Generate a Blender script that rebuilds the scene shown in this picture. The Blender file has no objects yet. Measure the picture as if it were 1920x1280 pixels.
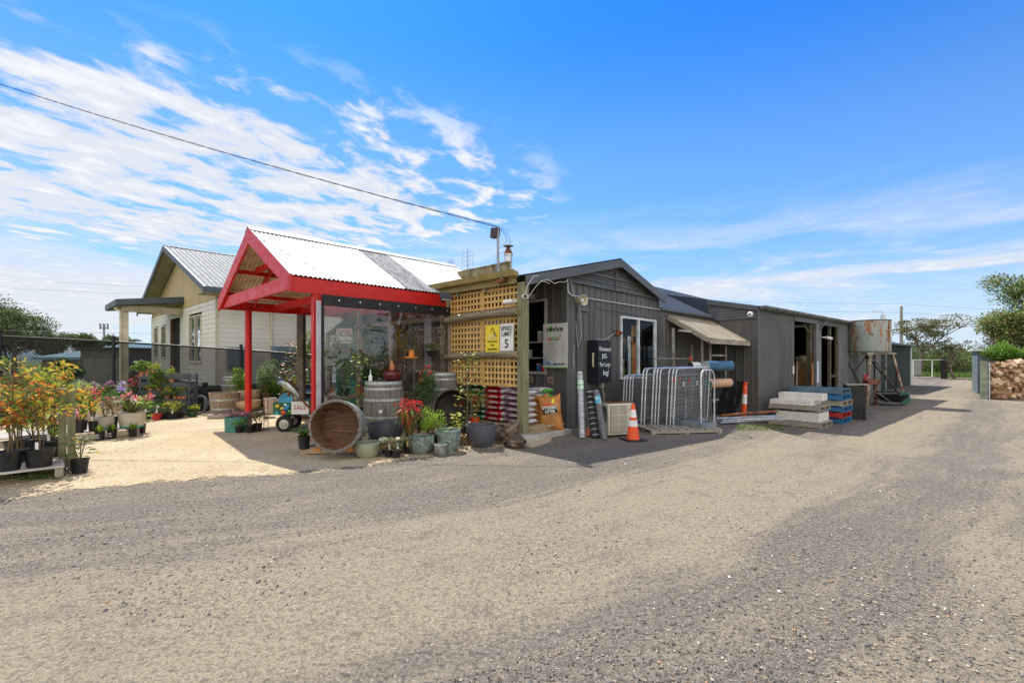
import bpy, math, random
from mathutils import Vector, Matrix, noise as mn
R = random.Random(7)
S = bpy.context.scene
COL = S.collection
EYE = 1.55; F = 853.0; HY = 672.0; CX = 960.0
TH = math.atan2(.717, .697); C_, S_ = math.cos(TH), math.sin(TH)
rad = math.radians
def UV(u, v): return (C_*u - S_*v, S_*u + C_*v)
def ss(t):
    t = max(0., min(1., t)); return t*t*(3-2*t)
def g(x, y): return -.57*ss((x-5.2)/3.0)*ss((y-5)/6)
def P(px, py, e=0.):
    """point of the ground (raised by e) that lies at this spot of the yard plan"""
    k = (px-CX)/F; z = e
    for _ in range(40):
        Z = F*(EYE-z)/(py-HY); z = .5*z + .5*(g(k*Z, Z)+e)
    return Vector((k*Z, Z, z))
def Q(px, py, Z): return Vector(((px-CX)/F*Z, Z, EYE+(HY-py)*Z/F))
def sc(px, Z): return px*Z/F
def Uat(px, v): k = (px-CX)/F; return (S_*v + k*C_*v)/(C_ - k*S_)
def Vat(px, u): k = (px-CX)/F; return (C_*u - k*S_*u)/(S_ + k*C_)

# ------------------------------------------------------------ mesh builder
class MB:
    def __init__(s): s.v = []; s.f = []; s.m = []; s.k = 0
    def add(s, vs, fs):
        b = len(s.v); s.v += [tuple(p) for p in vs]
        for q in fs: s.f.append([b+i for i in q]); s.m.append(s.k)
        return s
    def quad(s, *p): return s.add(p, [tuple(range(len(p)))])
    def box(s, x0, y0, z0, x1, y1, z1):
        v = [(x, y, z) for z in (z0, z1) for y in (y0, y1) for x in (x0, x1)]
        return s.add(v, [(0,2,3,1), (4,5,7,6), (0,1,5,4), (2,6,7,3), (0,4,6,2), (1,3,7,5)])
    def cbox(s, c, d, rz=0., rx=0., ry=0.):
        m = Matrix.Rotation(rz, 3, 'Z') @ Matrix.Rotation(ry, 3, 'Y') @ Matrix.Rotation(rx, 3, 'X'); c = Vector(c)
        v = [c + m @ Vector((x*d[0]/2, y*d[1]/2, z*d[2]/2)) for z in (-1, 1) for y in (-1, 1) for x in (-1, 1)]
        return s.add(v, [(0,2,3,1), (4,5,7,6), (0,1,5,4), (2,6,7,3), (0,4,6,2), (1,3,7,5)])
    def beam(s, p, q, w, h, up=(0, 0, 1)):
        p, q = Vector(p), Vector(q); d = (q-p).normalized(); up = Vector(up)
        if abs(d.dot(up)) > .99: up = Vector((1, 0, 0))
        a = d.cross(up).normalized()*w/2; b = a.cross(d).normalized()*h/2
        v = [p-a-b, p+a-b, p-a+b, p+a+b, q-a-b, q+a-b, q-a+b, q+a+b]
        return s.add(v, [(0,2,3,1), (4,5,7,6), (0,1,5,4), (2,6,7,3), (0,4,6,2), (1,3,7,5)])
    def tube(s, pts, r, n=8, cap=True):
        pts = [Vector(p) for p in pts]; m = len(pts)
        rs = r if isinstance(r, (list, tuple)) else [r]*m
        vs = []; a = None
        for i, p in enumerate(pts):
            d = (pts[min(i+1, m-1)]-pts[max(i-1, 0)]).normalized()
            if a is None:
                a = d.orthogonal().normalized()
            a = (a - d*a.dot(d)).normalized(); b = d.cross(a)
            for k in range(n):
                t = 2*math.pi*k/n; vs.append(p + (a*math.cos(t)+b*math.sin(t))*rs[i])
        fs = []
        for i in range(m-1):
            for k in range(n):
                k2 = (k+1) % n; fs.append((i*n+k, i*n+k2, (i+1)*n+k2, (i+1)*n+k))
        if cap: fs.append(tuple(range(n))[::-1]); fs.append(tuple((m-1)*n+k for k in range(n)))
        return s.add(vs, fs)
    def lathe(s, prof, n=24, c=(0, 0, 0), mat=None, cap=True):
        vs = []; c = Vector(c)
        for r, z in prof:
            for k in range(n):
                t = 2*math.pi*k/n; q = Vector((r*math.cos(t), r*math.sin(t), z))
                if mat: q = mat @ q
                vs.append(c+q)
        fs = []
        for i in range(len(prof)-1):
            for k in range(n):
                k2 = (k+1) % n; fs.append((i*n+k, i*n+k2, (i+1)*n+k2, (i+1)*n+k))
        if cap and prof[0][0] > 1e-5: fs.append(tuple(range(n))[::-1])
        if cap and prof[-1][0] > 1e-5: fs.append(tuple((len(prof)-1)*n+k for k in range(n)))
        return s.add(vs, fs)
    def prism(s, pts, vec):
        n = len(pts); vec = Vector(vec); pts = [Vector(p) for p in pts]
        return s.add(pts+[p+vec for p in pts], [tuple(range(n))[::-1], tuple(range(n, 2*n))]+[(i, (i+1) % n, n+(i+1) % n, n+i) for i in range(n)])
    def leaf(s, p, d, l, w, fold=.25, droop=0.):
        d = d.normalized(); a = d.cross(Vector((R.uniform(-.4, .4), R.uniform(-.4, .4), 1)))
        if a.length < .01: a = Vector((1, 0, 0))
        a.normalize(); nrm = a.cross(d)
        mid = p + d*l*.5 + nrm*(-fold*w)*0
        tip = p + d*l + Vector((0, 0, -droop*l))
        return s.add([p, mid+a*w/2+nrm*fold*w, tip, mid-a*w/2+nrm*fold*w], [(0, 1, 2), (0, 2, 3)])
    def cloud(s, n, c, r, l, w, cols=(0,), up=.4, shell=.5, droop=.1):
        c = Vector(c)
        for _ in range(n):
            d = Vector((R.gauss(0, 1), R.gauss(0, 1), R.gauss(0, 1))).normalized()
            t = R.random()**shell
            q = c + Vector((d.x*r[0]*t, d.y*r[1]*t, d.z*r[2]*t))
            s.k = R.choice(cols)
            dd = d*.7 + Vector((R.uniform(-.7, .7), R.uniform(-.7, .7), R.uniform(-.3, .6)+up))
            k = R.uniform(.65, 1.25); s.leaf(q, dd, l*k, w*k, .2, droop)
        return s
    def stone(s, c, r, n=7):
        """a rough many-sided lump"""
        c = Vector(c); vs = []; sd = Vector((R.random()*50,)*3)
        for i in range(1, 5):
            for k in range(n):
                a = math.pi*i/5; t = 2*math.pi*(k+.5*(i % 2))/n
                d = Vector((math.sin(a)*math.cos(t), math.sin(a)*math.sin(t), math.cos(a)))
                q = 1+.28*mn.noise(d*1.3+sd)+.12*R.uniform(-1, 1); vs.append(c+Vector((d.x*r[0], d.y*r[1], d.z*r[2]))*q)
        vs += [c+Vector((0, 0, r[2]))*.9, c-Vector((0, 0, r[2]))*.9]; T, B = 4*n, 4*n+1
        fs = [(T, k, (k+1) % n) for k in range(n)]+[(B, 3*n+(k+1) % n, 3*n+k) for k in range(n)]
        for i in range(3):
            for k in range(n): fs.append((i*n+k, (i+1)*n+k, (i+1)*n+(k+1) % n, i*n+(k+1) % n))
        return s.add(vs, fs)
def build(name, mb, mats, parent=None, smooth=False, loc=None, rotz=0., bevel=0.):
    me = bpy.data.meshes.new(name); me.from_pydata(mb.v, [], mb.f)
    for m in (mats if isinstance(mats, (list, tuple)) else [mats]): me.materials.append(m)
    if len(me.materials) > 1: me.polygons.foreach_set('material_index', mb.m)
    if smooth: me.polygons.foreach_set('use_smooth', [True]*len(mb.f))
    me.update()
    o = bpy.data.objects.new(name, me); COL.objects.link(o)
    if parent: o.parent = parent
    if loc is not None: o.location = loc
    o.rotation_euler.z = rotz
    if bevel:
        b = o.modifiers.new('b', 'BEVEL'); b.width = bevel; b.segments = 2; b.limit_method = 'ANGLE'
    if smooth and hasattr(me, 'set_sharp_from_angle'): me.set_sharp_from_angle(angle=rad(40))
    return o
def tag(o, label, cat, group=None, kind=None):
    if label: o['label'] = label
    if cat: o['category'] = cat
    if group: o['group'] = group
    if kind: o['kind'] = kind
    return o
def thing(name, label, cat, loc=(0, 0, 0), rz=0., group=None):
    o = bpy.data.objects.new(name, None); COL.objects.link(o); o.empty_display_size = .1
    o.location = loc; o.rotation_euler.z = rz
    return tag(o, label, cat, group)
def dup(root, loc, rz=None, label=None, group=None, scale=None):
    r = root.copy(); COL.objects.link(r); r.location = loc
    if rz is not None: r.rotation_euler.z = rz
    if label: r['label'] = label
    if group: r['group'] = group
    if scale: r.scale = scale
    for ch in list(root.children):
        c = ch.copy(); COL.objects.link(c); c.parent = r
        for q in ch.children:
            d = q.copy(); COL.objects.link(d); d.parent = c
    return r
def uvthing(name, label, cat, u, v, z=0., group=None):
    x, y = UV(u, v); return thing(name, label, cat, (x, y, z), TH, group)
# holes cut a profiled sheet: prof = [(x, depth)], z from lo(x) to hi(x); M maps (x, depth, z) to a point
def sheet(mb, prof, lo, hi, M, holes=()):
    xs = sorted(set([x for x, _ in prof] + [h for q in holes for h in q[:2] if prof[0][0] < h < prof[-1][0]]))
    def dep(x):
        for (a, da), (b, db) in zip(prof, prof[1:]):
            if a-1e-9 <= x <= b+1e-9: return da if b-a < 1e-9 else da+(db-da)*(x-a)/(b-a)
        return prof[-1][1]
    for a, b in zip(xs, xs[1:]):
        if b-a < 1e-6: continue
        m = (a+b)/2; segs = [(None, None)]
        cuts = sorted((q[2], q[3]) for q in holes if q[0] < m < q[1])
        edges = []; cur = None
        for z0, z1 in cuts: edges.append((cur, z0)); cur = z1
        edges.append((cur, None))
        for z0, z1 in edges:
            za0 = lo(a) if z0 is None else z0; zb0 = lo(b) if z0 is None else z0
            za1 = hi(a) if z1 is None else z1; zb1 = hi(b) if z1 is None else z1
            if za1-za0 < 1e-4 and zb1-zb0 < 1e-4: continue
            mb.quad(M(a, dep(a), za0), M(b, dep(b), zb0), M(b, dep(b), zb1), M(a, dep(a), za1))
def ribs(L, pitch=.24, d=.028, a=.012, b=.02, x0=0.):
    p = [(x0, 0)]; x = x0+pitch*.5
    while x+2*a+b < x0+L:
        p += [(x, 0), (x+a, d), (x+a+b, d), (x+2*a+b, 0)]; x += pitch
    return p+[(x0+L, 0)]
def corr(L, pitch=.09, d=.011, n=6, x0=0.):
    m = int(L/pitch*n); return [(x0+L*i/m, d*math.sin(2*math.pi*(L*i/m)/pitch)) for i in range(m+1)]
def text(s, size, M, mat, parent, name='lettering', sx=1., align='CENTER', bold=0., ext=.002):
    c = bpy.data.curves.new('t', 'FONT'); c.body = s; c.size = size; c.align_x = align; c.extrude = ext; c.offset = bold; c.space_line = .95; c.resolution_u = 3
    o = bpy.data.objects.new('t', c); COL.objects.link(o)
    dg = bpy.context.evaluated_depsgraph_get(); me = bpy.data.meshes.new_from_object(o.evaluated_get(dg))
    bpy.data.objects.remove(o)
    m = M @ Matrix.Diagonal((sx, 1, 1, 1)); me.transform(m); me.materials.clear(); me.materials.append(mat); me.name = name
    o = bpy.data.objects.new(name, me); COL.objects.link(o)
    if parent: o.parent = parent
    return o
def face_M(o, right, up):
    r, u = Vector(right).normalized(), Vector(up).normalized(); n = r.cross(u)
    return Matrix(((r.x, u.x, n.x, o[0]), (r.y, u.y, n.y, o[1]), (r.z, u.z, n.z, o[2]), (0, 0, 0, 1)))

# ------------------------------------------------------------ materials
def lin(c):
    return tuple(((x/255.)/12.92 if x/255. <= .04045 else ((x/255.+.055)/1.055)**2.4) for x in c)
class NT:
    def __init__(s, t): s.t = t; s.n = t.nodes; s.l = t.links
    def new(s, ty, **k):
        n = s.n.new(ty)
        for a, b in k.items(): setattr(n, a, b)
        return n
    def put(s, sock, v):
        if hasattr(v, 'is_output') or isinstance(v, bpy.types.NodeSocket): s.l.new(v, sock)
        elif v is not None: sock.default_value = v
    def m(s, op, a, b=None, c=None):
        n = s.new('ShaderNodeMath', operation=op); s.put(n.inputs[0], a); s.put(n.inputs[1], b)
        if c is not None: s.put(n.inputs[2], c)
        return n.outputs[0]
    def noise(s, vec, scale, det=4, rough=.55, dist=0.):
        n = s.new('ShaderNodeTexNoise'); s.put(n.inputs['Vector'], vec); n.inputs['Scale'].default_value = scale
        n.inputs['Detail'].default_value = det; n.inputs['Roughness'].default_value = rough; n.inputs['Distortion'].default_value = dist
        return n.outputs[0]
    def voro(s, vec, scale, feat='F1', out=0):
        n = s.new('ShaderNodeTexVoronoi', feature=feat); s.put(n.inputs['Vector'], vec); n.inputs['Scale'].default_value = scale
        return n.outputs[out]
    def scale(s, vec, k):
        n = s.new('ShaderNodeMapping'); s.put(n.inputs[0], vec); n.inputs['Scale'].default_value = k; return n.outputs[0]
    def rot(s, vec, rz, k=(1, 1, 1)):
        n = s.new('ShaderNodeMapping'); s.put(n.inputs[0], vec); n.inputs['Rotation'].default_value = (0, 0, rz); n.inputs['Scale'].default_value = k; return n.outputs[0]
    def mr(s, v, a, b, c=0., d=1., smooth=True):
        n = s.new('ShaderNodeMapRange'); n.interpolation_type = 'SMOOTHSTEP' if smooth else 'LINEAR'
        s.put(n.inputs[0], v)
        for i, x in enumerate((a, b, c, d)): s.put(n.inputs[i+1], x)
        return n.outputs[0]
    def mix(s, f, a, b, mode='MIX'):
        n = s.new('ShaderNodeMix', data_type='RGBA', blend_type=mode); s.put(n.inputs[0], f)
        for i, x in ((6, a), (7, b)): s.put(n.inputs[i], x if not isinstance(x, tuple) or len(x) == 4 else x+(1,))
        return n.outputs[2]
def base_mat(name, rough=.6, metal=0., spec=.5):
    m = bpy.data.materials.new(name); m.use_nodes = True; t = NT(m.node_tree)
    b = m.node_tree.nodes['Principled BSDF']; b.inputs['Roughness'].default_value = rough; b.inputs['Metallic'].default_value = metal
    b.inputs['Specular IOR Level'].default_value = spec
    return m, t, b
MATS = {}
def mat(name, col, rough=.6, metal=0., var=.12, vs=4., bump=0., bs=40., stretch=None, col2=None, mixs=None, spec=.4, grime=0.):
    if name in MATS: return MATS[name]
    m, t, b = base_mat(name, rough, metal, spec)
    tc = t.new('ShaderNodeTexCoord'); v = tc.outputs['Object']
    if stretch: v = t.scale(v, stretch)
    n = t.noise(v, vs, 6, .6)
    lo = tuple(max(0, x*(1-var*1.6)) for x in col); hi = tuple(min(1, x*(1+var*1.6)) for x in col)
    c = t.mix(t.mr(n, .3, .7), lo, hi)
    if col2: c = t.mix(t.mr(t.noise(v, mixs or vs*.7, 8, .65), .48, .62), c, col2)
    if grime: c = t.mix(t.m('MULTIPLY', t.mr(t.noise(tc.outputs['Object'], 1.7, 7, .7), .45, .75), grime), c, (.16, .13, .09))
    t.put(b.inputs['Base Color'], c)
    t.put(b.inputs['Roughness'], t.mr(t.noise(tc.outputs['Object'], 9, 3), .3, .7, max(0, rough-.1), min(1, rough+.1)))
    if bump:
        bn = t.new('ShaderNodeBump'); bn.inputs['Strength'].default_value = bump; bn.inputs['Distance'].default_value = .01
        t.put(bn.inputs['Height'], t.noise(v, bs, 5, .6)); t.put(b.inputs['Normal'], bn.outputs[0])
    MATS[name] = m; return m
def leafmat(name, c1, c2, tr=.35):
    if name in MATS: return MATS[name]
    m, t, b = base_mat(name, .5, 0, .35)
    ge = t.new('ShaderNodeNewGeometry'); c = t.mix(ge.outputs['Random Per Island'], c1, c2)
    t.put(b.inputs['Base Color'], c)
    tl = t.new('ShaderNodeBsdfTranslucent'); t.put(tl.inputs[0], c)
    mx = t.new('ShaderNodeMixShader'); mx.inputs[0].default_value = tr
    t.l.new(b.outputs[0], mx.inputs[1]); t.l.new(tl.outputs[0], mx.inputs[2])
    t.l.new(mx.outputs[0], t.n['Material Output'].inputs[0]); MATS[name] = m; return m
def emat(name, col, st):
    if name in MATS: return MATS[name]
    m, t, b = base_mat(name); b.inputs['Base Color'].default_value = col+(1,); b.inputs['Emission Color'].default_value = col+(1,); b.inputs['Emission Strength'].default_value = st
    MATS[name] = m; return m
def glass(name, tint=(.8, .85, .85), fac=.25, wob=0., rough=.02):
    m = bpy.data.materials.new(name); m.use_nodes = True; t = NT(m.node_tree); t.n.clear()
    o = t.new('ShaderNodeOutputMaterial'); tr = t.new('ShaderNodeBsdfTransparent'); tr.inputs[0].default_value = tint+(1,)
    gl = t.new('ShaderNodeBsdfGlossy'); gl.inputs['Roughness'].default_value = rough; gl.inputs[0].default_value = (.9, .93, 1, 1)
    fr = t.new('ShaderNodeFresnel'); fr.inputs[0].default_value = 1.5
    f = t.m('MULTIPLY', fr.outputs[0], fac)
    mx = t.new('ShaderNodeMixShader'); t.put(mx.inputs[0], f); t.l.new(tr.outputs[0], mx.inputs[1]); t.l.new(gl.outputs[0], mx.inputs[2]); t.l.new(mx.outputs[0], o.inputs[0])
    if wob:
        tc = t.new('ShaderNodeTexCoord'); bn = t.new('ShaderNodeBump'); bn.inputs['Strength'].default_value = wob; bn.inputs['Distance'].default_value = .05
        t.put(bn.inputs['Height'], t.noise(tc.outputs['Object'], 1.6, 3, .5, .6)); t.l.new(bn.outputs[0], gl.inputs['Normal']); t.l.new(bn.outputs[0], fr.inputs['Normal'])
    return m
def wood(name, c, c2, axis=0, rough=.8):
    k = [14, 14, 14]; k[axis] = .9
    return mat(name, c, rough, 0, .2, 3, .35, 6, tuple(k), c2, 2.2)

SHEET = mat('charcoal steel sheeting', (.118, .115, .112), .45, .0, .13, 1.4, 0, 40, (1, 1, .35), (.085, .083, .082), .8, .4, .3)
SHEETD = mat('charcoal steel trim', (.098, .099, .10), .4, 0, .08, 2)
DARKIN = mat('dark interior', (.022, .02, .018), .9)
ROOFG = mat('blue grey roofing', (.035, .048, .065), .6, 0, .1, 1)
RED = mat('red painted timber', (.56, .012, .009), .42, 0, .05, 2.5, .08, 30, (1, 1, 3))
WHITEROOF = mat('white painted corrugated iron', (.60, .60, .58), .5, 0, .05, 1.5, 0, 40, None, (.50, .49, .46), .9)
GALV = mat('galvanised steel', (.55, .57, .59), .38, .5, .2, 12)
GALVD = mat('dull galvanised steel', (.30, .31, .32), .5, .6, .2, 6)
LATT = wood('yellow lattice timber', (.70, .44, .15), (.58, .35, .11), 2, .75)
LOG = wood('weathered pine log', (.27, .22, .145), (.15, .13, .09), 1)
POSTG = wood('greenish treated post', (.20, .21, .11), (.27, .24, .14), 2)
GREYT = wood('grey weathered timber', (.36, .31, .25), (.22, .19, .15), 0)
GREYTY = wood('grey weathered timber cross', (.36, .31, .25), (.22, .19, .15), 1)
BARREL = mat('grey oak staves', (.15, .13, .115), .8, 0, .25, 3, .3, 5, (14, 14, .9), (.22, .20, .18), 2)
BARRELB = mat('brown oak', (.17, .085, .04), .75, 0, .25, 3, .3, 5, (10, 1.2, 10), (.10, .05, .028), 2)
BARRELK = mat('blackened oak', (.028, .024, .02), .7, 0, .25, 3, .3, 5, (10, 1.2, 10), (.05, .04, .03), 2)
HOOP = mat('zinc barrel hoop', (.40, .43, .43), .5, .4, .15, 8)
BLACKP = mat('black nursery plastic', (.014, .015, .017), .42, 0, .2, 4)
BLACK = mat('black paint', (.012, .012, .013), .5)
WHITE = mat('white paint', (.75, .75, .73), .5, 0, .05)
SOIL = mat('potting soil', (.045, .03, .02), .95, 0, .4, 30, .8, 60)
CREAM = mat('cream weatherboard', (.72, .69, .60), .6, 0, .04, 1)
BUFF = mat('buff gable panel', (.50, .38, .19), .65, 0, .05, 1)
GLASSM = glass('window glass', (.78, .82, .84), .4)
TERRA = mat('terracotta', (.48, .17, .07), .75, 0, .15, 6)
ORANGE = mat('orange plastic', (.80, .09, .02), .4, 0, .06)
YELLOWS = mat('yellow sign face', (.85, .66, .04), .5, 0, .04)
INK = mat('black lettering', (.012, .012, .014), .6)
REDINK = mat('red lettering', (.65, .03, .03), .6)
GREENINK = mat('green lettering', (.08, .42, .06), .6)
CHALK = mat('chalk lettering', (.8, .8, .78), .9)
RUST = mat('rusty steel', (.20, .075, .03), .85, .2, .3, 6, .4, 30)
PINE = wood('pale pallet timber', (.45, .34, .21), (.30, .23, .15), 0)
CONC = mat('concrete', (.42, .40, .35), .85, 0, .1, 3, .3, 60)
WHITEPL = mat('white plastic', (.72, .72, .70), .35, 0, .04)
LF = {
 'green': leafmat('mid green leaves', (.07, .16, .022), (.14, .26, .04)),
 'dark': leafmat('dark green leaves', (.025, .07, .018), (.05, .12, .03)),
 'lime': leafmat('lime leaves', (.24, .42, .03), (.42, .52, .05)),
 'yellow': leafmat('yellow leaves', (.55, .42, .05), (.60, .52, .09)),
 'orange': leafmat('orange leaves', (.62, .22, .03), (.72, .42, .08)),
 'redl': leafmat('russet leaves', (.33, .05, .02), (.55, .16, .05)),
 'olive': leafmat('olive leaves', (.12, .13, .05), (.22, .22, .08)),
 'grey': leafmat('silver green leaves', (.16, .22, .13), (.28, .34, .20)),
 'cream': leafmat('variegated cream leaves', (.50, .52, .26), (.30, .38, .14)),
 'pink': leafmat('pink petals', (.75, .20, .30), (.85, .42, .48), .2),
 'red': leafmat('red petals', (.60, .02, .02), (.75, .05, .04), .2),
 'purple': leafmat('purple petals', (.28, .10, .25), (.42, .22, .34), .2),
 'white': leafmat('white petals', (.75, .72, .65), (.8, .8, .78), .2),
 'violet': leafmat('violet petals', (.30, .22, .65), (.45, .38, .75), .2),
 'bronze': leafmat('bronze leaves', (.13, .06, .03), (.24, .12, .05)),
}

# ------------------------------------------------------------ camera, sun, sky
cam = bpy.data.cameras.new('camera'); cam.lens = 36*F/1920; cam.sensor_width = 36; cam.shift_y = 32/1920.; cam.clip_end = 3000; cam.clip_start = .05
co = bpy.data.objects.new('camera', cam); COL.objects.link(co); co.location = (0, 0, EYE); co.rotation_euler = (rad(90), 0, 0); S.camera = co
SU, SV = -.18, -.66          # where a shadow falls per metre of height, along u and v
sx, sy = UV(SU, SV); sun_dir = Vector((-sx, -sy, 1)).normalized()
el = math.asin(sun_dir.z); az = math.atan2(sun_dir.x, sun_dir.y)
sd = bpy.data.lights.new('sun', 'SUN'); sd.energy = 4.6; sd.angle = rad(.6); sd.color = (1, .955, .88)
so = bpy.data.objects.new('sun', sd); COL.objects.link(so); so.rotation_euler = (-sun_dir).to_track_quat('-Z', 'Y').to_euler()
W = bpy.data.worlds.new('World'); S.world = W; W.use_nodes = True; t = NT(W.node_tree)
bg = t.n['Background']; sky = t.new('ShaderNodeTexSky', sky_type='NISHITA'); sky.sun_disc = False; sky.sun_elevation = el; sky.sun_rotation = az
sky.air_density = 1.0; sky.dust_density = .25; sky.ozone_density = 2.2
bg.inputs[1].default_value = .15
hs = t.new('ShaderNodeHueSaturation'); hs.inputs['Saturation'].default_value = 1.1; hs.inputs['Value'].default_value = 1.0; t.l.new(sky.outputs[0], hs.inputs['Color'])
skc = t.mix(1.0, hs.outputs[0], (.33, .64, .98), 'MULTIPLY')
tc = t.new('ShaderNodeTexCoord'); sp = t.new('ShaderNodeSeparateXYZ'); t.l.new(tc.outputs['Generated'], sp.inputs[0])
x, y, z = sp.outputs; zz = t.m('MAXIMUM', z, .015)
skc = t.mix(t.mr(z, .60, .08, 0, .46), skc, (1.75, 3.0, 4.6)); skc = t.mix(t.mr(z, .38, .62), skc, t.mix(1.0, skc, (.42, .90, 1.12), 'MULTIPLY'))
cxp = t.m('DIVIDE', x, zz); cyp = t.m('DIVIDE', y, zz)
a = t.m('SUBTRACT', t.m('MULTIPLY', cxp, .88), t.m('MULTIPLY', cyp, .47))
b = t.m('ADD', t.m('MULTIPLY', cxp, .47), t.m('MULTIPLY', cyp, .88))
cb = t.new('ShaderNodeCombineXYZ'); t.put(cb.inputs[0], a); t.put(cb.inputs[1], t.m('MULTIPLY', b, .66)); cb.inputs[2].default_value = 3.1
n1 = t.noise(cb.outputs[0], 5.6, 8, .56, .3)
cb2 = t.new('ShaderNodeCombineXYZ'); t.put(cb2.inputs[0], a); t.put(cb2.inputs[1], t.m('MULTIPLY', b, .8)); cb2.inputs[2].default_value = 7.7
n2 = t.noise(cb2.outputs[0], 1.1, 4, .5)
e1 = t.m('DIVIDE', t.m('ADD', cxp, 2.3), 2.5); e2 = t.m('DIVIDE', t.m('SUBTRACT', cyp, 2.85), 1.6)
e = t.m('SQRT', t.m('ADD', t.m('MULTIPLY', e1, e1), t.m('MULTIPLY', e2, e2)))
m1 = t.mr(e, 1.05, .45)
dn = t.m('ADD', t.m('ADD', n1, t.m('MULTIPLY', m1, .19)), t.m('MULTIPLY', t.m('SUBTRACT', n2, .5), .30))
c1 = t.m('MULTIPLY', t.mr(dn, .50, .69), t.mr(e, 1.12, .88))
# low veil of cloud near the horizon, thicker on the left
cb3 = t.new('ShaderNodeCombineXYZ'); t.put(cb3.inputs[0], t.m('MULTIPLY', x, 2.2)); t.put(cb3.inputs[1], t.m('MULTIPLY', z, 9.)); t.put(cb3.inputs[2], t.m('MULTIPLY', y, 2.))
n3 = t.noise(cb3.outputs[0], 1.9, 8, .58, .3)
left = t.mr(x, .12, -.45, 0., 1.)
low = t.mr(z, .27, .10)
c2 = t.mr(t.m('ADD', n3, t.m('MULTIPLY', t.m('MULTIPLY', low, left), .45)), .60, .86)
c2 = t.m('MULTIPLY', c2, t.m('MULTIPLY', low, t.mr(x, .75, -.1, .0, 1.)))
cb4 = t.new('ShaderNodeCombineXYZ'); t.put(cb4.inputs[0], t.m('MULTIPLY', x, 1.6)); t.put(cb4.inputs[1], t.m('MULTIPLY', z, 8.)); cb4.inputs[2].default_value = 1.3
c3 = t.m('MULTIPLY', t.mr(t.noise(cb4.outputs[0], 2.2, 9, .6, .5), .36, .62), t.m('MULTIPLY', t.mr(z, .33, .14), .9))
hz = t.mr(z, .26, -.02, 0., .72)
cl = t.m('MAXIMUM', t.m('MAXIMUM', c1, c2), t.m('MAXIMUM', c3, hz))
shade = t.mix(t.mr(n1, .5, .72), (3.75, 3.9, 4.2), (4.7, 4.7, 4.75))
front = t.mix(t.m('MINIMUM', cl, .95), skc, shade)
bank = t.mix(t.mr(t.noise(tc.outputs['Generated'], 2.3, 6, .55), .35, .6), (4.6, 4.6, 4.8), (7.6, 7.4, 7.1))   # unseen bright cloud, added behind the camera as neutral fill light
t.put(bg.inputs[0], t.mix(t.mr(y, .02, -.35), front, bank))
S.view_settings.view_transform = 'Standard'; S.view_settings.look = 'None'; S.view_settings.exposure = .50; S.view_settings.gamma = 1
S.cycles.max_bounces = 7; S.cycles.transparent_max_bounces = 24; S.cycles.caustics_reflective = False; S.cycles.caustics_refractive = False
S.cycles.use_denoising = True
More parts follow.
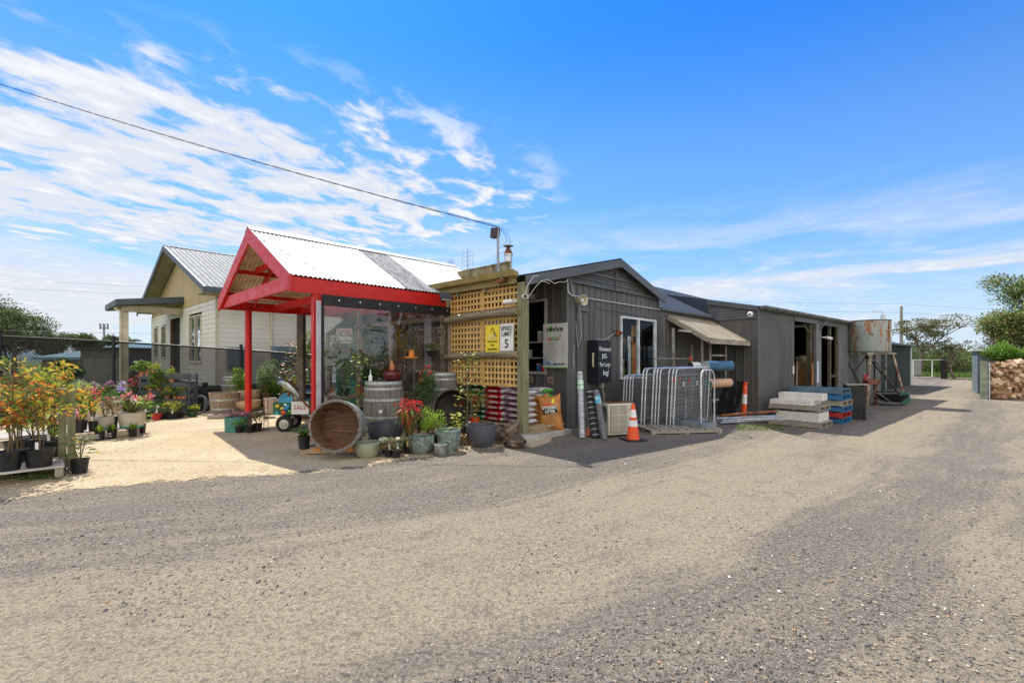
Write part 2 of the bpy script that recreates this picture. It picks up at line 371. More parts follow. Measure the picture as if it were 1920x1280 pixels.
# ------------------------------------------------------------ ground
def gravelmat():
    m, t, b = base_mat('grey gravel', .95, 0, .2)
    ge = t.new('ShaderNodeNewGeometry'); p = ge.outputs['Position']
    sep = t.new('ShaderNodeSeparateXYZ'); t.put(sep.inputs[0], p); X_, Y_, _ = sep.outputs
    # along (s) and across (w) the sweep that vehicles drive, curving into the lane on the right
    s_ = t.m('ADD', t.m('MULTIPLY', X_, .731), t.m('MULTIPLY', Y_, .682)); n_ = t.m('SUBTRACT', t.m('MULTIPLY', Y_, .731), t.m('MULTIPLY', X_, .682))
    w_ = t.m('SUBTRACT', n_, t.m('MULTIPLY', t.m('EXPONENT', t.m('DIVIDE', t.m('MAXIMUM', s_, -4.), -2.6)), 1.5))
    w_ = t.m('ADD', w_, t.m('MULTIPLY', t.m('SUBTRACT', t.noise(p, .35, 4, .5), .5), .8))
    cbx = t.new('ShaderNodeCombineXYZ'); t.put(cbx.inputs[0], t.m('MULTIPLY', s_, .16)); t.put(cbx.inputs[1], t.m('MULTIPLY', w_, 1.15))
    band = t.noise(cbx.outputs[0], 1.6, 5, .6)
    patch = t.noise(p, .9, 8, .68)
    track = t.m('MULTIPLY', t.mr(w_, .75, 1.5), t.mr(w_, 3.6, 2.5)); track = t.m('MAXIMUM', track, t.m('MULTIPLY', t.m('MULTIPLY', t.mr(w_, -1.6, -1.0), t.mr(w_, .3, -.3)), .55))
    cby = t.new('ShaderNodeCombineXYZ'); t.put(cby.inputs[0], t.m('MULTIPLY', s_, .35)); t.put(cby.inputs[1], t.m('MULTIPLY', w_, 4.2))
    lines = t.noise(cby.outputs[0], 1.5, 6, .65); grain = t.noise(p, 14, 6, .8)
    f = t.mr(t.m('ADD', t.m('ADD', t.m('ADD', t.m('MULTIPLY', band, .28), t.m('MULTIPLY', lines, .30)), t.m('ADD', t.m('MULTIPLY', patch, .24), t.m('MULTIPLY', grain, .18))), t.m('MULTIPLY', t.m('SUBTRACT', track, .4), .12)), .41, .585)
    c = t.mix(f, (.178, .150, .115), (.372, .300, .195))
    c = t.mix(t.mr(t.noise(p, 2.4, 9, .82), .50, .66, 0, .6), c, (.118, .101, .082))
    rough = t.mr(f, .2, .9, 1., .7)
    fine = t.noise(p, 60, 7, .8)
    c = t.mix(t.mr(fine, .36, .64, 0, 1), t.mix(.55, c, (.035, .03, .026)), t.mix(.24, c, (.50, .43, .33)))
    c = t.mix(t.m('MULTIPLY', t.mr(t.noise(p, 24, 7, .85), .49, .58, 0, .85), rough), c, (.068, .06, .052))
    c = t.mix(t.m('MULTIPLY', t.mr(t.noise(p, 33, 5, .8), .57, .64, 0, .8), rough), c, (.46, .41, .33))
    v1 = t.voro(p, 46, 'F1', 1); vd = t.voro(p, 46, 'F1', 0)
    sepc = t.new('ShaderNodeSeparateColor'); t.put(sepc.inputs[0], v1)
    st1 = t.m('MULTIPLY', t.mr(sepc.outputs[0], .88, .93), t.mr(vd, .36, .22))
    c = t.mix(t.m('MULTIPLY', st1, .8), c, t.mix(sepc.outputs[1], (.07, .07, .07), (.50, .45, .37)))
    t.put(b.inputs['Base Color'], c)
    bn = t.new('ShaderNodeBump'); bn.inputs['Strength'].default_value = .55; bn.inputs['Distance'].default_value = .035
    hgt = t.m('ADD', t.m('MULTIPLY', fine, .7), t.m('ADD', t.m('MULTIPLY', st1, .5), t.m('MULTIPLY', t.noise(p, 9, 6, .7), 1.8)))
    t.put(bn.inputs['Height'], hgt); t.put(b.inputs['Normal'], bn.outputs[0])
    return m
def creammat():
    m, t, b = base_mat('cream crushed gravel', .95, 0, .2)
    ge = t.new('ShaderNodeNewGeometry'); p = ge.outputs['Position']
    c = t.mix(t.mr(t.noise(p, .9, 6, .6), .35, .65), (.50, .39, .23), (.62, .50, .32))
    c = t.mix(t.mr(t.noise(p, 45, 6, .75), .30, .62), t.mix(.5, c, (.24, .17, .09)), c)
    c = t.mix(t.mr(t.noise(p, 5, 8, .75), .50, .68, 0, .55), c, (.36, .27, .16))
    c = t.mix(t.mr(t.noise(p, 30, 6, .8), .56, .66, 0, .7), c, (.22, .15, .08))
    v = t.voro(p, 60, 'F1', 1); s = t.new('ShaderNodeSeparateColor'); t.put(s.inputs[0], v)
    c = t.mix(t.mr(s.outputs[0], .78, .9, 0, .8), c, t.mix(s.outputs[1], (.22, .15, .09), (.80, .74, .60)))
    t.put(b.inputs['Base Color'], c)
    at = t.new('ShaderNodeAttribute', attribute_name='edge')
    k = t.m('ADD', t.m('MULTIPLY', t.noise(p, 26, 5, .8), .75), t.m('MULTIPLY', t.noise(p, 2.2, 5, .6), .65))
    a = t.m('GREATER_THAN', t.m('ADD', at.outputs['Fac'], .14), k)
    a = t.m('MAXIMUM', a, t.m('GREATER_THAN', at.outputs['Fac'], .95))
    t.put(b.inputs['Alpha'], a)
    bn = t.new('ShaderNodeBump'); bn.inputs['Strength'].default_value = .7; bn.inputs['Distance'].default_value = .03
    t.put(bn.inputs['Height'], t.m('ADD', t.noise(p, 70, 5, .7), t.noise(p, 7, 5, .6))); t.put(b.inputs['Normal'], bn.outputs[0])
    return m
GRAV = gravelmat(); CRG = creammat()
GRASSG = mat('rough grass ground', (.075, .11, .025), .95, 0, .3, .3, .5, 8, None, (.16, .15, .06), .12)
def gridsheet(name, xs, ys, dz, m, inside=None):
    mb = MB(); n = len(xs)
    mb.v = [(x, y, g(x, y)+dz+.012*mn.noise(Vector((x*.8, y*.8, 0)))*(1 if dz else 0)) for y in ys for x in xs]
    for j in range(len(ys)-1):
        for i in range(n-1): mb.f.append((j*n+i, j*n+i+1, (j+1)*n+i+1, (j+1)*n+i)); mb.m.append(0)
    o = build(name, mb, m, smooth=True); return tag(o, None, None, kind='structure')
def span(a, b, n): return [a+(b-a)*i/n for i in range(n+1)]
gx = [-900, -400, -150, -60]+span(-40, 40, 40)+[60, 150, 400, 900]; gy = [-60, -20]+span(-5, 60, 50)+[80, 150, 300, 600, 1200]
gridsheet('ground', gx, gy, -.03, GRASSG)
gridsheet('gravel_yard', span(-17, 48, 120), span(-4, 52, 110), 0, GRAV)
# the cream gravel of the nursery, with a ragged edge
edge = [(-500, 1015), (-200, 980), (0, 946), (150, 925), (300, 908), (450, 899), (600, 888), (700, 876), (790, 862), (870, 850), (960, 838), (992, 842)]
E = [P(a, b) for a, b in edge]; E = [Vector((p.x, p.y, .006)) for p in E]
inn = []
for i, p in enumerate(E):
    d = (E[min(i+1, len(E)-1)]-E[max(i-1, 0)]).normalized(); inn.append(p+Vector((-d.y, d.x, 0))*.75)
out = [p-Vector((-(E[min(i+1, len(E)-1)]-E[max(i-1, 0)]).normalized().y, (E[min(i+1, len(E)-1)]-E[max(i-1, 0)]).normalized().x, 0))*.55 for i, p in enumerate(E)]
mb = MB(); n = len(E)
inn[-1] = Vector((inn[-1].x, inn[-1].y, .006))
mb.v = [tuple(p) for p in out+inn]; mb.f = [(i, i+1, n+i+1, n+i) for i in range(n-1)]; mb.m = [0]*(n-1)
back = [Vector(UV(7.9, 6.3)+(.006,)), Vector(UV(7.9, 17.5)+(.006,)), Vector((-17, 14.6, .006)), Vector((-24, 12, .006))]
mb.add([], []); b0 = len(mb.v); mb.v += [tuple(p) for p in back]; mb.f.append([n+i for i in range(n)]+[b0+i for i in range(4)]); mb.m.append(0)
o = build('cream_gravel_path', mb, CRG); tag(o, None, None, kind='structure')
at = o.data.attributes.new('edge', 'FLOAT', 'POINT'); at.data.foreach_set('value', [0.]*n+[1.]*(n+4))
# loose stones
STC = [mat('dark stone', (.085, .078, .07), .8), mat('pale stone', (.60, .55, .46), .8), mat('tan stone', (.33, .26, .18), .8), mat('orange stone', (.42, .25, .14), .8), mat('slate stone', (.17, .165, .155), .7)]
def pebbles(name, n, region, size, cols, label):
    mb = MB(); c = 0
    while c < n:
        p = region()
        if p is None: continue
        c += 1; r = size()*(.65+.35*R.random()); mb.k = R.choice(cols); a = R.uniform(0, 3.14); q = R.uniform(.55, 1.)
        ca, sa = math.cos(a), math.sin(a); z = g(p[0], p[1])+.004; vs = []
        for dx, dy, dz in ((1, 0, 0), (.2, 1, .1), (-1, .1, 0), (-.1, -1, .1), (.15, .1, .55), (-.25, -.2, .5)):
            dx = dx*R.uniform(.7, 1.2)*r; dy = dy*R.uniform(.7, 1.2)*r*q; vs.append((p[0]+ca*dx-sa*dy, p[1]+sa*dx+ca*dy, z+dz*r))
        mb.add(vs, [(0, 1, 4), (1, 2, 5, 4), (2, 3, 5), (3, 0, 4), (3, 4, 5)])
    o = build(name, mb, STC); tag(o, label, 'stones', kind='stuff'); return o
def inE(x, y):
    for a, b in zip(E, E[1:]):
        if a.x <= x <= b.x: return y > a.y+(b.y-a.y)*(x-a.x)/(b.x-a.x)
    return x < 0 and y > 8
def reg_yard():
    Z = 1.9+7.5*R.random()**1.5; k = R.uniform(-1.2, 1.2); x = k*Z
    if inE(x, Z): return None
    n_ = Z*.731-x*.682; w_ = n_-1.5*math.exp(-max(x*.731+Z*.682, -4)/2.6); dens = mn.noise(Vector((x*.7+3, Z*.7, 0)))*.8+(.45 if w_ < .9 else (-.2 if w_ < 3.2 else .2))+.05
    if R.random() > .25+dens*1.4: return None
    return (x, Z)
pebbles('loose_stones', 19000, reg_yard, lambda: .004+.011*R.random()**2.5+(.014 if R.random() < .012 else 0), [0, 0, 0, 1, 2, 2, 4, 4, 2, 4, 2, 0, 4, 2, 0, 4, 2, 3], 'grey and tan pebbles strewn over the gravel yard')
def reg_cream():
    Z = R.uniform(5.0, 10.5); x = R.uniform(-1.18, .12)*Z
    return (x, Z) if inE(x, Z+.45-.9*R.random()**1.5) else None
pebbles('cream_pebbles', 6000, reg_cream, lambda: .005+.008*R.random()**2, [1, 1, 1, 2, 1, 2], 'cream pebbles scattered over the nursery path')
mb = MB()
for _ in range(420):
    p = reg_cream()
    if p: mb.leaf(Vector((p[0], p[1], .012)), Vector((R.uniform(-1, 1), R.uniform(-1, 1), .1)), R.uniform(.02, .05), .014)
tag(build('leaf_litter', mb, mat('dry leaf litter', (.14, .055, .03), .9)), 'dry brown leaves lying on the cream gravel', 'leaf litter', kind='stuff')
# distant low hills
mb = MB(); n = 90
for j, (d, hh) in enumerate(((420, 0), (480, 1), (600, 0))):
    for i in range(n+1):
        a = rad(-75+150*i/n); z = -3 if hh == 0 else 6+6*mn.noise(Vector((i*.13, 4.2, 0)))+(3 if i > 60 else 0)
        mb.v.append((math.sin(a)*d, math.cos(a)*d, z))
for j in range(2):
    for i in range(n): mb.f.append((j*(n+1)+i, j*(n+1)+i+1, (j+1)*(n+1)+i+1, (j+1)*(n+1)+i)); mb.m.append(0)
tag(build('hills', mb, mat('hazy blue hills', (.10, .17, .20), .95, 0, .2, .02), smooth=True), None, None, kind='structure')

# ------------------------------------------------------------ red shelter
sh = uvthing('red_shelter', 'red painted timber shelter with a white corrugated gable roof', 'shelter', 2.98, 8.34)
LS = 5.45; HV = 2.285; EZ = 3.02; AZ = 4.27
def post(px_name, x, y, w, z1, z0=0., rnd=False):
    m = MB()
    if rnd: m.lathe([(w/2, z0), (w/2, z1)], 16, (x, y, 0))
    else: m.box(x-w/2, y-w/2, z0, x+w/2, y+w/2, z1)
    build('post', m, RED, sh, bevel=.004 if not rnd else 0, smooth=rnd)
post('', .5, .06, .13, 2.78); post('', .62, 4.45, .155, 2.78, rnd=True); post('', 4.9, 4.45, .14, 2.78)
m = MB(); m.box(0, -.03, 2.73, LS, .02, 2.99); build('fascia_board', m, RED, sh)
m = MB(); m.box(0.03, 4.53, 2.76, LS, 4.60, 2.98); build('fascia_board', m, RED, sh)
for xx, nm in ((0, 1), (LS-.05, 2)):      # barge boards, front and rear
    for sgn in (0, 1):
        m = MB(); ye = -.05 if sgn == 0 else 4.63; yr = HV
        m.prism([(xx, ye, EZ+.02-.02), (xx, yr, AZ+.02), (xx, yr, AZ-.30), (xx, ye, EZ-.30)][::1], (.045, 0, 0)); build('barge_board', m, RED, sh)
m = MB(); m.box(.06, .03, 2.78, .12, 4.5, 3.03); build('tie_beam', m, RED, sh)
for x in (1.2, 1.9, 2.6, 3.3, 4.0, 4.7):
    m = MB(); m.box(x, .03, 2.78, x+.05, 4.5, 2.95); build('ceiling_joist', m, RED, sh)
for y in (.35, 1.15, 3.4, 4.2):
    m = MB(); z = EZ-.12+(AZ-EZ)*(1-abs(y-HV)/HV); m.beam((.05, y, z), (LS-.05, y, z), .05, .09); build('purlin', m, RED, sh)
for x in (.75, 2.1, 3.5, 4.9):
    for a in (-.0, 4.57):
        m = MB(); m.beam((x, a, EZ-.15), (x, HV, AZ-.16), .05, .11); build('rafter', m, RED, sh)
m = MB(); m.beam((.45, 1.3, 3.58), (.45, 3.27, 3.58), .05, .12); build('collar_tie', m, RED, sh)
SL = math.hypot(HV, AZ-EZ); dy, dz_ = HV/SL, (AZ-EZ)/SL
def rmap(side):
    if side == 0: return lambda x, d, s: (x, HV-(s)*dy-d*dz_, AZ+.03-s*dz_+d*dy)
    return lambda x, d, s: (x, HV+s*dy+d*dz_, AZ+.03-s*dz_+d*dy)
GREYS = mat('aged zinc roofing sheet', (.15, .155, .17), .7, 0, .35, 3, 0, 40, (8, .8, .8), (.30, .30, .31), 1.2)
UNDER = mat('cream sheet underside', (.66, .54, .36), .6)
for side in (0, 1):
    for (a, b, mt, nm) in ((.0, 2.33, WHITEROOF, 'roof_sheet'), (2.33, 3.18, GREYS, 'roof_sheet'), (3.18, LS, WHITEROOF, 'roof_sheet')):
        if side == 1 and a > 0: continue
        if side == 1: b = LS
        m = MB(); sheet(m, corr(b-a, .085, .013, 6, a), lambda x: .02, lambda x: SL+.06, rmap(side)); o = build(nm, m, mt, sh, smooth=True)
        if mt is GREYS: o['label'] = 'aged grey zinc sheet in the white roof'
        m = MB(); sheet(m, corr(b-a, .085, .013, 4, a), lambda x: .04, lambda x: SL+.0, (lambda f: (lambda x, d, s: tuple(Vector(f(x, d, s))-Vector((0, 0, .012)))))(rmap(side))); build('roof_lining', m, UNDER, sh, smooth=True)
m = MB()
for side in (-1, 1):
    m.prism([(-.01, HV, AZ+.062), (-.01, HV+side*.2, AZ+.062-.2*dz_/dy), (-.01, HV+side*.2, AZ+.054-.2*dz_/dy)], (LS+.02, 0, 0))
build('ridge_cap', m, WHITEROOF, sh)

# clear plastic curtain on the shelter's long side
cu = uvthing('plastic_curtain', 'clear plastic curtain hanging below the red fascia board', 'curtain', 3.53, 8.25)
m = MB(); NXX = 30
for j in range(9):
    for i in range(NXX+1):
        m.v.append((.04+2.98*i/NXX, .015*math.sin(i*1.9+j*.5)*(1-j/9), .25+2.28*j/8))
for j in range(8):
    for i in range(NXX): m.f.append((j*(NXX+1)+i, j*(NXX+1)+i+1, (j+1)*(NXX+1)+i+1, (j+1)*(NXX+1)+i)); m.m.append(0)
build('clear_sheet', m, glass('clear plastic', (.84, .84, .90), 1.9, .7, .03), cu, smooth=True)
m = MB(); m.box(-.0, -.03, 2.52, 3.06, .02, 2.71); build('header_strip', m, BLACK, cu)
m = MB(); m.box(-.03, -.02, .2, .03, .02, 2.52); build('side_strip', m, BLACK, cu)
m = MB(); m.box(-.10, -.02, .2, -.03, .03, 2.6); build('rolled_edge', m, mat('cloudy plastic', (.45, .42, .45), .35), cu)
m = MB()
for i in range(7): m.cbox((.3+i*.42, -.04, 2.63), (.025, .01, .03))
build('eyelets', m, GALV, cu)
# floodlight at the end of the fascia
fl = thing('floodlight', 'black framed floodlight tilted down at the shelter corner', 'floodlight', Q(836, 556, 9.7), rad(20))
m = MB(); m.cbox((0, 0, 0), (.26, .07, .18), 0, rad(-38)); build('housing', m, BLACK, fl)
m = MB(); m.cbox((0, -.035, -.028), (.22, .006, .14), 0, rad(-38)); build('lens', m, mat('floodlight lens', (.42, .42, .33), .2), fl)
m = MB(); m.beam((0, .02, .05), (-.05, .12, -.12), .05, .02); build('bracket', m, BLACK, fl)
# ------------------------------------------------------------ the charcoal shop with its low gable
U0, V0 = 7.96, 6.07
shop = uvthing('shop_building', 'charcoal sheet metal shop with a low gable end facing the yard', 'shop', U0, V0)
def roofz(x):      # height of the roof over the gable wall
    return 3.99-.245*(1.93-x) if x < 1.93 else 3.99-.293*(x-1.93)
GR = 4.28            # right edge of the gable
WX0, WX1, WZ0, WZ1 = 2.195, 4.08, 1.02, 2.63
m = MB(); sheet(m, ribs(GR, .24, .0001, .008, .006), lambda x: -.2, lambda x: 3.25, lambda x, d, z: (x, -.012*(1 if d > 0 else 0), z), [(WX0, WX1, WZ0, WZ1)])
build('front_wall', m, SHEET, shop)
m = MB()
for k in range(int(GR/.24)+1):
    x = .13+k*.24
    if x > GR-.05: break
    for z0, z1 in (((-.2, WZ0-.05), (WZ1+.05, 3.24)) if WX0-.04 < x < WX1+.04 else ((-.2, 3.24),)): m.box(x, -.022, z0, x+.014, -.001, z1)
build('wall_ribs', m, SHEETD, shop)
m = MB(); z = 3.27; k = 0      # horizontal boards in the gable
while z < 4.0:
    z2 = min(z+.085, 3.97)
    xa = max(.05, 1.93-(3.93-z)/.245) if z < 3.93 else 1.9; xb = min(GR-.05, 1.93+(3.93-z)/.293) if z < 3.93 else 1.95
    xa2 = max(.05, 1.93-(3.93-z2)/.245) if z2 < 3.93 else 1.9; xb2 = min(GR-.05, 1.93+(3.93-z2)/.293) if z2 < 3.93 else 1.95
    m.quad((xa, -.035, z), (xb, -.035, z), (xb2, -.012, z2), (xa2, -.012, z2)); m.quad((xa, -.01, z), (xb, -.01, z), (xb, -.035, z), (xa, -.035, z))
    z += .085
build('gable_boards', m, SHEET, shop)
m = MB(); m.box(.03, -.07, 3.225, GR, -.002, 3.262)
m.box(.4, -.06, 3.50, 3.40, -.036, 3.535); m.box(1.15, -.06, 3.72, 2.65, -.036, 3.75); m.box(1.92, -.055, 3.27, 1.945, -.037, 3.93)
build('gable_trim', m, SHEETD, shop)
m = MB()
m.prism([(1.93, -.22, 3.99), (-1.55, -.22, roofz(-1.55)), (-1.55, -.22, roofz(-1.55)-.19), (1.93, -.22, 3.80)], (0, .03, 0))
m.prism([(1.93, -.22, 3.99), (1.93, -.22, 3.80), (GR+.02, -.22, roofz(GR)-.19), (GR+.02, -.22, roofz(GR))], (0, .03, 0))
build('barge_board', m, SHEETD, shop)
for q in ((-.03, -.022, -.2, .06, -.002, 3.3), (-.032, -.0, -.2, -.003, .14, 3.35), (GR-.05, -.04, 2.9, GR, -.003, 3.3), (.33, -.04, .0, .42, -.013, 2.62), (.33, -.055, 2.622, .78, -.013, 2.72)): build('corner_flashing', MB().box(*q), SHEETD, shop)
m = MB()
for sgn in (0, 1):
    a, b = (1.93, -1.72) if sgn == 0 else (1.93, GR+.05)
    L = abs(b-a)
    sheet(m, corr(12, .09, .01, 4), lambda x: 0., lambda x: L, lambda x, d, s: (a+(s if sgn else -s), -.2+x, roofz(a+(s if sgn else -s))+.02+d))
build('roof', m, ROOFG, shop, smooth=True)
# window
wf = MB(); x0, x1, z0, z1 = WX0, WX1, WZ0, WZ1
for q in ((x0, z0, x0+.05, z1), (x1-.05, z0, x1, z1), (x0+.05, z1-.05, x1-.05, z1), (x0+.05, z0, x1-.05, z0+.05), ((x0+x1)/2-.06, z0+.05, (x0+x1)/2-.01, z1-.05)): wf.box(q[0], -.05, q[1], q[2], .03, q[3])
win = build('window', wf, mat('white aluminium frame', (.66, .70, .72), .4), shop)
m = MB(); m.quad((x0+.03, -.005, z0+.03), (x1-.03, -.005, z0+.03), (x1-.03, -.005, z1-.03), (x0+.03, -.005, z1-.03)); build('pane', m, GLASSM, win)
# dark room behind the window and door
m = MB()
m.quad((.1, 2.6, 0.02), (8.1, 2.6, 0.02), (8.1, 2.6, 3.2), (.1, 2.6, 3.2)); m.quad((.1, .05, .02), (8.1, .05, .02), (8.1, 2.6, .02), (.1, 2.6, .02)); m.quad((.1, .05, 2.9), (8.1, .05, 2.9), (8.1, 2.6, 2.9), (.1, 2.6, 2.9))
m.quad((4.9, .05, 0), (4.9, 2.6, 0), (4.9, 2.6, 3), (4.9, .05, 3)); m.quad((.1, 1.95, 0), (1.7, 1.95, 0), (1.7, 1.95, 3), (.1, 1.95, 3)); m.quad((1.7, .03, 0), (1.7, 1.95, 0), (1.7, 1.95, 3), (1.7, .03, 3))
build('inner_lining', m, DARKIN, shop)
m = MB(); m.cbox((3.0, .9, 2.45), (1.0, .09, .05)); build('tube_light', m, emat('lit tube', (.9, .95, 1.), 14.), shop)
# left side wall under the verandah, running away from the camera
DV0, DV1, DZ0, DZ1 = .60, 1.75, 1.25, 2.86
m = MB(); m_side = lambda x, d, z: (-d, x, z)
sheet(m, ribs(9.5, .24, .022), lambda x: -.1, lambda x: 3.42, m_side, [(DV0, DV1, DZ0, DZ1)]); build('side_wall', m, SHEET, shop)
wf = MB()
for a, b, c, d in ((DV0-.05, DZ0, DV0, DZ1+.05), (DV1, DZ0, DV1+.05, DZ1+.05), (DV0, DZ1, DV1, DZ1+.05), (DV0-.05, DZ0-.06, DV1+.05, DZ0)): wf.box(-.05, a, b, .06, c, d)
so_ = build('serving_window', wf, mat('grey window frame', (.36, .35, .33), .5), shop)
m = MB()
for z in (1.55, 1.92): m.box(.03, DV0, z, .32, DV1, z+.025)
build('shelf', m, mat('steel shelf', (.30, .30, .30), .4), so_)
# verandah: roof edge, gutter, fascia
m = MB(); m.box(-1.66, -.02, 3.00, -1.60, 2.75, 3.12); build('verandah_beam', m, mat('olive fascia', (.28, .23, .09), .6, 0, .1, 2), shop)
m = MB(); m.prism([(-1.66, 0, 3.115), (-1.78, 0, 3.14), (-1.80, 0, 3.235), (-1.78, 0, 3.235), (-1.765, 0, 3.15), (-1.66, 0, 3.13)], (0, 0, 0)); m = MB()
m.prism([(-1.66, -.12, 3.10), (-1.78, -.12, 3.13), (-1.82, -.12, 3.235), (-1.66, -.12, 3.20)], (0, 2.95, 0)); build('gutter', m, mat('olive gutter', (.33, .26, .09), .5, 0, .12, 3), shop)
m = MB(); m.box(-.04, 1.75, 3.50, .03, 3.7, 3.90); m.box(-.06, 1.74, 3.895, .05, 3.72, 3.93); build('parapet_board', m, mat('old olive board', (.24, .20, .11), .85, 0, .3, 4, .3, 12), shop)
m = MB()
for y in (.9, 1.8, 2.6): m.box(-1.6, y, 2.92, -.01, y+.05, 3.04)
build('verandah_rafter', m, GREYT, shop)
# lower wall to the right of the gable, with the bigger shed roof behind it
m = MB(); sheet(m, ribs(4.0, .24, .022, .012, .02, GR), lambda x: -.65, lambda x: 2.98, lambda x, d, z: (x, -d, z)); build('lean_to_wall', m, SHEET, shop)
m = MB(); sheet(m, corr(14, .09, .01, 4, GR), lambda x: 0., lambda x: 3.3, lambda x, d, s: (x, -.08+s*.9, 2.99+s*.47+d)); build('rear_roof', m, ROOFG, shop, smooth=True)
m = MB(); m.quad((GR, -.05, 2.9), (GR, 2.9, 2.9), (GR, 2.9, 4.55), (GR, -.05, 3.0)); build('roof_cheek', m, SHEETD, shop)
m = MB(); m.box(GR, -.12, 2.93, 8.15, -.04, 2.985); build('eave_flashing', m, SHEETD, shop)
# timber awning over the roll rack
m = MB(); A0, A1 = Vector((4.81, -.02, 2.84)), Vector((4.81, -1.24, 2.11)); dirn = (A1-A0).normalized(); ln = (A1-A0).length
for k in range(26):
    x = k*.146; m.beam(A0+Vector((x+.07, 0, R.uniform(-.004, .004))), A1+Vector((x+.07, 0, R.uniform(-.004, .004)))+dirn*R.uniform(-.02, .03), .138, .022)
aw = build('timber_awning', m, mat('weathered awning boards', (.33, .275, .19), .85, 0, .3, 2, .4, 8, (9, .8, .8), (.22, .17, .12), 1.6), shop)
m = MB(); m.beam(A0+Vector((-.02, 0, -.07)), A1+Vector((-.02, 0, -.07)), .035, .12); m.beam(A1+Vector((-.02, -.02, -.08)), A1+Vector((3.8, -.02, -.08)), .035, .13); m.beam(A0+Vector((3.8, 0, -.07)), A1+Vector((3.8, 0, -.07)), .035, .12)
build('awning_fascia', m, GREYT, shop)
# surface conduits, wires
m = MB(); m.tube([(-.02, -.04, 3.3), (-.02, -.04, 3.05), (.0, -.05, 2.98), (.12, -.06, 2.93), (2., -.06, 2.93), (8.05, -.06, 2.96)], .014, 6)
build('conduit', m, mat('pale grey conduit', (.55, .55, .55), .4), shop)
m = MB(); m.tube([(.86, -.05, 1.99), (.83, -.05, 2.6), (.86, -.05, 2.86), (1.0, -.05, 2.9)], .009, 5); m.tube([(1.0, -.05, 1.99), (1.05, -.05, 2.65), (1.15, -.05, 2.75), (2.4, -.05, 2.73), (3.6, -.05, 2.70), (4.8, -.06, 2.84)], .011, 5)
build('conduit', m, mat('grey cable', (.16, .155, .15), .5), shop)
m = MB(); m.tube([(.38, -.06, 2.75), (.42, -.07, 2.4), (.45, -.07, 2.05), (.3, -.08, 1.8), (.26, -.07, 2.2), (.24, -.07, 2.35)], .006, 4); m.tube([(-.01, -.09, 3.3), (.1, -.07, 3.1), (.25, -.06, 2.86)], .006, 4); m.tube([(1.0, -.06, 2.0), (1.4, -.08, 2.0), (1.9, -.06, 2.2)], .006, 4); m.tube([(.2, -.06, 1.85), (.16, -.06, 1.6), (.19, -.06, 1.35)], .005, 4)
m.tube([(-1.2, -.26, 3.05), (-1.0, -.28, 3.12), (-.75, -.26, 3.07), (-.6, -.26, 3.12), (-.4, -.26, 3.14), (-.3, -.26, 3.2)], .007, 4); m.tube([(-1.45, -.2, 2.75), (-1.3, -.24, 2.95), (-1.15, -.26, 3.08), (-.9, -.26, 3.05)], .006, 4)
build('loose_cables', m, mat('white cable', (.6, .58, .52), .5), shop)
m = MB()
for _ in range(34): m.cbox((R.uniform(.1, 4.2), -.045, R.uniform(3.0, 3.9)), (.02, .012, .022))
build('paint_flecks', MB().box(0, 0, 0, .01, .01, .01) if 0 else m, mat('white fleck', (.55, .54, .5), .7), shop) if False else None

def onshop(x, y, z): X, Y = UV(U0+x, V0+y); return Vector((X, Y, z))
# things on the walls
s_ = thing('horn_speaker', 'cream horn loudspeaker at the top of the shop corner', 'loudspeaker', onshop(.34, -.12, 2.84), TH-rad(100))
m = MB(); rot = Matrix.Rotation(rad(90), 3, 'Y'); m.lathe([(.03, -.12), (.065, -.10), (.07, -.02), (.12, .10), (.125, .115), (.10, .10), (.05, 0), (0, .0)], 20, (0, 0, 0), rot); build('horn', m, mat('cream plastic', (.50, .46, .33), .5), s_, smooth=True)
m = MB(); m.lathe([(.035, 0), (.04, .07), (.0, .09)], 14, (0, 0, 0), rot); build('driver_cap', m, WHITEPL, s_, smooth=True)
m = MB(); m.beam((-.16, 0, -.02), (-.05, 0, -.02), .03, .05); build('bracket', m, GALVD, s_)
bc = uvthing('alarm_beacon', 'small rust red alarm beacon left of the shop window', 'beacon', U0+2.02, V0-.06, 2.19)
m = MB(); m.cbox((0, 0, 0), (.20, .07, .12)); build('housing', m, RUST, bc, bevel=.01); m = MB(); m.lathe([(.035, 0), (.03, .04), (0, .05)], 12, (.06, -.03, 0), Matrix.Rotation(rad(90), 3, 'X')); build('lens', m, mat('dark red lens', (.2, .01, .01), .2), bc)
mb_ = uvthing('meter_box', 'black wall box with chalked firewood price on its front', 'meter box', U0+.76, V0-.31, 1.0)
m = MB(); m.box(0, 0, 0, .53, .30, .97); build('cabinet', m, mat('black board', (.010, .012, .020), .55, 0, .15, 6), mb_, bevel=.004)
m = MB(); m.tube([(-.02, .12, .36), (-.035, .12, .42), (-.035, .12, .62), (-.02, .12, .68)], .022, 6); build('handle', m, mat('bone handle', (.55, .5, .3), .5), mb_)
for s, zz, sz, xx in (('Firewood', .72, .15, .275), ('$15-', .555, .15, .26), ('Per Large', .37, .14, .275), ('bag!', .17, .18, .31)):
    text(s, sz, face_M((xx, -.004, zz), (1, 0, 0), (0, 0, 1)), CHALK, mb_, 'chalk_lettering', .82)
pb = uvthing('power_point', 'cream weatherproof power point with a cord under the black box', 'power point', U0+1.27, V0-.05, .86)
m = MB(); m.box(-.05, -.05, 0, .06, .04, .12); build('cover', m, mat('cream plastic', (.50, .46, .33), .5), pb, bevel=.006)
m = MB(); m.tube([(0, -.03, .02), (-.03, -.08, -.12), (.02, -.1, -.2), (.04, -.04, -.1), (.03, -.05, -.35), (.08, -.1, -.62)], .008, 5); build('cord', m, mat('cream cord', (.5, .47, .4), .5), pb)

def sign(name, label, x, y, z, right, w, h, m, cat='sign', rot=0.):
    t_ = uvthing(name, label, cat, U0+x, V0+y, z)
    return t_
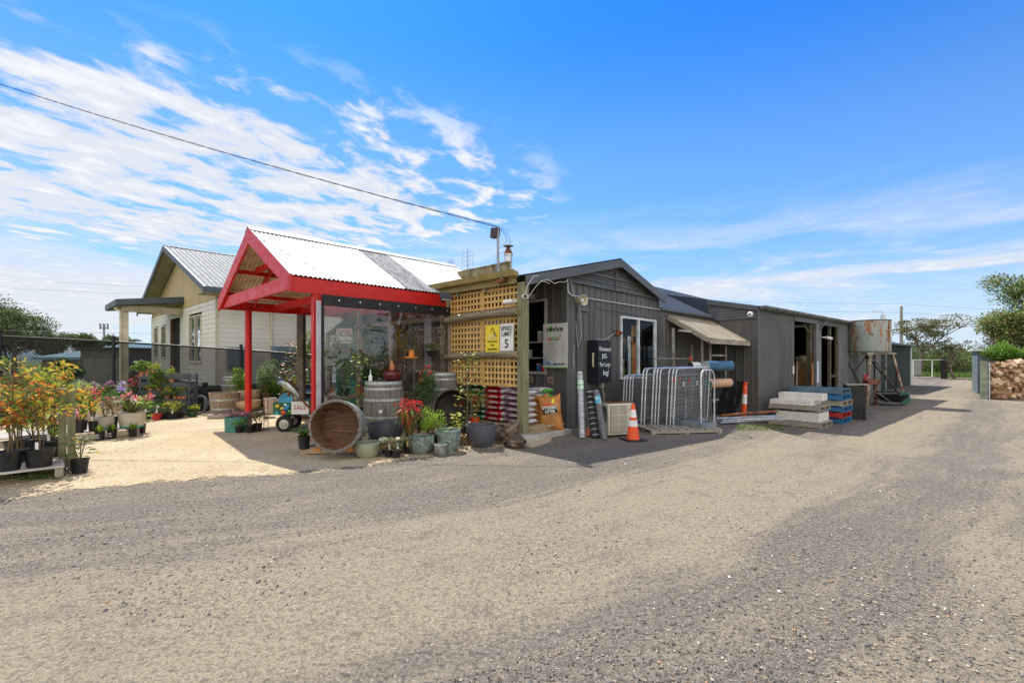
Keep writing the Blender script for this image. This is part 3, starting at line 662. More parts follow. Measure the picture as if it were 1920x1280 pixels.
# promotional poster on the side wall, facing the yard's left
rv = uvthing('poster_board', 'white paint poster headed revive beside the serving window', 'sign', U0-.05, V0-.06, 1.33)
m = MB(); m.box(-.012, 0, 0, 0, .68, 1.0); build('board', m, mat('white corflute', (.62, .63, .62), .5, 0, .04), rv)
T = lambda y, z: face_M((-.016, y, z), (0, -1, 0), (0, 0, 1))
text('r', .17, T(.545, .82), INK, rv, sx=1.1, bold=.003); text('vive', .17, T(.265, .82), INK, rv, sx=1.15, bold=.003)
m = MB(); m.lathe([(.052, 0), (.052, .002), (.0, .003)], 20, (-.016, .46, .865), Matrix.Rotation(rad(-90), 3, 'Y')); m.add([(-.018, .51, .90), (-.018, .40, .885), (-.018, .42, .955)], [(0, 1, 2)]); build('leaf_emblem', m, mat('leaf green', (.10, .42, .03), .5), rv)
text('e', .15, face_M((-.021, .46, .825), (0, -1, 0), (0, 0, 1)), INK, rv, bold=.004)
text('15', .10, T(.50, .62), REDINK, rv, sx=1.1, bold=.005); text('YEARS OF\nBANNERS', .052, T(.355, .67), GREENINK, rv, sx=.95)
m = MB(); m.beam((-.018, .27, .66), (-.018, .24, .63), .004, .016); m.beam((-.018, .24, .63), (-.018, .17, .73), .004, .016); build('tick_mark', m, REDINK, rv)
m = MB(); m.box(-.0135, .14, .745, -.012, .56, .752)
build('rule_line', m, GREENINK, rv)
m = MB()
for k in range(19): m.box(-.0145, .62-R.uniform(.24, .36), .572-k*.0225, -.012, .62, .577-k*.0225)
for k in range(19): m.box(-.0145, .10, .570-k*.0225, -.012, .112, .58-k*.0225)
build('small_print', m, mat('grey print', (.22, .22, .24), .6), rv)
text('1800 GARDENS', .048, T(.23, .085), INK, rv, bold=.001); text('HOSE', .035, T(.52, .105), INK, rv)
m = MB(); m.tube([(-.014, .60, .075), (-.014, .53, .092), (-.014, .45, .075)], .005, 4); build('blue_swoosh', m, mat('sign blue', (.08, .3, .5), .5), rv)
m = MB()
for k in range(60):
    y = k*.0113; m.add([(-.0145, y, 0), (-.0145, y+.014, 0), (-.0145, y+.006, .03+R.random()*.02)], [(0, 1, 2)])
m.box(-.0145, 0, 0, -.0125, .68, .022); build('grass_print', m, mat('leaf green', (.10, .42, .03), .5), rv)
m = MB(); m.add([(-.0132, .678, .06), (-.0132, .25, .06), (-.0132, .45, .13), (-.0132, .60, .2), (-.0132, .678, .36)], [(0, 1, 2, 3, 4)]); build('blue_corner', m, mat('pale sign blue', (.30, .45, .62), .5), rv)
for y, s, lb in ((1.02, 'A3', 'small pink number tile under the serving window'), (.42, '18', 'small pink number tile below the revive poster')):
    tl = uvthing('number_tile', lb, 'tile', U0-.03, V0+y, 1.0); m = MB(); m.box(-.01, -.06, 0, 0, .09, .14); build('plate', m, mat('faded pink tile', (.34, .24, .20), .6), tl)
    text(s, .08, face_M((-.013, .015, .04), (0, -1, 0), (0, 0, 1)), INK, tl)

# lattice screen with log rails
ls = uvthing('lattice_screen', 'yellow timber lattice screen with round log rails beside the shop', 'screen', 6.45, 5.99)
LY0, LY1 = .12, 2.2
for (z0, z1, nm) in ((1.02, 1.50, 0), (1.66, 2.33, 1), (2.49, 3.03, 2)): pass
m = MB(); k = 0; y = LY0
while y < LY1+.01: m.box(-.0, y-.0225, .98, .012, y+.0225, 3.03); y += .1095
z = 1.02
while z < 3.0: m.box(-.014, LY0-.02, z-.0225, -.001, LY1+.02, z+.0225); z += .121
m.box(-.026, 1.10, .98, -.0145, 1.15, 3.03); m.box(-.026, LY0-.04, .98, -.0145, LY0+.0, 3.03)
build('lattice_panel', m, LATT, ls)
for z, z2, r in ((2.46, 2.40, .078), (1.63, 1.58, .072)):
    m = MB(); m.tube([(-.11, .02, z), (-.11, .8, z+.005), (-.11, 1.6, (z+z2)/2-.0), (-.11, 2.32, z2)], [r, r*.97, r*1.02, r*.93], 14); build('log_rail', m, LOG, ls, smooth=True)
m = MB(); m.box(-.08, -.10, -.05, .08, .07, 3.02); build('post', m, POSTG, ls, bevel=.008)
m = MB(); m.box(-.06, 2.24, 0, .06, 2.36, 3.0); build('post', m, GREYTY, ls)
sl = uvthing('speed_sign', 'white speed limit 5 sign leaning on the log rail', 'sign', 6.30, 6.08, 1.70)
m = MB(); m.box(-.006, 0, -.0, 0, .37, .53); build('plate', m, WHITE, sl); T2 = lambda y, z: face_M((-.009, y, z), (0, -1, 0), (0, 0, 1))
text('SPEED', .118, T2(.185, .40), INK, sl, bold=.001); text('LIMIT', .118, T2(.185, .29), INK, sl, bold=.001); text('5', .24, T2(.185, .06), INK, sl, bold=.003)
yl = uvthing('warning_sign', 'yellow triangle emblem sign left of the speed limit sign', 'sign', 6.30, 6.47, 1.68)
m = MB(); m.box(-.006, 0, 0, 0, .40, .54); build('plate', m, YELLOWS, yl)
m = MB(); m.beam((-.009, .20, .49), (-.009, .07, .31), .004, .016); m.beam((-.009, .20, .49), (-.009, .24, .42), .004, .014); m.beam((-.009, .175, .40), (-.009, .11, .31), .004, .014); build('emblem', m, INK, yl)
m = MB()
for k in range(5): m.beam((-.009, .32-k*.05, .30), (-.009, .30-k*.05, .355), .004, .01)
build('emblem', m, mat('silver ink', (.7, .7, .55), .5), yl)
text('BUILDERS CENTRE', .034, T2(.2, .265), mat('silver ink', (.7, .7, .55), .5), yl)
for s, z in (('WHOLESALE', .19), ('FOR', .115), ('TRADESMEN', .035)): text(s, .062, T2(.2, z), INK, yl, sx=.85)
# security cameras on the post
for i, (y, lb) in enumerate(((.16, 'white bullet security camera pointing left over the lattice'), (-.12, 'white bullet security camera pointing out from the green post'))):
    cm = uvthing('security_camera', lb, 'security camera', 6.33, 5.95+y, 2.66+(.06 if i else 0))
    d = Vector((-.5, .9, -.1)).normalized() if i == 0 else Vector((-.6, -.8, -.1)).normalized()
    m = MB(); m.tube([(-.02, 0, 0), tuple(Vector((-.02, 0, 0))+d*.19)], .045, 12); build('body', m, WHITEPL, cm, smooth=True)
    m = MB(); p = Vector((-.02, 0, 0))+d*.19; m.tube([p, p+d*.006], .034, 12); build('lens', m, BLACK, cm)
    m = MB(); m.tube([(0, -.02, 0), (.06, -.03, .0)], .03, 10); build('mount', m, WHITEPL, cm)
    if i: m = MB(); m.tube([(.02, 0, .03), (.03, -.05, .2), (.1, -.15, .38), (.3, -.1, .42)], .006, 4); build('cable', m, WHITEPL, cm)
dm = thing('dome_camera', 'white dome camera high on the narrow end of the grey shed', 'security camera', Q(1407, 589, 14.7), rad(40))
m = MB(); m.lathe([(.085, 0), (.085, .03), (.06, .06), (0, .075)], 16, (0, 0, 0), Matrix.Rotation(rad(-90), 3, 'Y')); build('base', m, WHITEPL, dm, smooth=True)
m = MB(); m.lathe([(.035, .06), (.03, .085), (0, .095)], 12, (0, 0, 0), Matrix.Rotation(rad(-90), 3, 'Y')); build('dome', m, BLACK, dm, smooth=True)
# concrete step
st = uvthing('concrete_step', 'low concrete slab under the shop verandah', 'step', 6.15, 5.45)
m = MB(); m.box(0, 0.22, -.05, 1.45, 3.3, .10); build('slab', m, CONC, st, bevel=.01)
for i, (px, py, r, lb) in enumerate(((925, 824, (.24, .17, .17), 'brown rock at the left of three by the step'), (952, 830, (.30, .16, .17), 'tall tilted brown rock leaning between two others'), (968, 838, (.25, .17, .12), 'low dark rock at the front by the green post'))):
    p = P(px, py); m = MB(); m.stone((0, 0, 0), r, 9); o = build('rock', m, mat('brown basalt', (.12, .075, .045), .95, 0, .4, 8, 1., 22, None, (.22, .17, .12), 4), None, False, (p.x, p.y, p.z+r[2]*.75), rad(20+40*i)); tag(o, lb, 'rock')
    if i == 1: o.rotation_euler = (0, rad(-35), rad(15)); o.location.z += .04
# shelf goods inside the serving window
for i, (y, z, mt, r, h, lb) in enumerate(((.92, 1.25, mat('blue tin', (.03, .10, .40), .4), .055, .16, 'blue tin on the serving window sill'), (.78, 1.25, REDINK, .05, .12, 'red and white tin beside the blue tin'), (.66, 1.25, REDINK, .05, .12, 'red and white tin at the right of the sill'), (.75, 1.58, mat('brown jar', (.12, .04, .02), .3), .05, .12, 'brown jar on the middle serving shelf'), (1.2, 1.58, mat('steel jar', (.3, .3, .3), .3), .06, .16, 'steel canister on the middle serving shelf'), (.85, 1.95, mat('steel jar', (.3, .3, .3), .3), .09, .22, 'steel drum on the top serving shelf'))):
    c_ = uvthing('storage_tin', lb, 'tin', U0+.14, V0+y, z); m = MB(); m.lathe([(r, 0), (r, h)], 14); build('body', m, mt, c_, smooth=True); m = MB(); m.lathe([(r+.004, h), (r+.004, h+.015)], 14); build('lid', m, WHITE, c_)
# things seen through the gable window
for i in range(6):
    x = 2.45+i*.28; hh = R.uniform(.7, 1.1)
    o = uvthing('long_handled_tool', ['black rake handle at the left of the shop window', 'yellow shovel handle behind the shop window', 'black broom handle near the middle of the window', 'white tube leaning behind the window bar', 'orange tool handle right of the window bar', 'yellow tool handle at the right of the shop window'][i], 'garden tool', U0+x, V0+.35, .75)
    m = MB(); m.tube([(0, 0, 0), (.16, .1, hh+.2)], .02 if i != 3 else .04, 6); build('handle', m, [BLACK, YELLOWS, BLACK, WHITEPL, ORANGE, YELLOWS][i], o)
    m = MB(); m.cbox((.17, .1, hh+.26), (.12, .03, .16), 0, 0, rad(8)); build('head', m, [BLACK, BLACK, mat('brush fibre', (.2, .13, .05), .9), WHITEPL, BLACK, BLACK][i], o)
cs = uvthing('cardboard_carton', 'worn brown carton of stock behind the left window pane', 'carton', U0+2.30, V0+.25, .7)
m = MB(); m.box(0, 0, 0, .55, .4, .85); build('carton_body', m, mat('brown card', (.36, .21, .10), .8, 0, .25, 5, 0, 40, None, (.10, .16, .05), 4), cs); m = MB(); m.box(.1, -.004, .3, .4, -.001, .6); build('label', m, mat('printed label', (.30, .36, .30), .6, 0, .3, 20), cs)
pl = uvthing('timber_sheet', 'orange ply sheet standing behind the right window pane', 'plywood', U0+3.72, V0+.5, .6)
m = MB(); m.box(0, 0, 0, .34, .03, 1.9); build('sheet', m, mat('orange ply', (.50, .25, .06), .6, 0, .1), pl)

# flue, aerials, service mast, cable
fx = thing('flue', 'grey round flue with a rusty cone and flat cap', 'flue', Q(953, 497, 12.6), 0)
m = MB(); m.lathe([(.11, -.3), (.11, .27), (.13, .27), (.13, .30)], 16); build('pipe', m, GALV, fx, smooth=True); m = MB(); m.lathe([(.13, .30), (.07, .44), (.05, .44), (.05, .52)], 16); build('cone', m, RUST, fx, smooth=True); m = MB(); m.lathe([(.14, .52), (.14, .535), (.0, .57)], 16); build('cap', m, GALVD, fx)
ms = uvthing('service_mast', 'grey bent service pole with a black junction box on top', 'service mast', 6.22, 6.42, 3.10)
m = MB(); m.tube([(.05, -.13, -.02), (.0, -.12, .0), (-.01, -.06, .05), (-.01, -.02, .13), (-.01, 0, .25), (-.01, 0, 1.0)], .026, 10); build('pole', m, GALVD, ms, smooth=True)
m = MB(); m.cbox((-.02, .07, .92), (.12, .16, .20), 0, rad(8)); build('junction_box', m, mat('brown black box', (.05, .04, .035), .6), ms, bevel=.01)
m = MB(); m.tube([(0, 0, 1.03), (.1, -.12, .95), (.16, -.17, .75), (.1, -.12, .55), (.0, -.02, .5)], .005, 4); m.tube([(0, 0, 1.02), (.1, -.09, .9), (.12, -.12, .75), (.0, -.02, .6)], .005, 4); build('looped_wire', m, BLACK, ms)
m = MB(); m.box(-.03, -.2, -.06, .06, .05, .0); build('bracket', m, RUST, ms)
p0 = Vector(ms.location)+Vector((0, 0, 1.03)); p1 = Q(-420, 8, 15.); m = MB(); pts = []
for i in range(61):
    t_ = i/60; p = p0.lerp(p1, t_); p.z -= .55*4*t_*(1-t_)*.55; pts.append(p)
for ph in (0, math.pi):
    q = []
    for i in range(601):
        t_ = i/600; p = p0.lerp(p1, t_); p.z -= .3*4*t_*(1-t_); a_ = t_*130+ph; q.append(p+Vector((math.cos(a_), 0, math.sin(a_)))*.011)
    m.tube(q, .007, 4, False)
tag(build('power_cable', m, BLACK), 'twisted black power cable crossing the sky to the mast', 'cable')
def antenna(px, py0, Z, lb, sc_=1.):
    a = thing('antenna', lb, 'antenna', Q(px, py0, Z)); m = MB(); m.tube([(0, 0, -.6), (0, 0, .8*sc_)], .012, 5); build('mast', m, GALVD, a)
    m = MB()
    for k in range(5): m.tube([(-.12, 0, .1+k*.14*sc_), (.12, 0, .16+k*.14*sc_)], .009, 4)
    m.tube([(-.17*sc_, 0, .15), (-.17*sc_, 0, .75*sc_)], .008, 4); m.tube([(.17*sc_, 0, .1), (.17*sc_, 0, .7*sc_)], .008, 4); build('elements', m, GALVD, a)
antenna(877, 512, 15, 'tall many-armed aerial beyond the weathered parapet', 1.0); antenna(845, 506, 17, 'small aerial behind the end of the white roof', .45)
# ------------------------------------------------------------ long grey shed on the right
BA = math.atan2(.645, .764); BU = Vector((.764, .645)); BV = Vector((-.645, .764)); B0 = Vector((7.98, 14.79)); GZ = -.57
def BX(px, off=0.): 
    k = (px-CX)/F; o = B0+BV*off; return (k*o.y-o.x)/(BU.x-k*BU.y)
def Bp(t, v, z=GZ): q = B0+BU*t+BV*v; return Vector((q.x, q.y, z))
sd_ = thing('storage_shed', 'long charcoal steel shed with open doorways', 'shed', Bp(0, 0), BA)
H = 3.80     # wall height above its own ground
h1, h2, h3, h4 = BX(1489), BX(1528), BX(1536), BX(1561)
LB = 16.6
m = MB(); sheet(m, ribs(h1, .17, .02, .01, .02), lambda x: -.1, lambda x: H-.04, lambda x, d, z: (x, -d, z)); build('long_wall', m, SHEET, sd_)
m = MB(); sheet(m, ribs(LB-8.74, .17, .02, .01, .02, 8.74), lambda x: -.1, lambda x: H-.04, lambda x, d, z: (x, -d, z)); build('long_wall', m, mat('pale grey sheeting', (.15, .16, .165), .42, .1, .12, 1.5, 0, 40, (1, 1, .3), None, None, .4, .3), sd_)
m = MB(); m.box(h1, -.02, H-.28, 8.74, .03, H-.04); build('door_head', m, SHEETD, sd_)
m = MB(); m.box(h2, -.05, -.1, h3+.1, .06, H-.28); build('door_post', m, mat('grey post paint', (.15, .155, .16), .5), sd_)
for q in ((h2-.35, .05, -.1, h2-.15, .2, H-.28), (7.55, .0, -.1, 7.70, .1, H-.28), (8.5, -.01, -.1, 8.66, .08, H-.28), (7.7, .02, 1.3, 8.5, .06, 1.4)): build('timber_frame', MB().box(*q), mat('mossy timber', (.09, .08, .05), .8, 0, .2, 3), sd_)
prof = [(0, H), (1.62, H+.36)]
m = MB(); sheet(m, ribs(1.62, .26, .02), lambda x: -.1, lambda x: 3.45, lambda x, d, z: (-d, x, z)); build('end_wall', m, SHEET, sd_)
build('roof_cheek', MB().quad((0, 1.6, 3.2), (0, 3.8, 3.2), (0, 3.8, H+.86), (0, 1.6, H+.37)), ROOFG, sd_)
m = MB()
z = 3.46
while z < H+.30:
    y0 = max(0.02, (z-H+.06)/.222); z2 = min(z+.09, H+.3)
    if y0 < 1.55: m.quad((-.035, y0, z), (-.035, 1.62, z), (-.01, 1.62, z2), (-.01, max(.02, (z2-H+.06)/.222), z2)); m.quad((-.005, y0, z), (-.005, 1.62, z), (-.035, 1.62, z), (-.035, y0, z))
    z += .09
build('end_gable_boards', m, SHEET, sd_)
m = MB(); m.prism([(-.10, -.05, H+.02), (-.10, 1.64, H+.39), (-.10, 1.64, H+.22), (-.10, -.05, H-.13)], (.05, 0, 0)); m.box(-.03, -.03, -.1, .04, -.0, H-.02); m.box(-.05, 1.56, 3.4, -.0, 1.62, H+.3); m.box(-.05, 0, 3.43, -.022, 1.6, 3.47); build('end_trim', m, SHEETD, sd_)
m = MB(); sheet(m, corr(LB, .09, .01, 4), lambda x: -.12, lambda x: 3.8, lambda x, d, s: (x, s, H+.03+s*.222+d)); build('roof', m, ROOFG, sd_, smooth=True)
m = MB(); m.prism([(0, -.22, H-.04), (0, -.12, H-.10), (0, -.06, H-.10), (0, -.06, H+.02), (0, -.24, H+.03)], (LB, 0, 0)); build('gutter', m, mat('weathered gutter', (.16, .165, .155), .5, .2, .3, 3), sd_)
m = MB(); m.prism([(2.2, .6, H+.1), (2.2, 3.8, H+.75), (2.2, 6., H+.1)], (3.3, 0, 0)); m.prism([(4.5, .4, H+.1), (4.5, 3.8, H+.85), (4.5, 6., H+.1)], (12, 0, 0)); build('upper_roof', m, mat('dark zinc roof', (.09, .10, .105), .5, .1), sd_)
m = MB(); m.tube([(h2+.9, -.15, H-.1), (h2+.5, -.1, H-.35), (h2+.4, -.06, H-.5)], .045, 8); build('downpipe', m, SHEETD, sd_)
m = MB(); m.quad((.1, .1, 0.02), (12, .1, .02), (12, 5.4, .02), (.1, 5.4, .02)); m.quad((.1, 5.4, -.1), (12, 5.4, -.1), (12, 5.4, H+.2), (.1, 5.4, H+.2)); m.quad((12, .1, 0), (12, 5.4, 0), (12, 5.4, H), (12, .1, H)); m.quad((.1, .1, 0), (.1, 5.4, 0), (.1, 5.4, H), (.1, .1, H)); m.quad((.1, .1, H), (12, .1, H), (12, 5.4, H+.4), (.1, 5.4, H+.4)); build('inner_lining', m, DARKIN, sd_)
m = MB(); m.box(h1-.22, -.03, 1.55, h1-.08, -.021, 1.85); build('small_notice', m, WHITE, sd_)
m = MB(); m.box(h2+.06, -.065, 1.15, h2+.28, -.052, 2.0); build('small_notice', m, mat('pale blue notice', (.55, .62, .75), .5, 0, .1, 30), sd_)
o = thing('security_camera', 'white bullet camera on the shed doorway post', 'security camera', Bp(h3+.2, -.2, 2.42), BA); m = MB(); m.tube([(-.2, .1, 0), (.0, 0, 0)], .02, 8); build('bracket', m, WHITEPL, o); m = MB(); m.tube([(0, 0, 0), (.22, -.12, -.05)], .06, 12); build('body', m, WHITEPL, o, smooth=True)
# things in the doorway
o = thing('ply_crate', 'tan plywood crate standing in the shed doorway', 'crate', Bp(h3+.35, .5), BA)
m = MB(); m.box(0, 0, .75, 1.5, .9, 1.85); build('body', m, mat('tan ply', (.42, .24, .08), .7, 0, .15, 2), o); m = MB(); m.box(-.02, -.02, 1.85, 1.52, .92, 1.93); build('lid', m, mat('pale ply', (.50, .33, .14), .7), o)
m = MB(); [m.box(x, y, 0, x+.1, y+.1, .75) for x in (0, 1.4) for y in (0, .8)]; build('leg', m, GREYT, o)
o = thing('sack', 'pale sack lying on top of the ply crate', 'sack', Bp(h3+.9, .9, GZ+2.08), BA); m = MB(); m.stone((0, 0, 0), (.45, .3, .2), 10); build('bag', m, mat('hessian', (.22, .20, .15), .9), o, smooth=True)
o = thing('leaning_board', 'weathered board leaning in the shed doorway', 'board', Bp(h2-.8, .3), BA); m = MB(); m.beam((-.4, 0, 0), (.25, .15, 2.0), .03, .16); build('plank', m, GREYT, o)
o = thing('red_beam', 'rusty red steel beam stood beside the doorway post', 'beam', Bp(h2-.35, -.05), BA); m = MB(); m.beam((-.25, 0, 0), (.12, .1, 2.3), .05, .14); build('bar', m, RUST, o)
for i in range(8):
    o = thing('stored_tin', 'pale stock item glinting on the dark shed shelves', 'tin', Bp(R.uniform(3.6, 7.), 3.8+R.random(), GZ+R.uniform(1.6, 2.9)), BA, 'stock on the dark shelves in the shed'); m = MB(); m.cbox((0, 0, 0), (.22, .1, .07), 0, R.uniform(-.3, .3)); build('body', m, mat('stock grey', (.45, .45, .42), .5), o)
m = MB(); q = []
for i in range(13): q.append((.0+i*.09, 0, -.28*math.sin(i/12*math.pi)))
m.tube(q, .012, 5); o = build('hanging_rope', m, mat('yellow rope', (.40, .33, .13), .8)); o.location = Bp(h1+1.4, .1, GZ+H-.32); o.rotation_euler.z = BA; tag(o, 'yellow rope looped under the doorway lintel', 'rope')

# far shed beyond the tank
c0 = P(1707, 722); FS = thing('far_shed', 'dark green grey shed with white corner post beyond the tank', 'shed', (c0.x, c0.y, c0.z), BA)
m = MB(); sheet(m, [(x-12, 0) for x in (0, 12)], lambda x: -.1, lambda x: 3.15, lambda x, d, z: (x, 0, z))
m2 = MB(); k = 0.
while k < 3.15: m2.quad((-12, -.03, k), (0, -.03, k), (0, -.005, k+.1), (-12, -.005, k+.1)); m2.quad((-12, -.004, k), (0, -.004, k), (0, -.03, k), (-12, -.03, k)); k += .1
build('wall', m2, mat('dark slate sheeting', (.030, .038, .032), .8, 0, .1), FS)
m = MB(); m.box(-.02, 0, -.1, .0, 8, 3.2); build('wall', m, mat('dark slate sheeting', (.055, .062, .06), .5), FS)
m = MB(); m.box(-.35, -.10, -.1, -.04, -.031, 3.14); build('downpipe', m, WHITEPL, FS)
m = MB(); m.prism([(-12, -.3, 3.16), (-12, 4, 4.0), (-12, 8.2, 3.2), (-12, 8.2, 3.1), (-12, 4, 3.9), (-12, -.3, 3.05)], (12.6, 0, 0)); build('roof', m, mat('dark roof sheet', (.05, .055, .055), .5), FS)
# trestle frame of the gate beyond
o = thing('yard_gate', 'pale steel gate frame beside the far shed', 'gate', P(1712, 710)); m = MB()
for q in (((0, 0, .2), (0, 0, 2.)), ((2.0, 0, .2), (2.0, 0, 2.)), ((0, 0, 2.), (3.6, 0, 2.)), ((0, 0, .2), (2.0, 0, .2))): m.beam(q[0], q[1], .06, .06)
build('frame', m, WHITEPL, o); m = MB(); m.box(3.0, 0, 0, 3.6, .12, 2.3); build('gate_post', m, BLACK, o); m = MB(); m.box(.1, .02, .4, .9, .04, 1.95); build('mesh_panel', m, mat('grey mesh', (.25, .25, .24), .7), o)

# water tank on its stand
pa, pb_ = P(1603, 757), P(1692, 762); tc_ = (pa+pb_)/2; tc_.y += .55
tk = thing('water_tank', 'rust streaked steel water tank on a braced stand', 'water tank', (tc_.x, tc_.y, GZ), rad(12))
tm, tt, tb = base_mat('rusting zinc tank', .55, .15)
q = tt.new('ShaderNodeTexCoord').outputs['Object']; n1_ = tt.noise(tt.scale(q, (3.2, 3.2, .7)), 1.3, 8, .7); n2_ = tt.noise(tt.scale(q, (7, 7, 1.2)), 1.6, 6, .6)
c = tt.mix(tt.mr(n2_, .45, .75, 0, .7), (.36, .42, .41), (.50, .46, .33)); c = tt.mix(tt.mr(n1_, .50, .62), c, (.36, .16, .05)); c = tt.mix(tt.mr(tt.noise(q, 4, 6, .7), .55, .66), c, (.17, .055, .02)); tt.put(tb.inputs['Base Color'], c)
TR = .83; z0, z1 = 1.85+.57, 3.30+.57
m = MB(); m.lathe([(TR-.02, z0-.03), (TR, z0), (TR, z1), (TR-.03, z1+.02), (TR-.05, z1-.05), (0, z1-.06)], 40); build('shell', m, tm, tk, smooth=True)
m = MB(); m.lathe([(TR+.012, z0), (TR+.012, z0+.03), (TR, z0+.03)], 40, cap=False); build('rim_band', m, mat('dark tank rim', (.05, .05, .045), .6), tk, smooth=True); m = MB(); m.lathe([(TR+.014, z1-.03), (TR+.014, z1+.01), (TR, z1+.01)], 40, cap=False); build('rim_band', m, mat('dark tank rim', (.05, .05, .045), .6), tk, smooth=True)
m = MB(); a_ = rad(-80); m.box(-.02, -.0, z0, .02, .012, z1); 
m = MB(); m.beam((TR*math.cos(a_), TR*math.sin(a_)-.005, z0), (TR*math.cos(a_), TR*math.sin(a_)-.005, z1), .02, .02); build('seam', m, RUST, tk)
m = MB(); a_ = rad(-66); m.cbox((TR*math.cos(a_)*1.01, TR*math.sin(a_)*1.01, z0+.78), (.26, .01, .19), a_+rad(90)); build('label_plate', m, WHITE, tk)
bh, th_ = 1.08, .62
for sx_ in (-1, 1):
    for sy_ in (-1, 1):
        m = MB(); m.beam((sx_*bh, sy_*bh*.8, 0), (sx_*th_, sy_*th_, z0-.08), .07, .07); build('leg', m, mat('pale rusty angle', (.36, .31, .24), .7, .2, .3, 4, 0, 40, None, RUST and (.20, .075, .03), 3), tk)
BRC = mat('dark brace steel', (.07, .055, .045), .6, .3, .2)
m = MB()
for sy_ in (-1, 1):
    m.beam((-bh, sy_*bh*.8, .1), (th_, sy_*th_, z0-.15), .02, .06); m.beam((bh, sy_*bh*.8, .1), (-th_, sy_*th_, z0-.15), .02, .06); m.beam((-bh*.97, sy_*bh*.8, .25), (bh*.97, sy_*bh*.8, .25), .03, .04)
for sx_ in (-1, 1): m.beam((sx_*bh, -bh*.8, .1), (sx_*th_, th_, z0-.15), .02, .06)
build('brace', m, BRC, tk)
m = MB()
for sy_ in (-.6, -.2, .2, .6): m.beam((-.8, sy_, z0-.07), (.8, sy_, z0-.07), .08, .07)
build('platform_bearer', m, GREYT, tk)
m = MB(); m.tube([(.1, -.2, z0), (.1, -.2, .65), (.1, -.35, .6), (.75, -.6, .6), (.85, -.6, .7), (.85, -.6, 1.8), (.75, -.55, 2.2), (.55, -.5, z0-.05)], .035, 8); build('outlet_pipe', m, BLACK, tk)
m = MB(); m.tube([(.88, -.1, .1), (.88, -.1, 3.9), (.6, -.1, 4.35), (.1, -.1, 4.3)], .02, 6); m.cbox((.78, -.05, 4.02), (.14, .14, .3)); build('inlet_pipe', m, GALV, tk)
# stool and wheelbarrow below it
o = thing('timber_stool', 'red brown timber stool under the water tank', 'stool', P(1633, 758)); m = MB(); m.box(-.25, -.2, .95, .3, .2, 1.15); build('seat', m, mat('red brown timber', (.25, .09, .05), .7), o)
for x in (-.2, .2):
    m = MB(); m.box(x-.05, -.06, 0, x+.06, .06, .95); build('leg', m, mat('red brown timber', (.25, .09, .05), .7), o)
o = thing('wheelbarrow', 'green wheelbarrow with black tray under the water tank', 'wheelbarrow', P(1672, 760), rad(10)); m = MB()
m.lathe([(.35, .18), (.62, .5), (.6, .5), (.33, .2)], 20); build('tray', m, BLACK, o, smooth=True); m = MB(); m.lathe([(.3, -.03), (.32, 0), (.3, .03)], 20, (.55, -.1, .32), Matrix.Rotation(rad(90), 3, 'X')); build('wheel', m, mat('dark green plastic', (.02, .10, .07), .5), o); m = MB(); m.tube([(-.9, -.2, .55), (-.3, -.2, .2), (.5, -.12, .3)], .025, 6); m.tube([(-.9, .2, .55), (-.3, .2, .2), (.5, .0, .3)], .025, 6); build('handle', m, GALVD, o)
o = thing('pink_bucket', 'pink bucket hanging on the tank stand', 'bucket', Q(1615, 751, 21.3)+Vector((0, 0, 0)));o.location = (tc_.x-.55, tc_.y-.6, GZ+1.15); m = MB(); m.lathe([(.12, 0), (.15, .25), (.14, .25), (.11, .02), (0, .02)], 16); build('pail', m, mat('pink plastic', (.75, .12, .18), .5), o, smooth=True); m = MB(); m.tube([(-.15, 0, .25), (0, 0, .4), (.15, 0, .25)], .008, 5); build('handle', m, GALV, o)

# small grey shed and the firewood by its fence post
c1 = P(1833, 738); ws = thing('small_shed', 'small blue grey shed with a white roof edge behind the firewood', 'shed', (c1.x, c1.y, c1.z), rad(-42))
m = MB(); m.box(0, 0, -.1, .03, 4, 2.58); m.quad((0, 0, -.1), (2.2, 0, -.1), (2.2, 0, 2.3), (0, 0, 2.58)); build('wall', m, mat('blue grey sheeting', (.14, .17, .18), .5, 0, .1, 2), ws)
m = MB(); m.prism([(-.2, -.2, 2.70), (2.4, -.2, 2.35), (2.4, -.2, 2.26), (-.2, -.2, 2.6)], (0, 4.4, 0)); build('roof', m, WHITEPL, ws)
c2_ = P(1846, 748); wf_ = thing('yard_fence', 'grey corrugated fence panel ending in a timber post', 'fence', (c2_.x, c2_.y, c2_.z), rad(-45))
m = MB(); m.box(-.16, -.12, 0, .10, .12, 1.98); build('post', m, mat('lichen post', (.27, .30, .22), .8, 0, .2, 4), wf_)
m = MB(); sheet(m, corr(4.2, .10, .05, 6), lambda x: 0., lambda x: 1.9, lambda x, d, z: (.16+d, x, z)); build('corrugated_panel', m, GALV, wf_, smooth=True)
LOGM = [mat('split firewood', (.42, .27, .14), .85, 0, .14, 8, .4, 12), mat('pale split firewood', (.62, .47, .30), .85, 0, .14, 8, .4, 12), mat('red split firewood', (.34, .19, .11), .85, 0, .3, 5, .4, 12), mat('bark brown firewood', (.16, .10, .06), .9, 0, .3, 5, .4, 12)]
protos = []
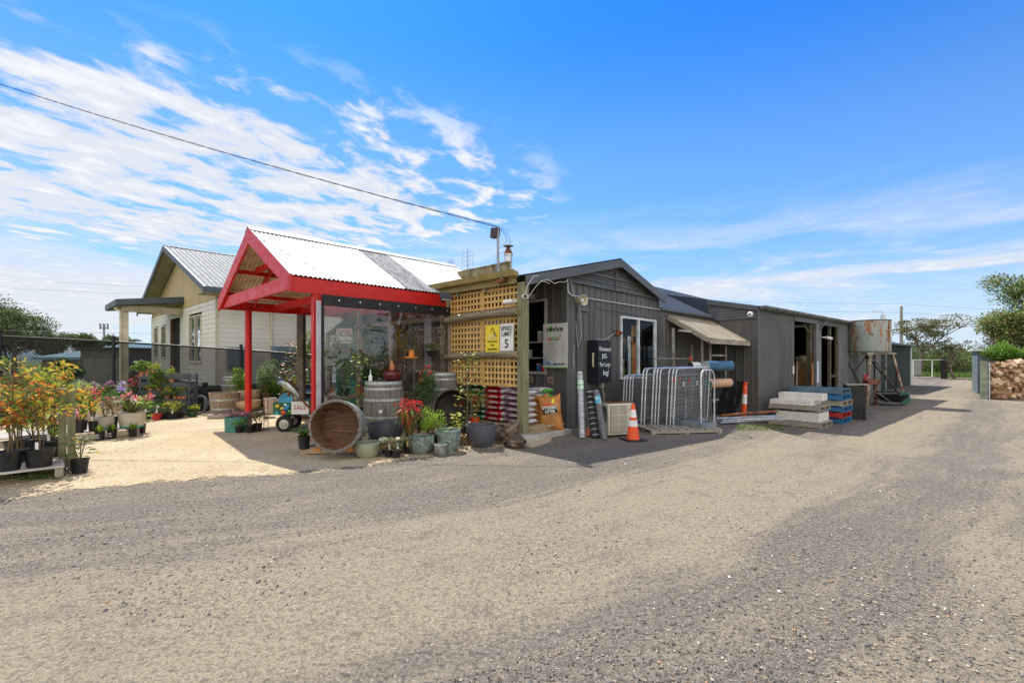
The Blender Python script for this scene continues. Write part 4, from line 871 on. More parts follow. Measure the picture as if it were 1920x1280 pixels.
for i in range(10):
    m = MB(); L = R.uniform(.38, .54); r = R.uniform(.10, .155); n = R.choice((3, 4, 4, 5)); a0 = R.random()*6
    pr = []
    for k in range(n):
        a = a0+2*math.pi*k/n+R.uniform(-.3, .3); rr = r*R.uniform(.7, 1.15); pr.append((rr*math.cos(a), rr*math.sin(a)))
    vs = [(-L/2+R.uniform(-.02, .02), y, z) for y, z in pr]+[(L/2+R.uniform(-.02, .02), y*R.uniform(.85, 1.1), z*R.uniform(.85, 1.1)) for y, z in pr]
    m.add(vs, [tuple(range(n))[::-1], tuple(range(n, 2*n))]+[(k, (k+1) % n, n+(k+1) % n, n+k) for k in range(n)])
    me = build('x', m, LOGM[i % 4]); protos.append(me.data); bpy.data.objects.remove(me)
lx0 = c2_.x+.30; cnt = 0
for row in range(15):
    for col in range(28):
        z = .10+row*.132; x = lx0+.32+col*.235+R.uniform(-.08, .08)
        top = 1.80+.22*ss((col-1)/6)+.05*math.sin(col)
        if z > top: continue
        y = c2_.y-.05+row*.05+R.uniform(-.1, .12)
        if x > 1.16*y+1: continue
        o = bpy.data.objects.new('firewood_log', R.choice(protos)); COL.objects.link(o)
        o.location = (x, y, GZ+z); o.rotation_euler = (R.uniform(0, 6), R.uniform(-.5, .5), R.choice((0, 1.57, 1.57, .5, -.5, 1.2))+R.uniform(-.25, .25)); o.scale = (R.uniform(.85, 1.15),)*3
        tag(o, 'split firewood log in the heap beside the corrugated fence', 'firewood', 'split logs in the firewood heap'); cnt += 1
m = MB(); m.prism([(lx0+1.1, c2_.y+.5, GZ), (lx0+8, c2_.y+.35, GZ), (lx0+8, c2_.y+1.1, GZ+1.7), (lx0+1.7, c2_.y+1.1, GZ+1.4)], (0, .6, 0)); tag(build('bark_heap', m, LOGM[3]), 'dark bark and log core behind the stacked firewood', 'firewood', kind='stuff')

# sleepers on pallets, blue pallets, drums
def pallet(name, label, loc, rz, w, d, h=.14, mt=PINE, group=None, nb=6, cat='pallet'):
    o = thing(name, label, cat, loc, rz, group)
    m = MB(); bw = w/(nb+ (nb-1)*.35)
    for k in range(nb): x = k*(bw*1.35); m.box(x, 0, h-.022, x+bw, d, h)
    build('deck_boards', m, mt, o)
    for k in range(3):
        m = MB(); y = [0, d/2-.04, d-.08][k]; m.box(.002, y+.002, .022, w-.002, y+.08, h-.023); build('bearer', m, mt, o)
    m = MB()
    for x in (0, w/2-.05, w-.1): m.box(x, 0, 0, x+.1, d, .02)
    build('bottom_boards', m, mt, o); return o
SLP = mat('pale concrete sleeper', (.72, .69, .62), .85, 0, .08, 4, .2, 40)
ps = P(1441, 795); ra = math.atan2(-.747, .665)
fd = Vector((.665, -.747)); dd = Vector((.747, .665))
def SP(a, b, z): return Vector((ps.x+fd.x*a+dd.x*b, ps.y+fd.y*a+dd.y*b, GZ+z))
pallet('timber_pallet', 'weathered pallet on the ground under the concrete sleepers', SP(0, 0, 0), ra, 1.47, 1.15, .18, GREYTY, nb=7)
pallet('timber_pallet', 'weathered pallet between the two sleeper stacks', SP(0, 0, .52), ra, 1.42, 1.12, .15, GREYTY, nb=7)
def sleepers(z0, rows, cols, xoff, w, tagtxt):
    nm = ['bottom', 'second', 'third', 'fourth', 'top']
    for r_ in range(rows):
        for c_ in range(cols):
            m = MB(); b = .06+c_*(1.04/cols); m.box(0, 0, 0, w, 1.0/cols, .068); o = build('concrete_sleeper', m, SLP, None, False, SP(xoff+R.uniform(-.01, .01), b, z0+r_*.0705), ra, .004)
            tag(o, 'pale sleeper %s, %s layer, %s row' % (tagtxt, nm[r_] if r_ < rows-1 else 'top', ['first', 'second', 'third', 'fourth'][c_]), 'sleeper', 'concrete sleepers stacked on pallets')
sleepers(.185, 4, 4, .20, 1.18, 'in the lower stack')
sleepers(.675, 2, 4, .01, 1.16, 'in the wide upper course')
for r_ in range(3):
    for c_ in range(2):
        m = MB(); m.box(0, 0, 0, 1.22, .24, .068); o = build('concrete_sleeper', m, SLP, None, False, SP(.16, .40+c_*.30, .675+.142+r_*.0705), ra, .004); tag(o, 'pale sleeper in the narrow top pile, %s layer, %s side' % (['bottom', 'middle', 'top'][r_], ['near', 'far'][c_]), 'sleeper', 'concrete sleepers stacked on pallets')
BLUEP = mat('blue painted pallet', (.03, .16, .34), .6, 0, .2, 3); BLUEF = mat('faded blue pallet', (.10, .17, .22), .7, 0, .2, 3); REDP = mat('red painted pallet', (.42, .03, .03), .6, 0, .2, 3)
lab = ['bright blue pallet at the bottom of the stack', 'red pallet second from the bottom', 'bright blue pallet above the red one', 'dark timber pallet in the middle of the blue stack', 'blue pallet second from the top', 'faded blue grey pallet on top of the stack']
q0 = SP(.05, 1.75, 0)
for k, mt_ in enumerate((BLUEP, REDP, BLUEP, GREYT, BLUEP, BLUEF)):
    pallet('timber_pallet', lab[k], (q0.x+R.uniform(-.04, .04), q0.y+R.uniform(-.05, .05), GZ+k*.19), ra+R.uniform(-.03, .03), 1.55, 1.2, .17, mt_, 'stack of blue and red pallets', 7)
p_ = P(1588, 786); o = thing('plastic_crate', 'black plastic crate with pale edge at the end of the pallets', 'crate', p_, ra+.5); m = MB(); m.prism([(0, 0, 0), (0, .05, 1.15), (0, .35, 1.2), (0, .75, .0)], (.06, 0, 0)); m.prism([(.5, 0, 0), (.5, .05, 1.15), (.5, .35, 1.2), (.5, .75, .0)], (.06, 0, 0)); m.box(.06, .03, .02, .5, .08, 1.15); build('side_panels', m, BLACKP, o); m = MB(); m.box(-.02, 0, 1.2, .6, .4, 1.24); build('top_board', m, GREYT, o)

# orange and white bollard at the end wall
pb2 = Vector((.509*14.75, 14.75, g(.509*14.75, 14.75)+.03)); o = thing('bollard', 'orange flexible bollard with a white band leaning by the shed', 'bollard', pb2, 0); o.rotation_euler = (0, rad(2.5), 0)
m = MB(); m.lathe([(.085, 0), (.075, .55)], 18); build('lower_tube', m, ORANGE, o, smooth=True); m = MB(); m.lathe([(.076, .55), (.071, .86)], 18); build('reflective_band', m, WHITE, o, smooth=True); m = MB(); m.lathe([(.072, .86), (.066, 1.13), (.055, 1.15)], 18); build('upper_tube', m, ORANGE, o, smooth=True); m = MB(); m.lathe([(.05, 1.15), (.045, 1.17), (.075, 1.19), (.075, 1.24), (0, 1.26)], 18); build('grip_top', m, ORANGE, o, smooth=True)
# traffic cone
pc = P(1187, 825); o = thing('traffic_cone', 'orange traffic cone with two white bands on the gravel', 'traffic cone', pc, rad(20))
m = MB(); m.box(-.19, -.19, 0, .19, .19, .03); build('base_plate', m, BLACKP, o, bevel=.01)
def cone_r(z): return .128-.098*(z/.70)
for a, b, mt_, nm in ((.03, .27, ORANGE, 'lower_cone'), (.27, .385, WHITE, 'reflective_band'), (.385, .44, ORANGE, 'middle_cone'), (.44, .585, WHITE, 'reflective_band'), (.585, .70, ORANGE, 'upper_cone')):
    m = MB(); e_ = .002 if mt_ is WHITE else 0; m.lathe([(cone_r(a)+e_, a), (cone_r(b)+e_, b)], 28); build(nm, m, mt_, o, smooth=True)

# mesh gates
def gate(label, px, py, h, L, ntags=0):
    p = P(px, py); o = thing('mesh_gate', label, 'gate', (p.x, p.y, p.z+.02), TH, 'galvanised mesh gates leaning in a row'); o.rotation_euler = (rad(3), 0, TH)
    r = .11; m = MB(); pts = [(0, 0, 0), (0, 0, h-r)]
    for k in range(1, 6): a = k/6*math.pi/2; pts.append((r-r*math.cos(a), 0, h-r+r*math.sin(a)))
    pts += [(r, 0, h), (L-r, 0, h)]
    for k in range(1, 6): a = k/6*math.pi/2; pts.append((L-r+r*math.sin(a), 0, h-r+r*math.cos(a)))
    pts += [(L, 0, h-r), (L, 0, 0)]; m.tube(pts, .0165, 8); m.tube([(0, 0, .06), (L, 0, .06)], .016, 8); build('tube_frame', m, GALV, o, smooth=True)
    m = MB(); z = .14
    while z < h-.12: m.tube([(.0, .006, z), (L, .006, z)], .005, 4, False); z += .085
    x = .1
    while x < L-.05: m.tube([(x, .01, .06), (x, .01, h-.02)], .005, 4, False); x += .095
    m.tube([(0, 0, h-.16), (L, 0, h-.16)], .008, 5); build('wire_mesh', m, GALVD, o); return o
g0 = gate('galvanised mesh gate at the front right end of the row', 1262, 808, 1.32, 1.85)
names = ['second gate from the front right', 'third gate from the front right', 'fourth gate from the front right', 'fifth gate in the row of gates', 'sixth gate in the row of gates', 'seventh gate in the row of gates', 'eighth gate in the row of gates']
for k, (px, py) in enumerate(((1256, 807), (1249, 806.5), (1233, 806), (1227, 806), (1221, 806), (1207, 806), (1201, 806))):
    p = P(px, py); d_ = dup(g0, (p.x, p.y, p.z+.02), None, 'galvanised mesh gate, '+names[k])
    d_.scale = (1, 1, 1.0+R.uniform(-.006, .006))
g1 = gate('shorter galvanised mesh gate just behind the cone', 1183, 797, 1.14, 1.7)
for k, (px, py) in enumerate(((1178, 797), (1172, 796), (1167, 796))):
    p = P(px, py); dup(g1, (p.x, p.y, p.z+.02), None, 'shorter galvanised mesh gate, '+['second from the cone', 'third from the cone', 'leftmost of the row'][k])
for i, (px, py, z, mt_, lb) in enumerate(((1261, 712, 0, REDINK, 'red tag wired to the gate row, left one'), (1272, 707, 0, REDINK, 'red tag wired to the front gate'), (1290, 712, 0, REDINK, 'red tag hanging near the trolley hoop'), (1279, 719, 0, WHITE, 'white oval tag on the front gate'), (1304, 717, 0, WHITE, 'white tag on the right half of the front gate'))):
    p = Q(px, py, 9.9+.7*(px-1262)/40.); p.y -= .08; m = MB(); m.cbox((0, 0, 0), (.07, .006, .10)); o = build('tag', m, mt_, None, False, p, TH, .004); tag(o, lb, 'tag')
# flat trolley with two hoops on a pallet
pt = P(1316, 812); 
pallet('timber_pallet', 'weathered pallet under the trolley and gates', P(1222, 815), rad(8), 1.55, .9, .09, GREYTY, nb=8)
tr = thing('flat_trolley', 'grey steel platform trolley with two tall hoops', 'trolley', (pt.x, pt.y, .06), rad(33)); 
m = MB(); m.box(-.0, 0, .0, .52, .02, .14); m.box(0, 0.02, 0, .02, 1.2, .14); m.box(.5, .02, 0, .52, 1.2, .14); m.box(.02, .02, .1, .5, 1.2, .12); build('platform', m, mat('blue grey steel', (.20, .24, .25), .5, .3), tr)
for y in (.04, .75):
    m = MB(); pts = [(.03, y, .1), (.03, y, 1.1), (.06, y, 1.2), (.12, y, 1.25), (.38, y, 1.25), (.45, y, 1.2), (.49, y, 1.1), (.49, y, .1)]; m.tube(pts, .017, 8); build('hoop', m, GALV, tr, smooth=True)
# roll rack with fabric rolls under the awning
rk = thing('roll_rack', 'rusty white steel rack holding rolls under the awning', 'rack', P(1361, 781), TH); RK = mat('flaking white steel', (.36, .35, .31), .6, .2, .2, 5, 0, 40, None, (.18, .10, .06), 3)
m = MB(); 
for a, b in (((0, 0, 0), (0, 0, 2.25)), ((-1.3, .55, 0), (-1.3, .55, 2.3)), ((0, 0, 1.95), (-1.3, .0, 1.95)), ((0, .0, .6), (-1.2, .0, .6)), ((-1.3, 0, 0), (-1.3, 0, 2.3)), ((-2.9, .4, .0), (-2.9, .4, 2.7)), ((-1.9, .0, 0), (-1.9, 0, 2.55)), ((-3.0, .2, 2.62), (-1.9, .0, 2.6))): m.beam(a, b, .05, .05)
build('frame', m, RK, rk)
def roll(px, py, Z, r, L, ang, mt_, core, lb):
    p = Q(px, py, Z); o = thing('fabric_roll', lb, 'roll', p, ang); rot = Matrix.Rotation(rad(90), 3, 'Y'); m = MB(); m.lathe([(r, -L/2), (r*1.02, 0), (r, L/2)], 20, (0, 0, 0), rot); build('roll_body', m, mt_, o, smooth=True)
    m = MB(); m.lathe([(r*.98, -L/2-.004), (r*.5, -L/2-.006), (r*.45, -L/2-.002), (r*.4, -L/2+.0)], 20, (0, 0, 0), rot); m.lathe([(r*.45, -L/2-.003), (0, -L/2-.003)], 20, (0, 0, 0), rot); build('core_end', m, core, o, smooth=True); return o
roll(1347, 686, 12.3, .135, .95, rad(25), mat('blue geotextile', (.045, .12, .21), .8), mat('pale core', (.45, .47, .42), .6), 'blue fabric roll high on the rack')
roll(1348, 718, 12.2, .12, .90, rad(30), mat('peach shrink wrap', (.50, .31, .20), .5), mat('teal core', (.02, .20, .17), .6), 'peach wrapped roll under the blue roll')
roll(1302, 686, 12.6, .11, .3, rad(25), WHITEPL, mat('dark core', (.05, .04, .04), .6), 'white paper roll end on the left of the rack')
m = MB(); 
for j in range(9):
    for i in range(9): m.v.append((.6*i/8+.35*(1-j/8.)*(i/8.), .06*math.sin(i*1.8+j*.4)+.35*(1-j/8.), .95*j/8+.04))
for j in range(8):
    for i in range(8): m.f.append((j*9+i, j*9+i+1, (j+1)*9+i+1, (j+1)*9+i)); m.m.append(0)
o = build('black_tarp', m, mat('black plastic film', (.012, .012, .014), .3), None, True, P(1362, 783), rad(25)); tag(o, 'crumpled black plastic film hanging below the rolls', 'tarp')
o = thing('frame_trestle', 'square steel trestle with orange tape corners behind the gates', 'trestle', P(1248, 795)+Vector((0, .9, 0)), TH); m = MB()
for a, b in (((0, 0, 0), (0, 0, 1.55)), ((2.2, 0, 0), (2.2, 0, 1.55)), ((0, 0, 1.55), (2.2, 0, 1.55))): m.beam(a, b, .035, .035)
build('frame', m, mat('grey steel tube', (.22, .215, .2), .5, .3), o); m = MB(); m.beam((2.18, -.03, 1.5), (2.24, -.03, 1.6), .05, .08); m.beam((2.2, -.03, .95), (2.2, -.03, 1.05), .05, .05); build('orange_tape', m, ORANGE, o)
for i, (dx, dy_, L, a_) in enumerate(((0, 0, 1.8, 8), (.1, .12, 1.7, 5), (.0, .25, 1.9, 3), (.3, -.12, 1.5, -14), (.2, .4, 2.0, 12))):
    p = P(1350, 797); m = MB(); m.tube([(0, 0, .06), (L, 0, .06)], .03 if i != 3 else .018, 8); o = build('steel_pipe', m, GALVD if i < 4 else RUST, None, True, (p.x+dx, p.y+dy_, p.z+.03*i), rad(a_+12)); tag(o, ['thick grey pipe nearest the driveway', 'grey pipe second in the loose bundle', 'grey pipe lying in the middle of the bundle', 'thin grey pipe angled off the bundle', 'rusty pipe at the back of the loose bundle'][i], 'pipe', 'loose pipes by the trolley')

# air conditioner, rolls of mesh, terracotta pot against the shop wall
pa_ = P(1141, 820); ac = thing('air_conditioner', 'cream air conditioner outdoor unit against the shop wall', 'air conditioner', (pa_.x, pa_.y, 0), rad(20))
CRP = mat('aged cream enamel', (.62, .58, .48), .5, 0, .06, 3); m = MB(); m.box(0, 0, .04, .58, .30, .66); build('casing', m, CRP, ac, bevel=.008)
m = MB(); m.box(.04, -.012, .08, .42, -.001, .62); build('grille', m, mat('dark grille', (.17, .15, .12), .6), ac)
m = MB(); z = .09
while z < .61: m.box(.045, -.02, z, .415, -.0125, z+.008); z += .0165
m.box(.04, -.022, .25, .42, -.0125, .262); m.box(.04, -.022, .43, .42, -.0125, .442); m.box(.22, -.022, .09, .232, -.0125, .61); build('louvres', m, CRP, ac)
m = MB()
for k in range(9): m.box(-.012, .05, .3+k*.035, -.001, .28, .315+k*.035)
build('side_fins', m, BLACK, ac); m = MB(); m.box(.02, .02, .661, .56, .28, .67); build('rusty_top', m, RUST, ac); m = MB(); m.box(.47, -.004, .52, .53, -.001, .54); build('badge', m, REDINK, ac)
def rolltube(px, py, tx, ty, r, mt_, lb, rings=0, col=None):
    p = P(px, py); o = thing('mesh_roll', lb, 'roll', p); Z = p.y; top = Q(tx, ty, Z+.38)-p; m = MB(); m.tube([(0, 0, .0), tuple(top*.5), tuple(top)], r, 16); build('roll_body', m, mt_, o, smooth=True)
    if rings:
        m = MB()
        for k in range(rings): c = top*((k+.5)/rings); m.tube([c-top.normalized()*.008, c+top.normalized()*.008], r+.006, 16)
        build('wire_rings', m, GALVD, o)
    if col:
        m = MB(); m.tube([top*.72, top*.88], r+.004, 16); build('paper_label', m, col, o, smooth=True)
    return o
wm = mat('pale galvanised netting', (.40, .43, .47), .5, .3, .35, 40, .5, 60)
rolltube(1092, 820, 1087, 697, .062, wm, 'silver wire netting roll standing nearest the shop corner', 12, mat('green white label', (.55, .70, .58), .5, 0, .3, 9, 0, 40, None, (.10, .45, .12), 7))
rolltube(1117, 821, 1105, 731, .082, mat('black shade cloth', (.022, .023, .024), .8, 0, .3, 30, .5, 40), 'black shade cloth roll leaning between two rolls', 9)
rolltube(1134, 824, 1118, 732, .058, mat('grey netting', (.14, .145, .15), .7, 0, .4, 30, .5, 40), 'grey netting roll with a blue label leaning left', 0, mat('blue white label', (.6, .65, .62), .5, 0, .1, 9, 0, 40, None, (.03, .35, .5), 6))
p_ = P(1103, 819); o = thing('terracotta_pot', 'terracotta pot lying between the rolls', 'pot', (p_.x, p_.y+.05, .075), rad(60)); m = MB(); m.lathe([(.055, -.05), (.075, .05), (.082, .05), (.082, .07), (.06, .07), (.05, -.03), (0, -.03)], 18, (0, 0, 0), Matrix.Rotation(rad(80), 3, 'Y')); build('pot_body', m, TERRA, o, smooth=True)
# ------------------------------------------------------------ cream house
HA = math.atan2(.737, .676)
hcx, hcy = .676*5.36-.737*20.8, .737*5.36+.676*20.8
hs_ = thing('cream_house', 'cream weatherboard house with grey gabled metal roof', 'house', (hcx, hcy, 0), HA)
def hx(px, v=20.8): k = (px-CX)/F; return (.737*v+k*.676*v)/(.676-k*.737)-5.36       # distance along the side wall
def hv(px, u=5.36): k = (px-CX)/F; return (.676*u-k*.737*u)/(.737+k*.676)-20.8       # distance along the gable wall
ZE = 3.95; HL = 9.2; HW = 12.6; AP = 5.8; AZZ = 6.85
def boards(mb, x0, x1, z0, z1, M, holes, pitch=.19):
    z = z0
    while z < z1-.01:
        z2 = min(z+pitch, z1); cuts = sorted((h[0], h[1]) for h in holes if h[2] < z+.08 and h[3] > z+.08); cur = x0
        for a, b in cuts+[(x1, x1)]:
            if a > cur+.01:
                mb.quad(M(cur, .022, z), M(a, .022, z), M(a, .004, z2), M(cur, .004, z2)); mb.quad(M(cur, 0, z), M(a, 0, z), M(a, .022, z), M(cur, .022, z))
            cur = max(cur, b)
        z = z2
wa, wb = hv(379), hv(356); wz0, wz1 = 1.40, 3.45
n1a, n1b = hv(311.5), hv(304); n2a, n2b = hv(297), hv(290); da, db = hv(338), hv(320)
GM = lambda x, d, z: (-d, x, z)
m = MB(); boards(m, 0, HW, .5, ZE, GM, [(wa, wb, wz0, wz1), (n1a, n1b, 1.6, 3.3), (n2a, n2b, 1.6, 3.3), (da, db, .5, 3.6)]); build('gable_wall', m, CREAM, hs_)
s1, s2 = hx(640), hx(664)
m = MB(); boards(m, 0, HL, .5, ZE, lambda x, d, z: (x, -d, z), [(s1, s2, 2.55, 3.45)]); build('side_wall', m, CREAM, hs_)
for q in ((-.04, -.04, .5, .06, -.001, ZE), (-.03, HW-.06, .5, 0, HW, ZE)): build('corner_trim', MB().box(*q), mat('cream trim', (.60, .54, .40), .5), hs_)
m = MB(); m.prism([(0, -.0, ZE), (0, HW, ZE), (0, HW, ZE+.2), (0, AP, AZZ-.25), (0, -.0, ZE+.25)], (.05, 0, 0)); m.box(-.028, 0, ZE-.04, -.001, HW, ZE+.03); build('gable_panel', m, BUFF, hs_)
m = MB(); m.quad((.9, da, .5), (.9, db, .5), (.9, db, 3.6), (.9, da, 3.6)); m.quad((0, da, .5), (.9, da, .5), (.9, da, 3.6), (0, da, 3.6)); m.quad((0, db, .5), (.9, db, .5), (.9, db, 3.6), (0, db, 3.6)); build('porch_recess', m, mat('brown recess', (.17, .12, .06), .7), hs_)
def win_(a, b, z0, z1, n, M_, nm='window'):
    w = MB(); t_ = .06
    def bx(x0, za, x1, zb, d0=-.06, d1=.05):
        p, q = M_(x0, d0, za), M_(x1, d1, zb); w.box(min(p[0], q[0]), min(p[1], q[1]), za, max(p[0], q[0]), max(p[1], q[1]), zb)
    bx(a, z0, a+t_, z1); bx(b-t_, z0, b, z1); bx(a+t_, z1-t_, b-t_, z1); bx(a-.04, z0-.05, b+.04, z0, -.02, .1)
    for k in range(1, n): x = a+(b-a)*k/n; bx(x-t_/1.5, z0, x+t_/1.5, z1-t_)
    wo = build(nm, w, mat('cream trim', (.60, .54, .40), .5), hs_)
    p = MB(); p.quad(M_(a, -.01, z0), M_(b, -.01, z0), M_(b, -.01, z1), M_(a, -.01, z1)); build('pane', p, glass('dark house glass', (.05, .06, .07), 1.6), wo)
    return wo
win_(wa, wb, wz0, wz1, 2, GM); win_(n1a, n1b, 1.6, 3.3, 1, GM); win_(n2a, n2b, 1.6, 3.3, 1, GM); win_(s1, s2, 2.55, 3.45, 1, lambda x, d, z: (x, -d, z))
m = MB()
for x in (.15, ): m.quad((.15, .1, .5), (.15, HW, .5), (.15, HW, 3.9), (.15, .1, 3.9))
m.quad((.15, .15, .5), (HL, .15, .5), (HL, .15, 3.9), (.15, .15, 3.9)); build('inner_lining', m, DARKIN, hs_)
OH = .66; EV = 1.12; zE = 4.18; R0 = -OH
HRM = mat('grey house roof', (.19, .195, .20), .75, 0, .06, 1); DG = mat('dark slate trim', (.075, .095, .105), .5, 0, .06, 2)
SLh = math.hypot(AP+EV, AZZ-zE)
for sgn in (1, -1):
    m = MB(); sheet(m, ribs(HL+2*OH, .20, .03, .03, .02, R0), lambda x: .0, lambda x: SLh, lambda x, d, s: (x, AP-sgn*s*(AP+EV)/SLh, AZZ-s*(AZZ-zE)/SLh+.03+d)); build('roof', m, HRM, hs_)
    m = MB(); e_ = AP-sgn*(AP+EV); m.prism([(R0-.03, AP, AZZ+.04), (R0-.03, e_, zE+.04), (R0-.03, e_, zE-.20), (R0-.03, AP, AZZ-.22)], (.05, 0, 0)); build('barge_board', m, DG, hs_)
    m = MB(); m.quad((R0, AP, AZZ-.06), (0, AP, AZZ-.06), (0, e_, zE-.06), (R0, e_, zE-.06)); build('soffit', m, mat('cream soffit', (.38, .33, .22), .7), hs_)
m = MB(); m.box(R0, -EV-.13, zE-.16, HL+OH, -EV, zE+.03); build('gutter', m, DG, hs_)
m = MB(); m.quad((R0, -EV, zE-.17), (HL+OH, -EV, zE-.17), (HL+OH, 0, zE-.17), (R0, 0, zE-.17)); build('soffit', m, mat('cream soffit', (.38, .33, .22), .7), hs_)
m = MB()
for sgn in (1, -1): m.prism([(R0, AP, AZZ+.075), (R0, AP-sgn*.22, AZZ-.01), (R0, AP-sgn*.22, AZZ-.02)], (HL+2*OH, 0, 0))
build('ridge_cap', m, HRM, hs_)
# porch
pv0, pv1 = 26.1-20.8, 29.2-20.8
m = MB(); m.prism([(-.02, pv0-.2, 4.46), (-2.45, pv0-.2, 4.12), (-2.45, pv0-.2, 3.86), (-.02, pv0-.2, 4.16)], (0, 3.5, 0)); build('porch_roof', m, DG, hs_)
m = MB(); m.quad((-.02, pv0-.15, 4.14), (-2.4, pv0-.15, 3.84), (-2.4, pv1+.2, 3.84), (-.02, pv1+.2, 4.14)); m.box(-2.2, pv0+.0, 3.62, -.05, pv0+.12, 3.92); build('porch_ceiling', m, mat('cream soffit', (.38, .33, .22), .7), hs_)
for y in (pv0+.1, pv0+.75):
    m = MB(); m.box(-2.2, y, .5, -1.98, y+.22, 3.8); build('porch_post', m, mat('cream trim', (.60, .54, .40), .5), hs_)
m = MB(); m.tube([(-2.4, pv0+.4, 3.78), (-2.25, pv0+.1, 3.6), (-2.25, pv0+.05, .5)], .05, 8); build('downpipe', m, mat('cream trim', (.60, .54, .40), .5), hs_)
dx_ = hx(508); m = MB(); m.tube([(dx_, -.08, .6), (dx_, -.08, zE-.2)], .05, 8); build('downpipe', m, mat('cream trim', (.60, .54, .40), .5), hs_)
for px, z, w, lb in ((440, 1.55, .62, 'dark meter box behind the fence on the house side'), (528, 1.62, .95, 'grey gas box on the side wall behind the fence')):
    x = hx(px); o = thing('wall_box', lb, 'box', (hcx+.676*x+.737*.12, hcy+.737*x-.676*.12, z-.35), HA); m = MB(); m.box(-w/2, -.25, 0, w/2, .05, .8); build('cabinet', m, mat('grey blue cabinet', (.16, .20, .24), .5), o); m = MB(); m.tube([(0, -.1, 0), (0, -.1, -.6)], .03, 6); build('pipe', m, BLACK, o)

# ------------------------------------------------------------ chain link fence
fp = [(-260, 616, 10.8), (0, 630, 11.6), (213, 640.5, 12.6), (452, 655.5, 13.9), (620, 668, 14.8)]
fpts = [Q(a, b, c) for a, b, c in fp]
fe = thing('chain_fence', 'black chain link fence with shade cloth behind the nursery', 'fence', (fpts[0].x, fpts[0].y, 0)); o0 = Vector(fe.location)
for i, p in enumerate(fpts):
    m = MB(); q = p-o0; m.tube([(q.x, q.y, -.1), (q.x, q.y, p.z+.13)], .042, 10); m.tube([(q.x, q.y, p.z+.13), (q.x, q.y, p.z+.16)], .05, 10); build('post', m, BLACK, fe)
m = MB(); m.tube([p-o0+Vector((0, 0, 0)) for p in fpts], .027, 8); build('top_rail', m, BLACK, fe)
m = MB(); mc = MB()
for a, b in zip(fpts, fpts[1:]):
    L = (Vector((b.x, b.y))-Vector((a.x, a.y))).length; d = (b-a); d.z = 0; d /= L; st_ = .085; zb = .55
    def pt(s, z): return Vector((a.x-o0.x, a.y-o0.y, 0))+d*s+Vector((0, 0, z))
    nrm = Vector((d.y, -d.x, 0))
    zt = lambda s: a.z+(b.z-a.z)*s/L-.01
    k = -30
    while k*st_ < L:
        for sg in (1, -1):
            # diagonal wire from the bottom up to the rail, clipped to the bay
            s0 = k*st_; Hh = zt(min(max(s0, 0), L))-zb; sA, sB = (s0, s0+Hh*.9) if sg == 1 else (s0+Hh*.9, s0)
            zA, zB_ = zb, zb+Hh
            def clip(s, z, s2, z2):
                pts = []
                for t0 in (0., 1.):
                    pts.append([s+(s2-s)*t0, z+(z2-z)*t0])
                for q in pts:
                    for lim in (0, L):
                        if (q[0] < 0 and lim == 0) or (q[0] > L and lim == L):
                            if abs(s2-s) > 1e-6: t0 = (lim-s)/(s2-s); q[0] = lim; q[1] = z+(z2-z)*t0
                return pts
            if max(sA, sB) <= 0 or min(sA, sB) >= L: continue
            (q1, w1), (q2, w2) = clip(sA, zA, sB, zB_)
            if abs(w1-w2) > .03: m.tube([pt(q1, w1)+nrm*.006*sg, pt(q2, w2)+nrm*.006*sg], .0036, 3, False)
        k += 1
    mc.quad(pt(0, zb), pt(L, zb), pt(L, zt(L)+.0), pt(0, zt(0)+.0))
build('wire_mesh', m, BLACK, fe)
def clothm():
    m = bpy.data.materials.new('grey shade cloth'); m.use_nodes = True; t = NT(m.node_tree); b = t.n['Principled BSDF']; b.inputs['Base Color'].default_value = (.02, .02, .018, 1); b.inputs['Roughness'].default_value = .9
    tr = t.new('ShaderNodeBsdfTransparent'); mx = t.new('ShaderNodeMixShader'); mx.inputs[0].default_value = .58; t.l.new(tr.outputs[0], mx.inputs[1]); t.l.new(b.outputs[0], mx.inputs[2]); t.l.new(mx.outputs[0], t.n['Material Output'].inputs[0]); return m
for v in range(len(mc.v)): x, y, z = mc.v[v]; mc.v[v] = (x, y+.03, z)
build('shade_cloth', mc, clothm(), fe)
# black sleeper edging along the foot of the fence
ed = thing('retaining_wall', 'low black timber retaining wall under the fence', 'wall', (fpts[2].x, fpts[2].y, 0)); o1 = Vector(ed.location); m = MB()
for z0 in (.0, .22, .46):
    for a, b in ((fpts[2]+Vector((1.3, 0, 0)), fpts[3]), (fpts[3], fpts[4])): m.beam((a.x-o1.x, a.y-o1.y-.12, z0+.12), (b.x-o1.x, b.y-o1.y-.12, z0+.12), .08, .20)
build('timber_rails', m, mat('black sleeper', (.02, .019, .017), .8, 0, .3, 4), ed)
for k in range(7):
    p = fpts[2].lerp(fpts[4], .1+k*.14)-o1; m = MB(); m.box(p.x, p.y-.1, 0, p.x+.1, p.y-.0, .85); build('post', m, mat('black sleeper', (.02, .019, .017), .8), ed)
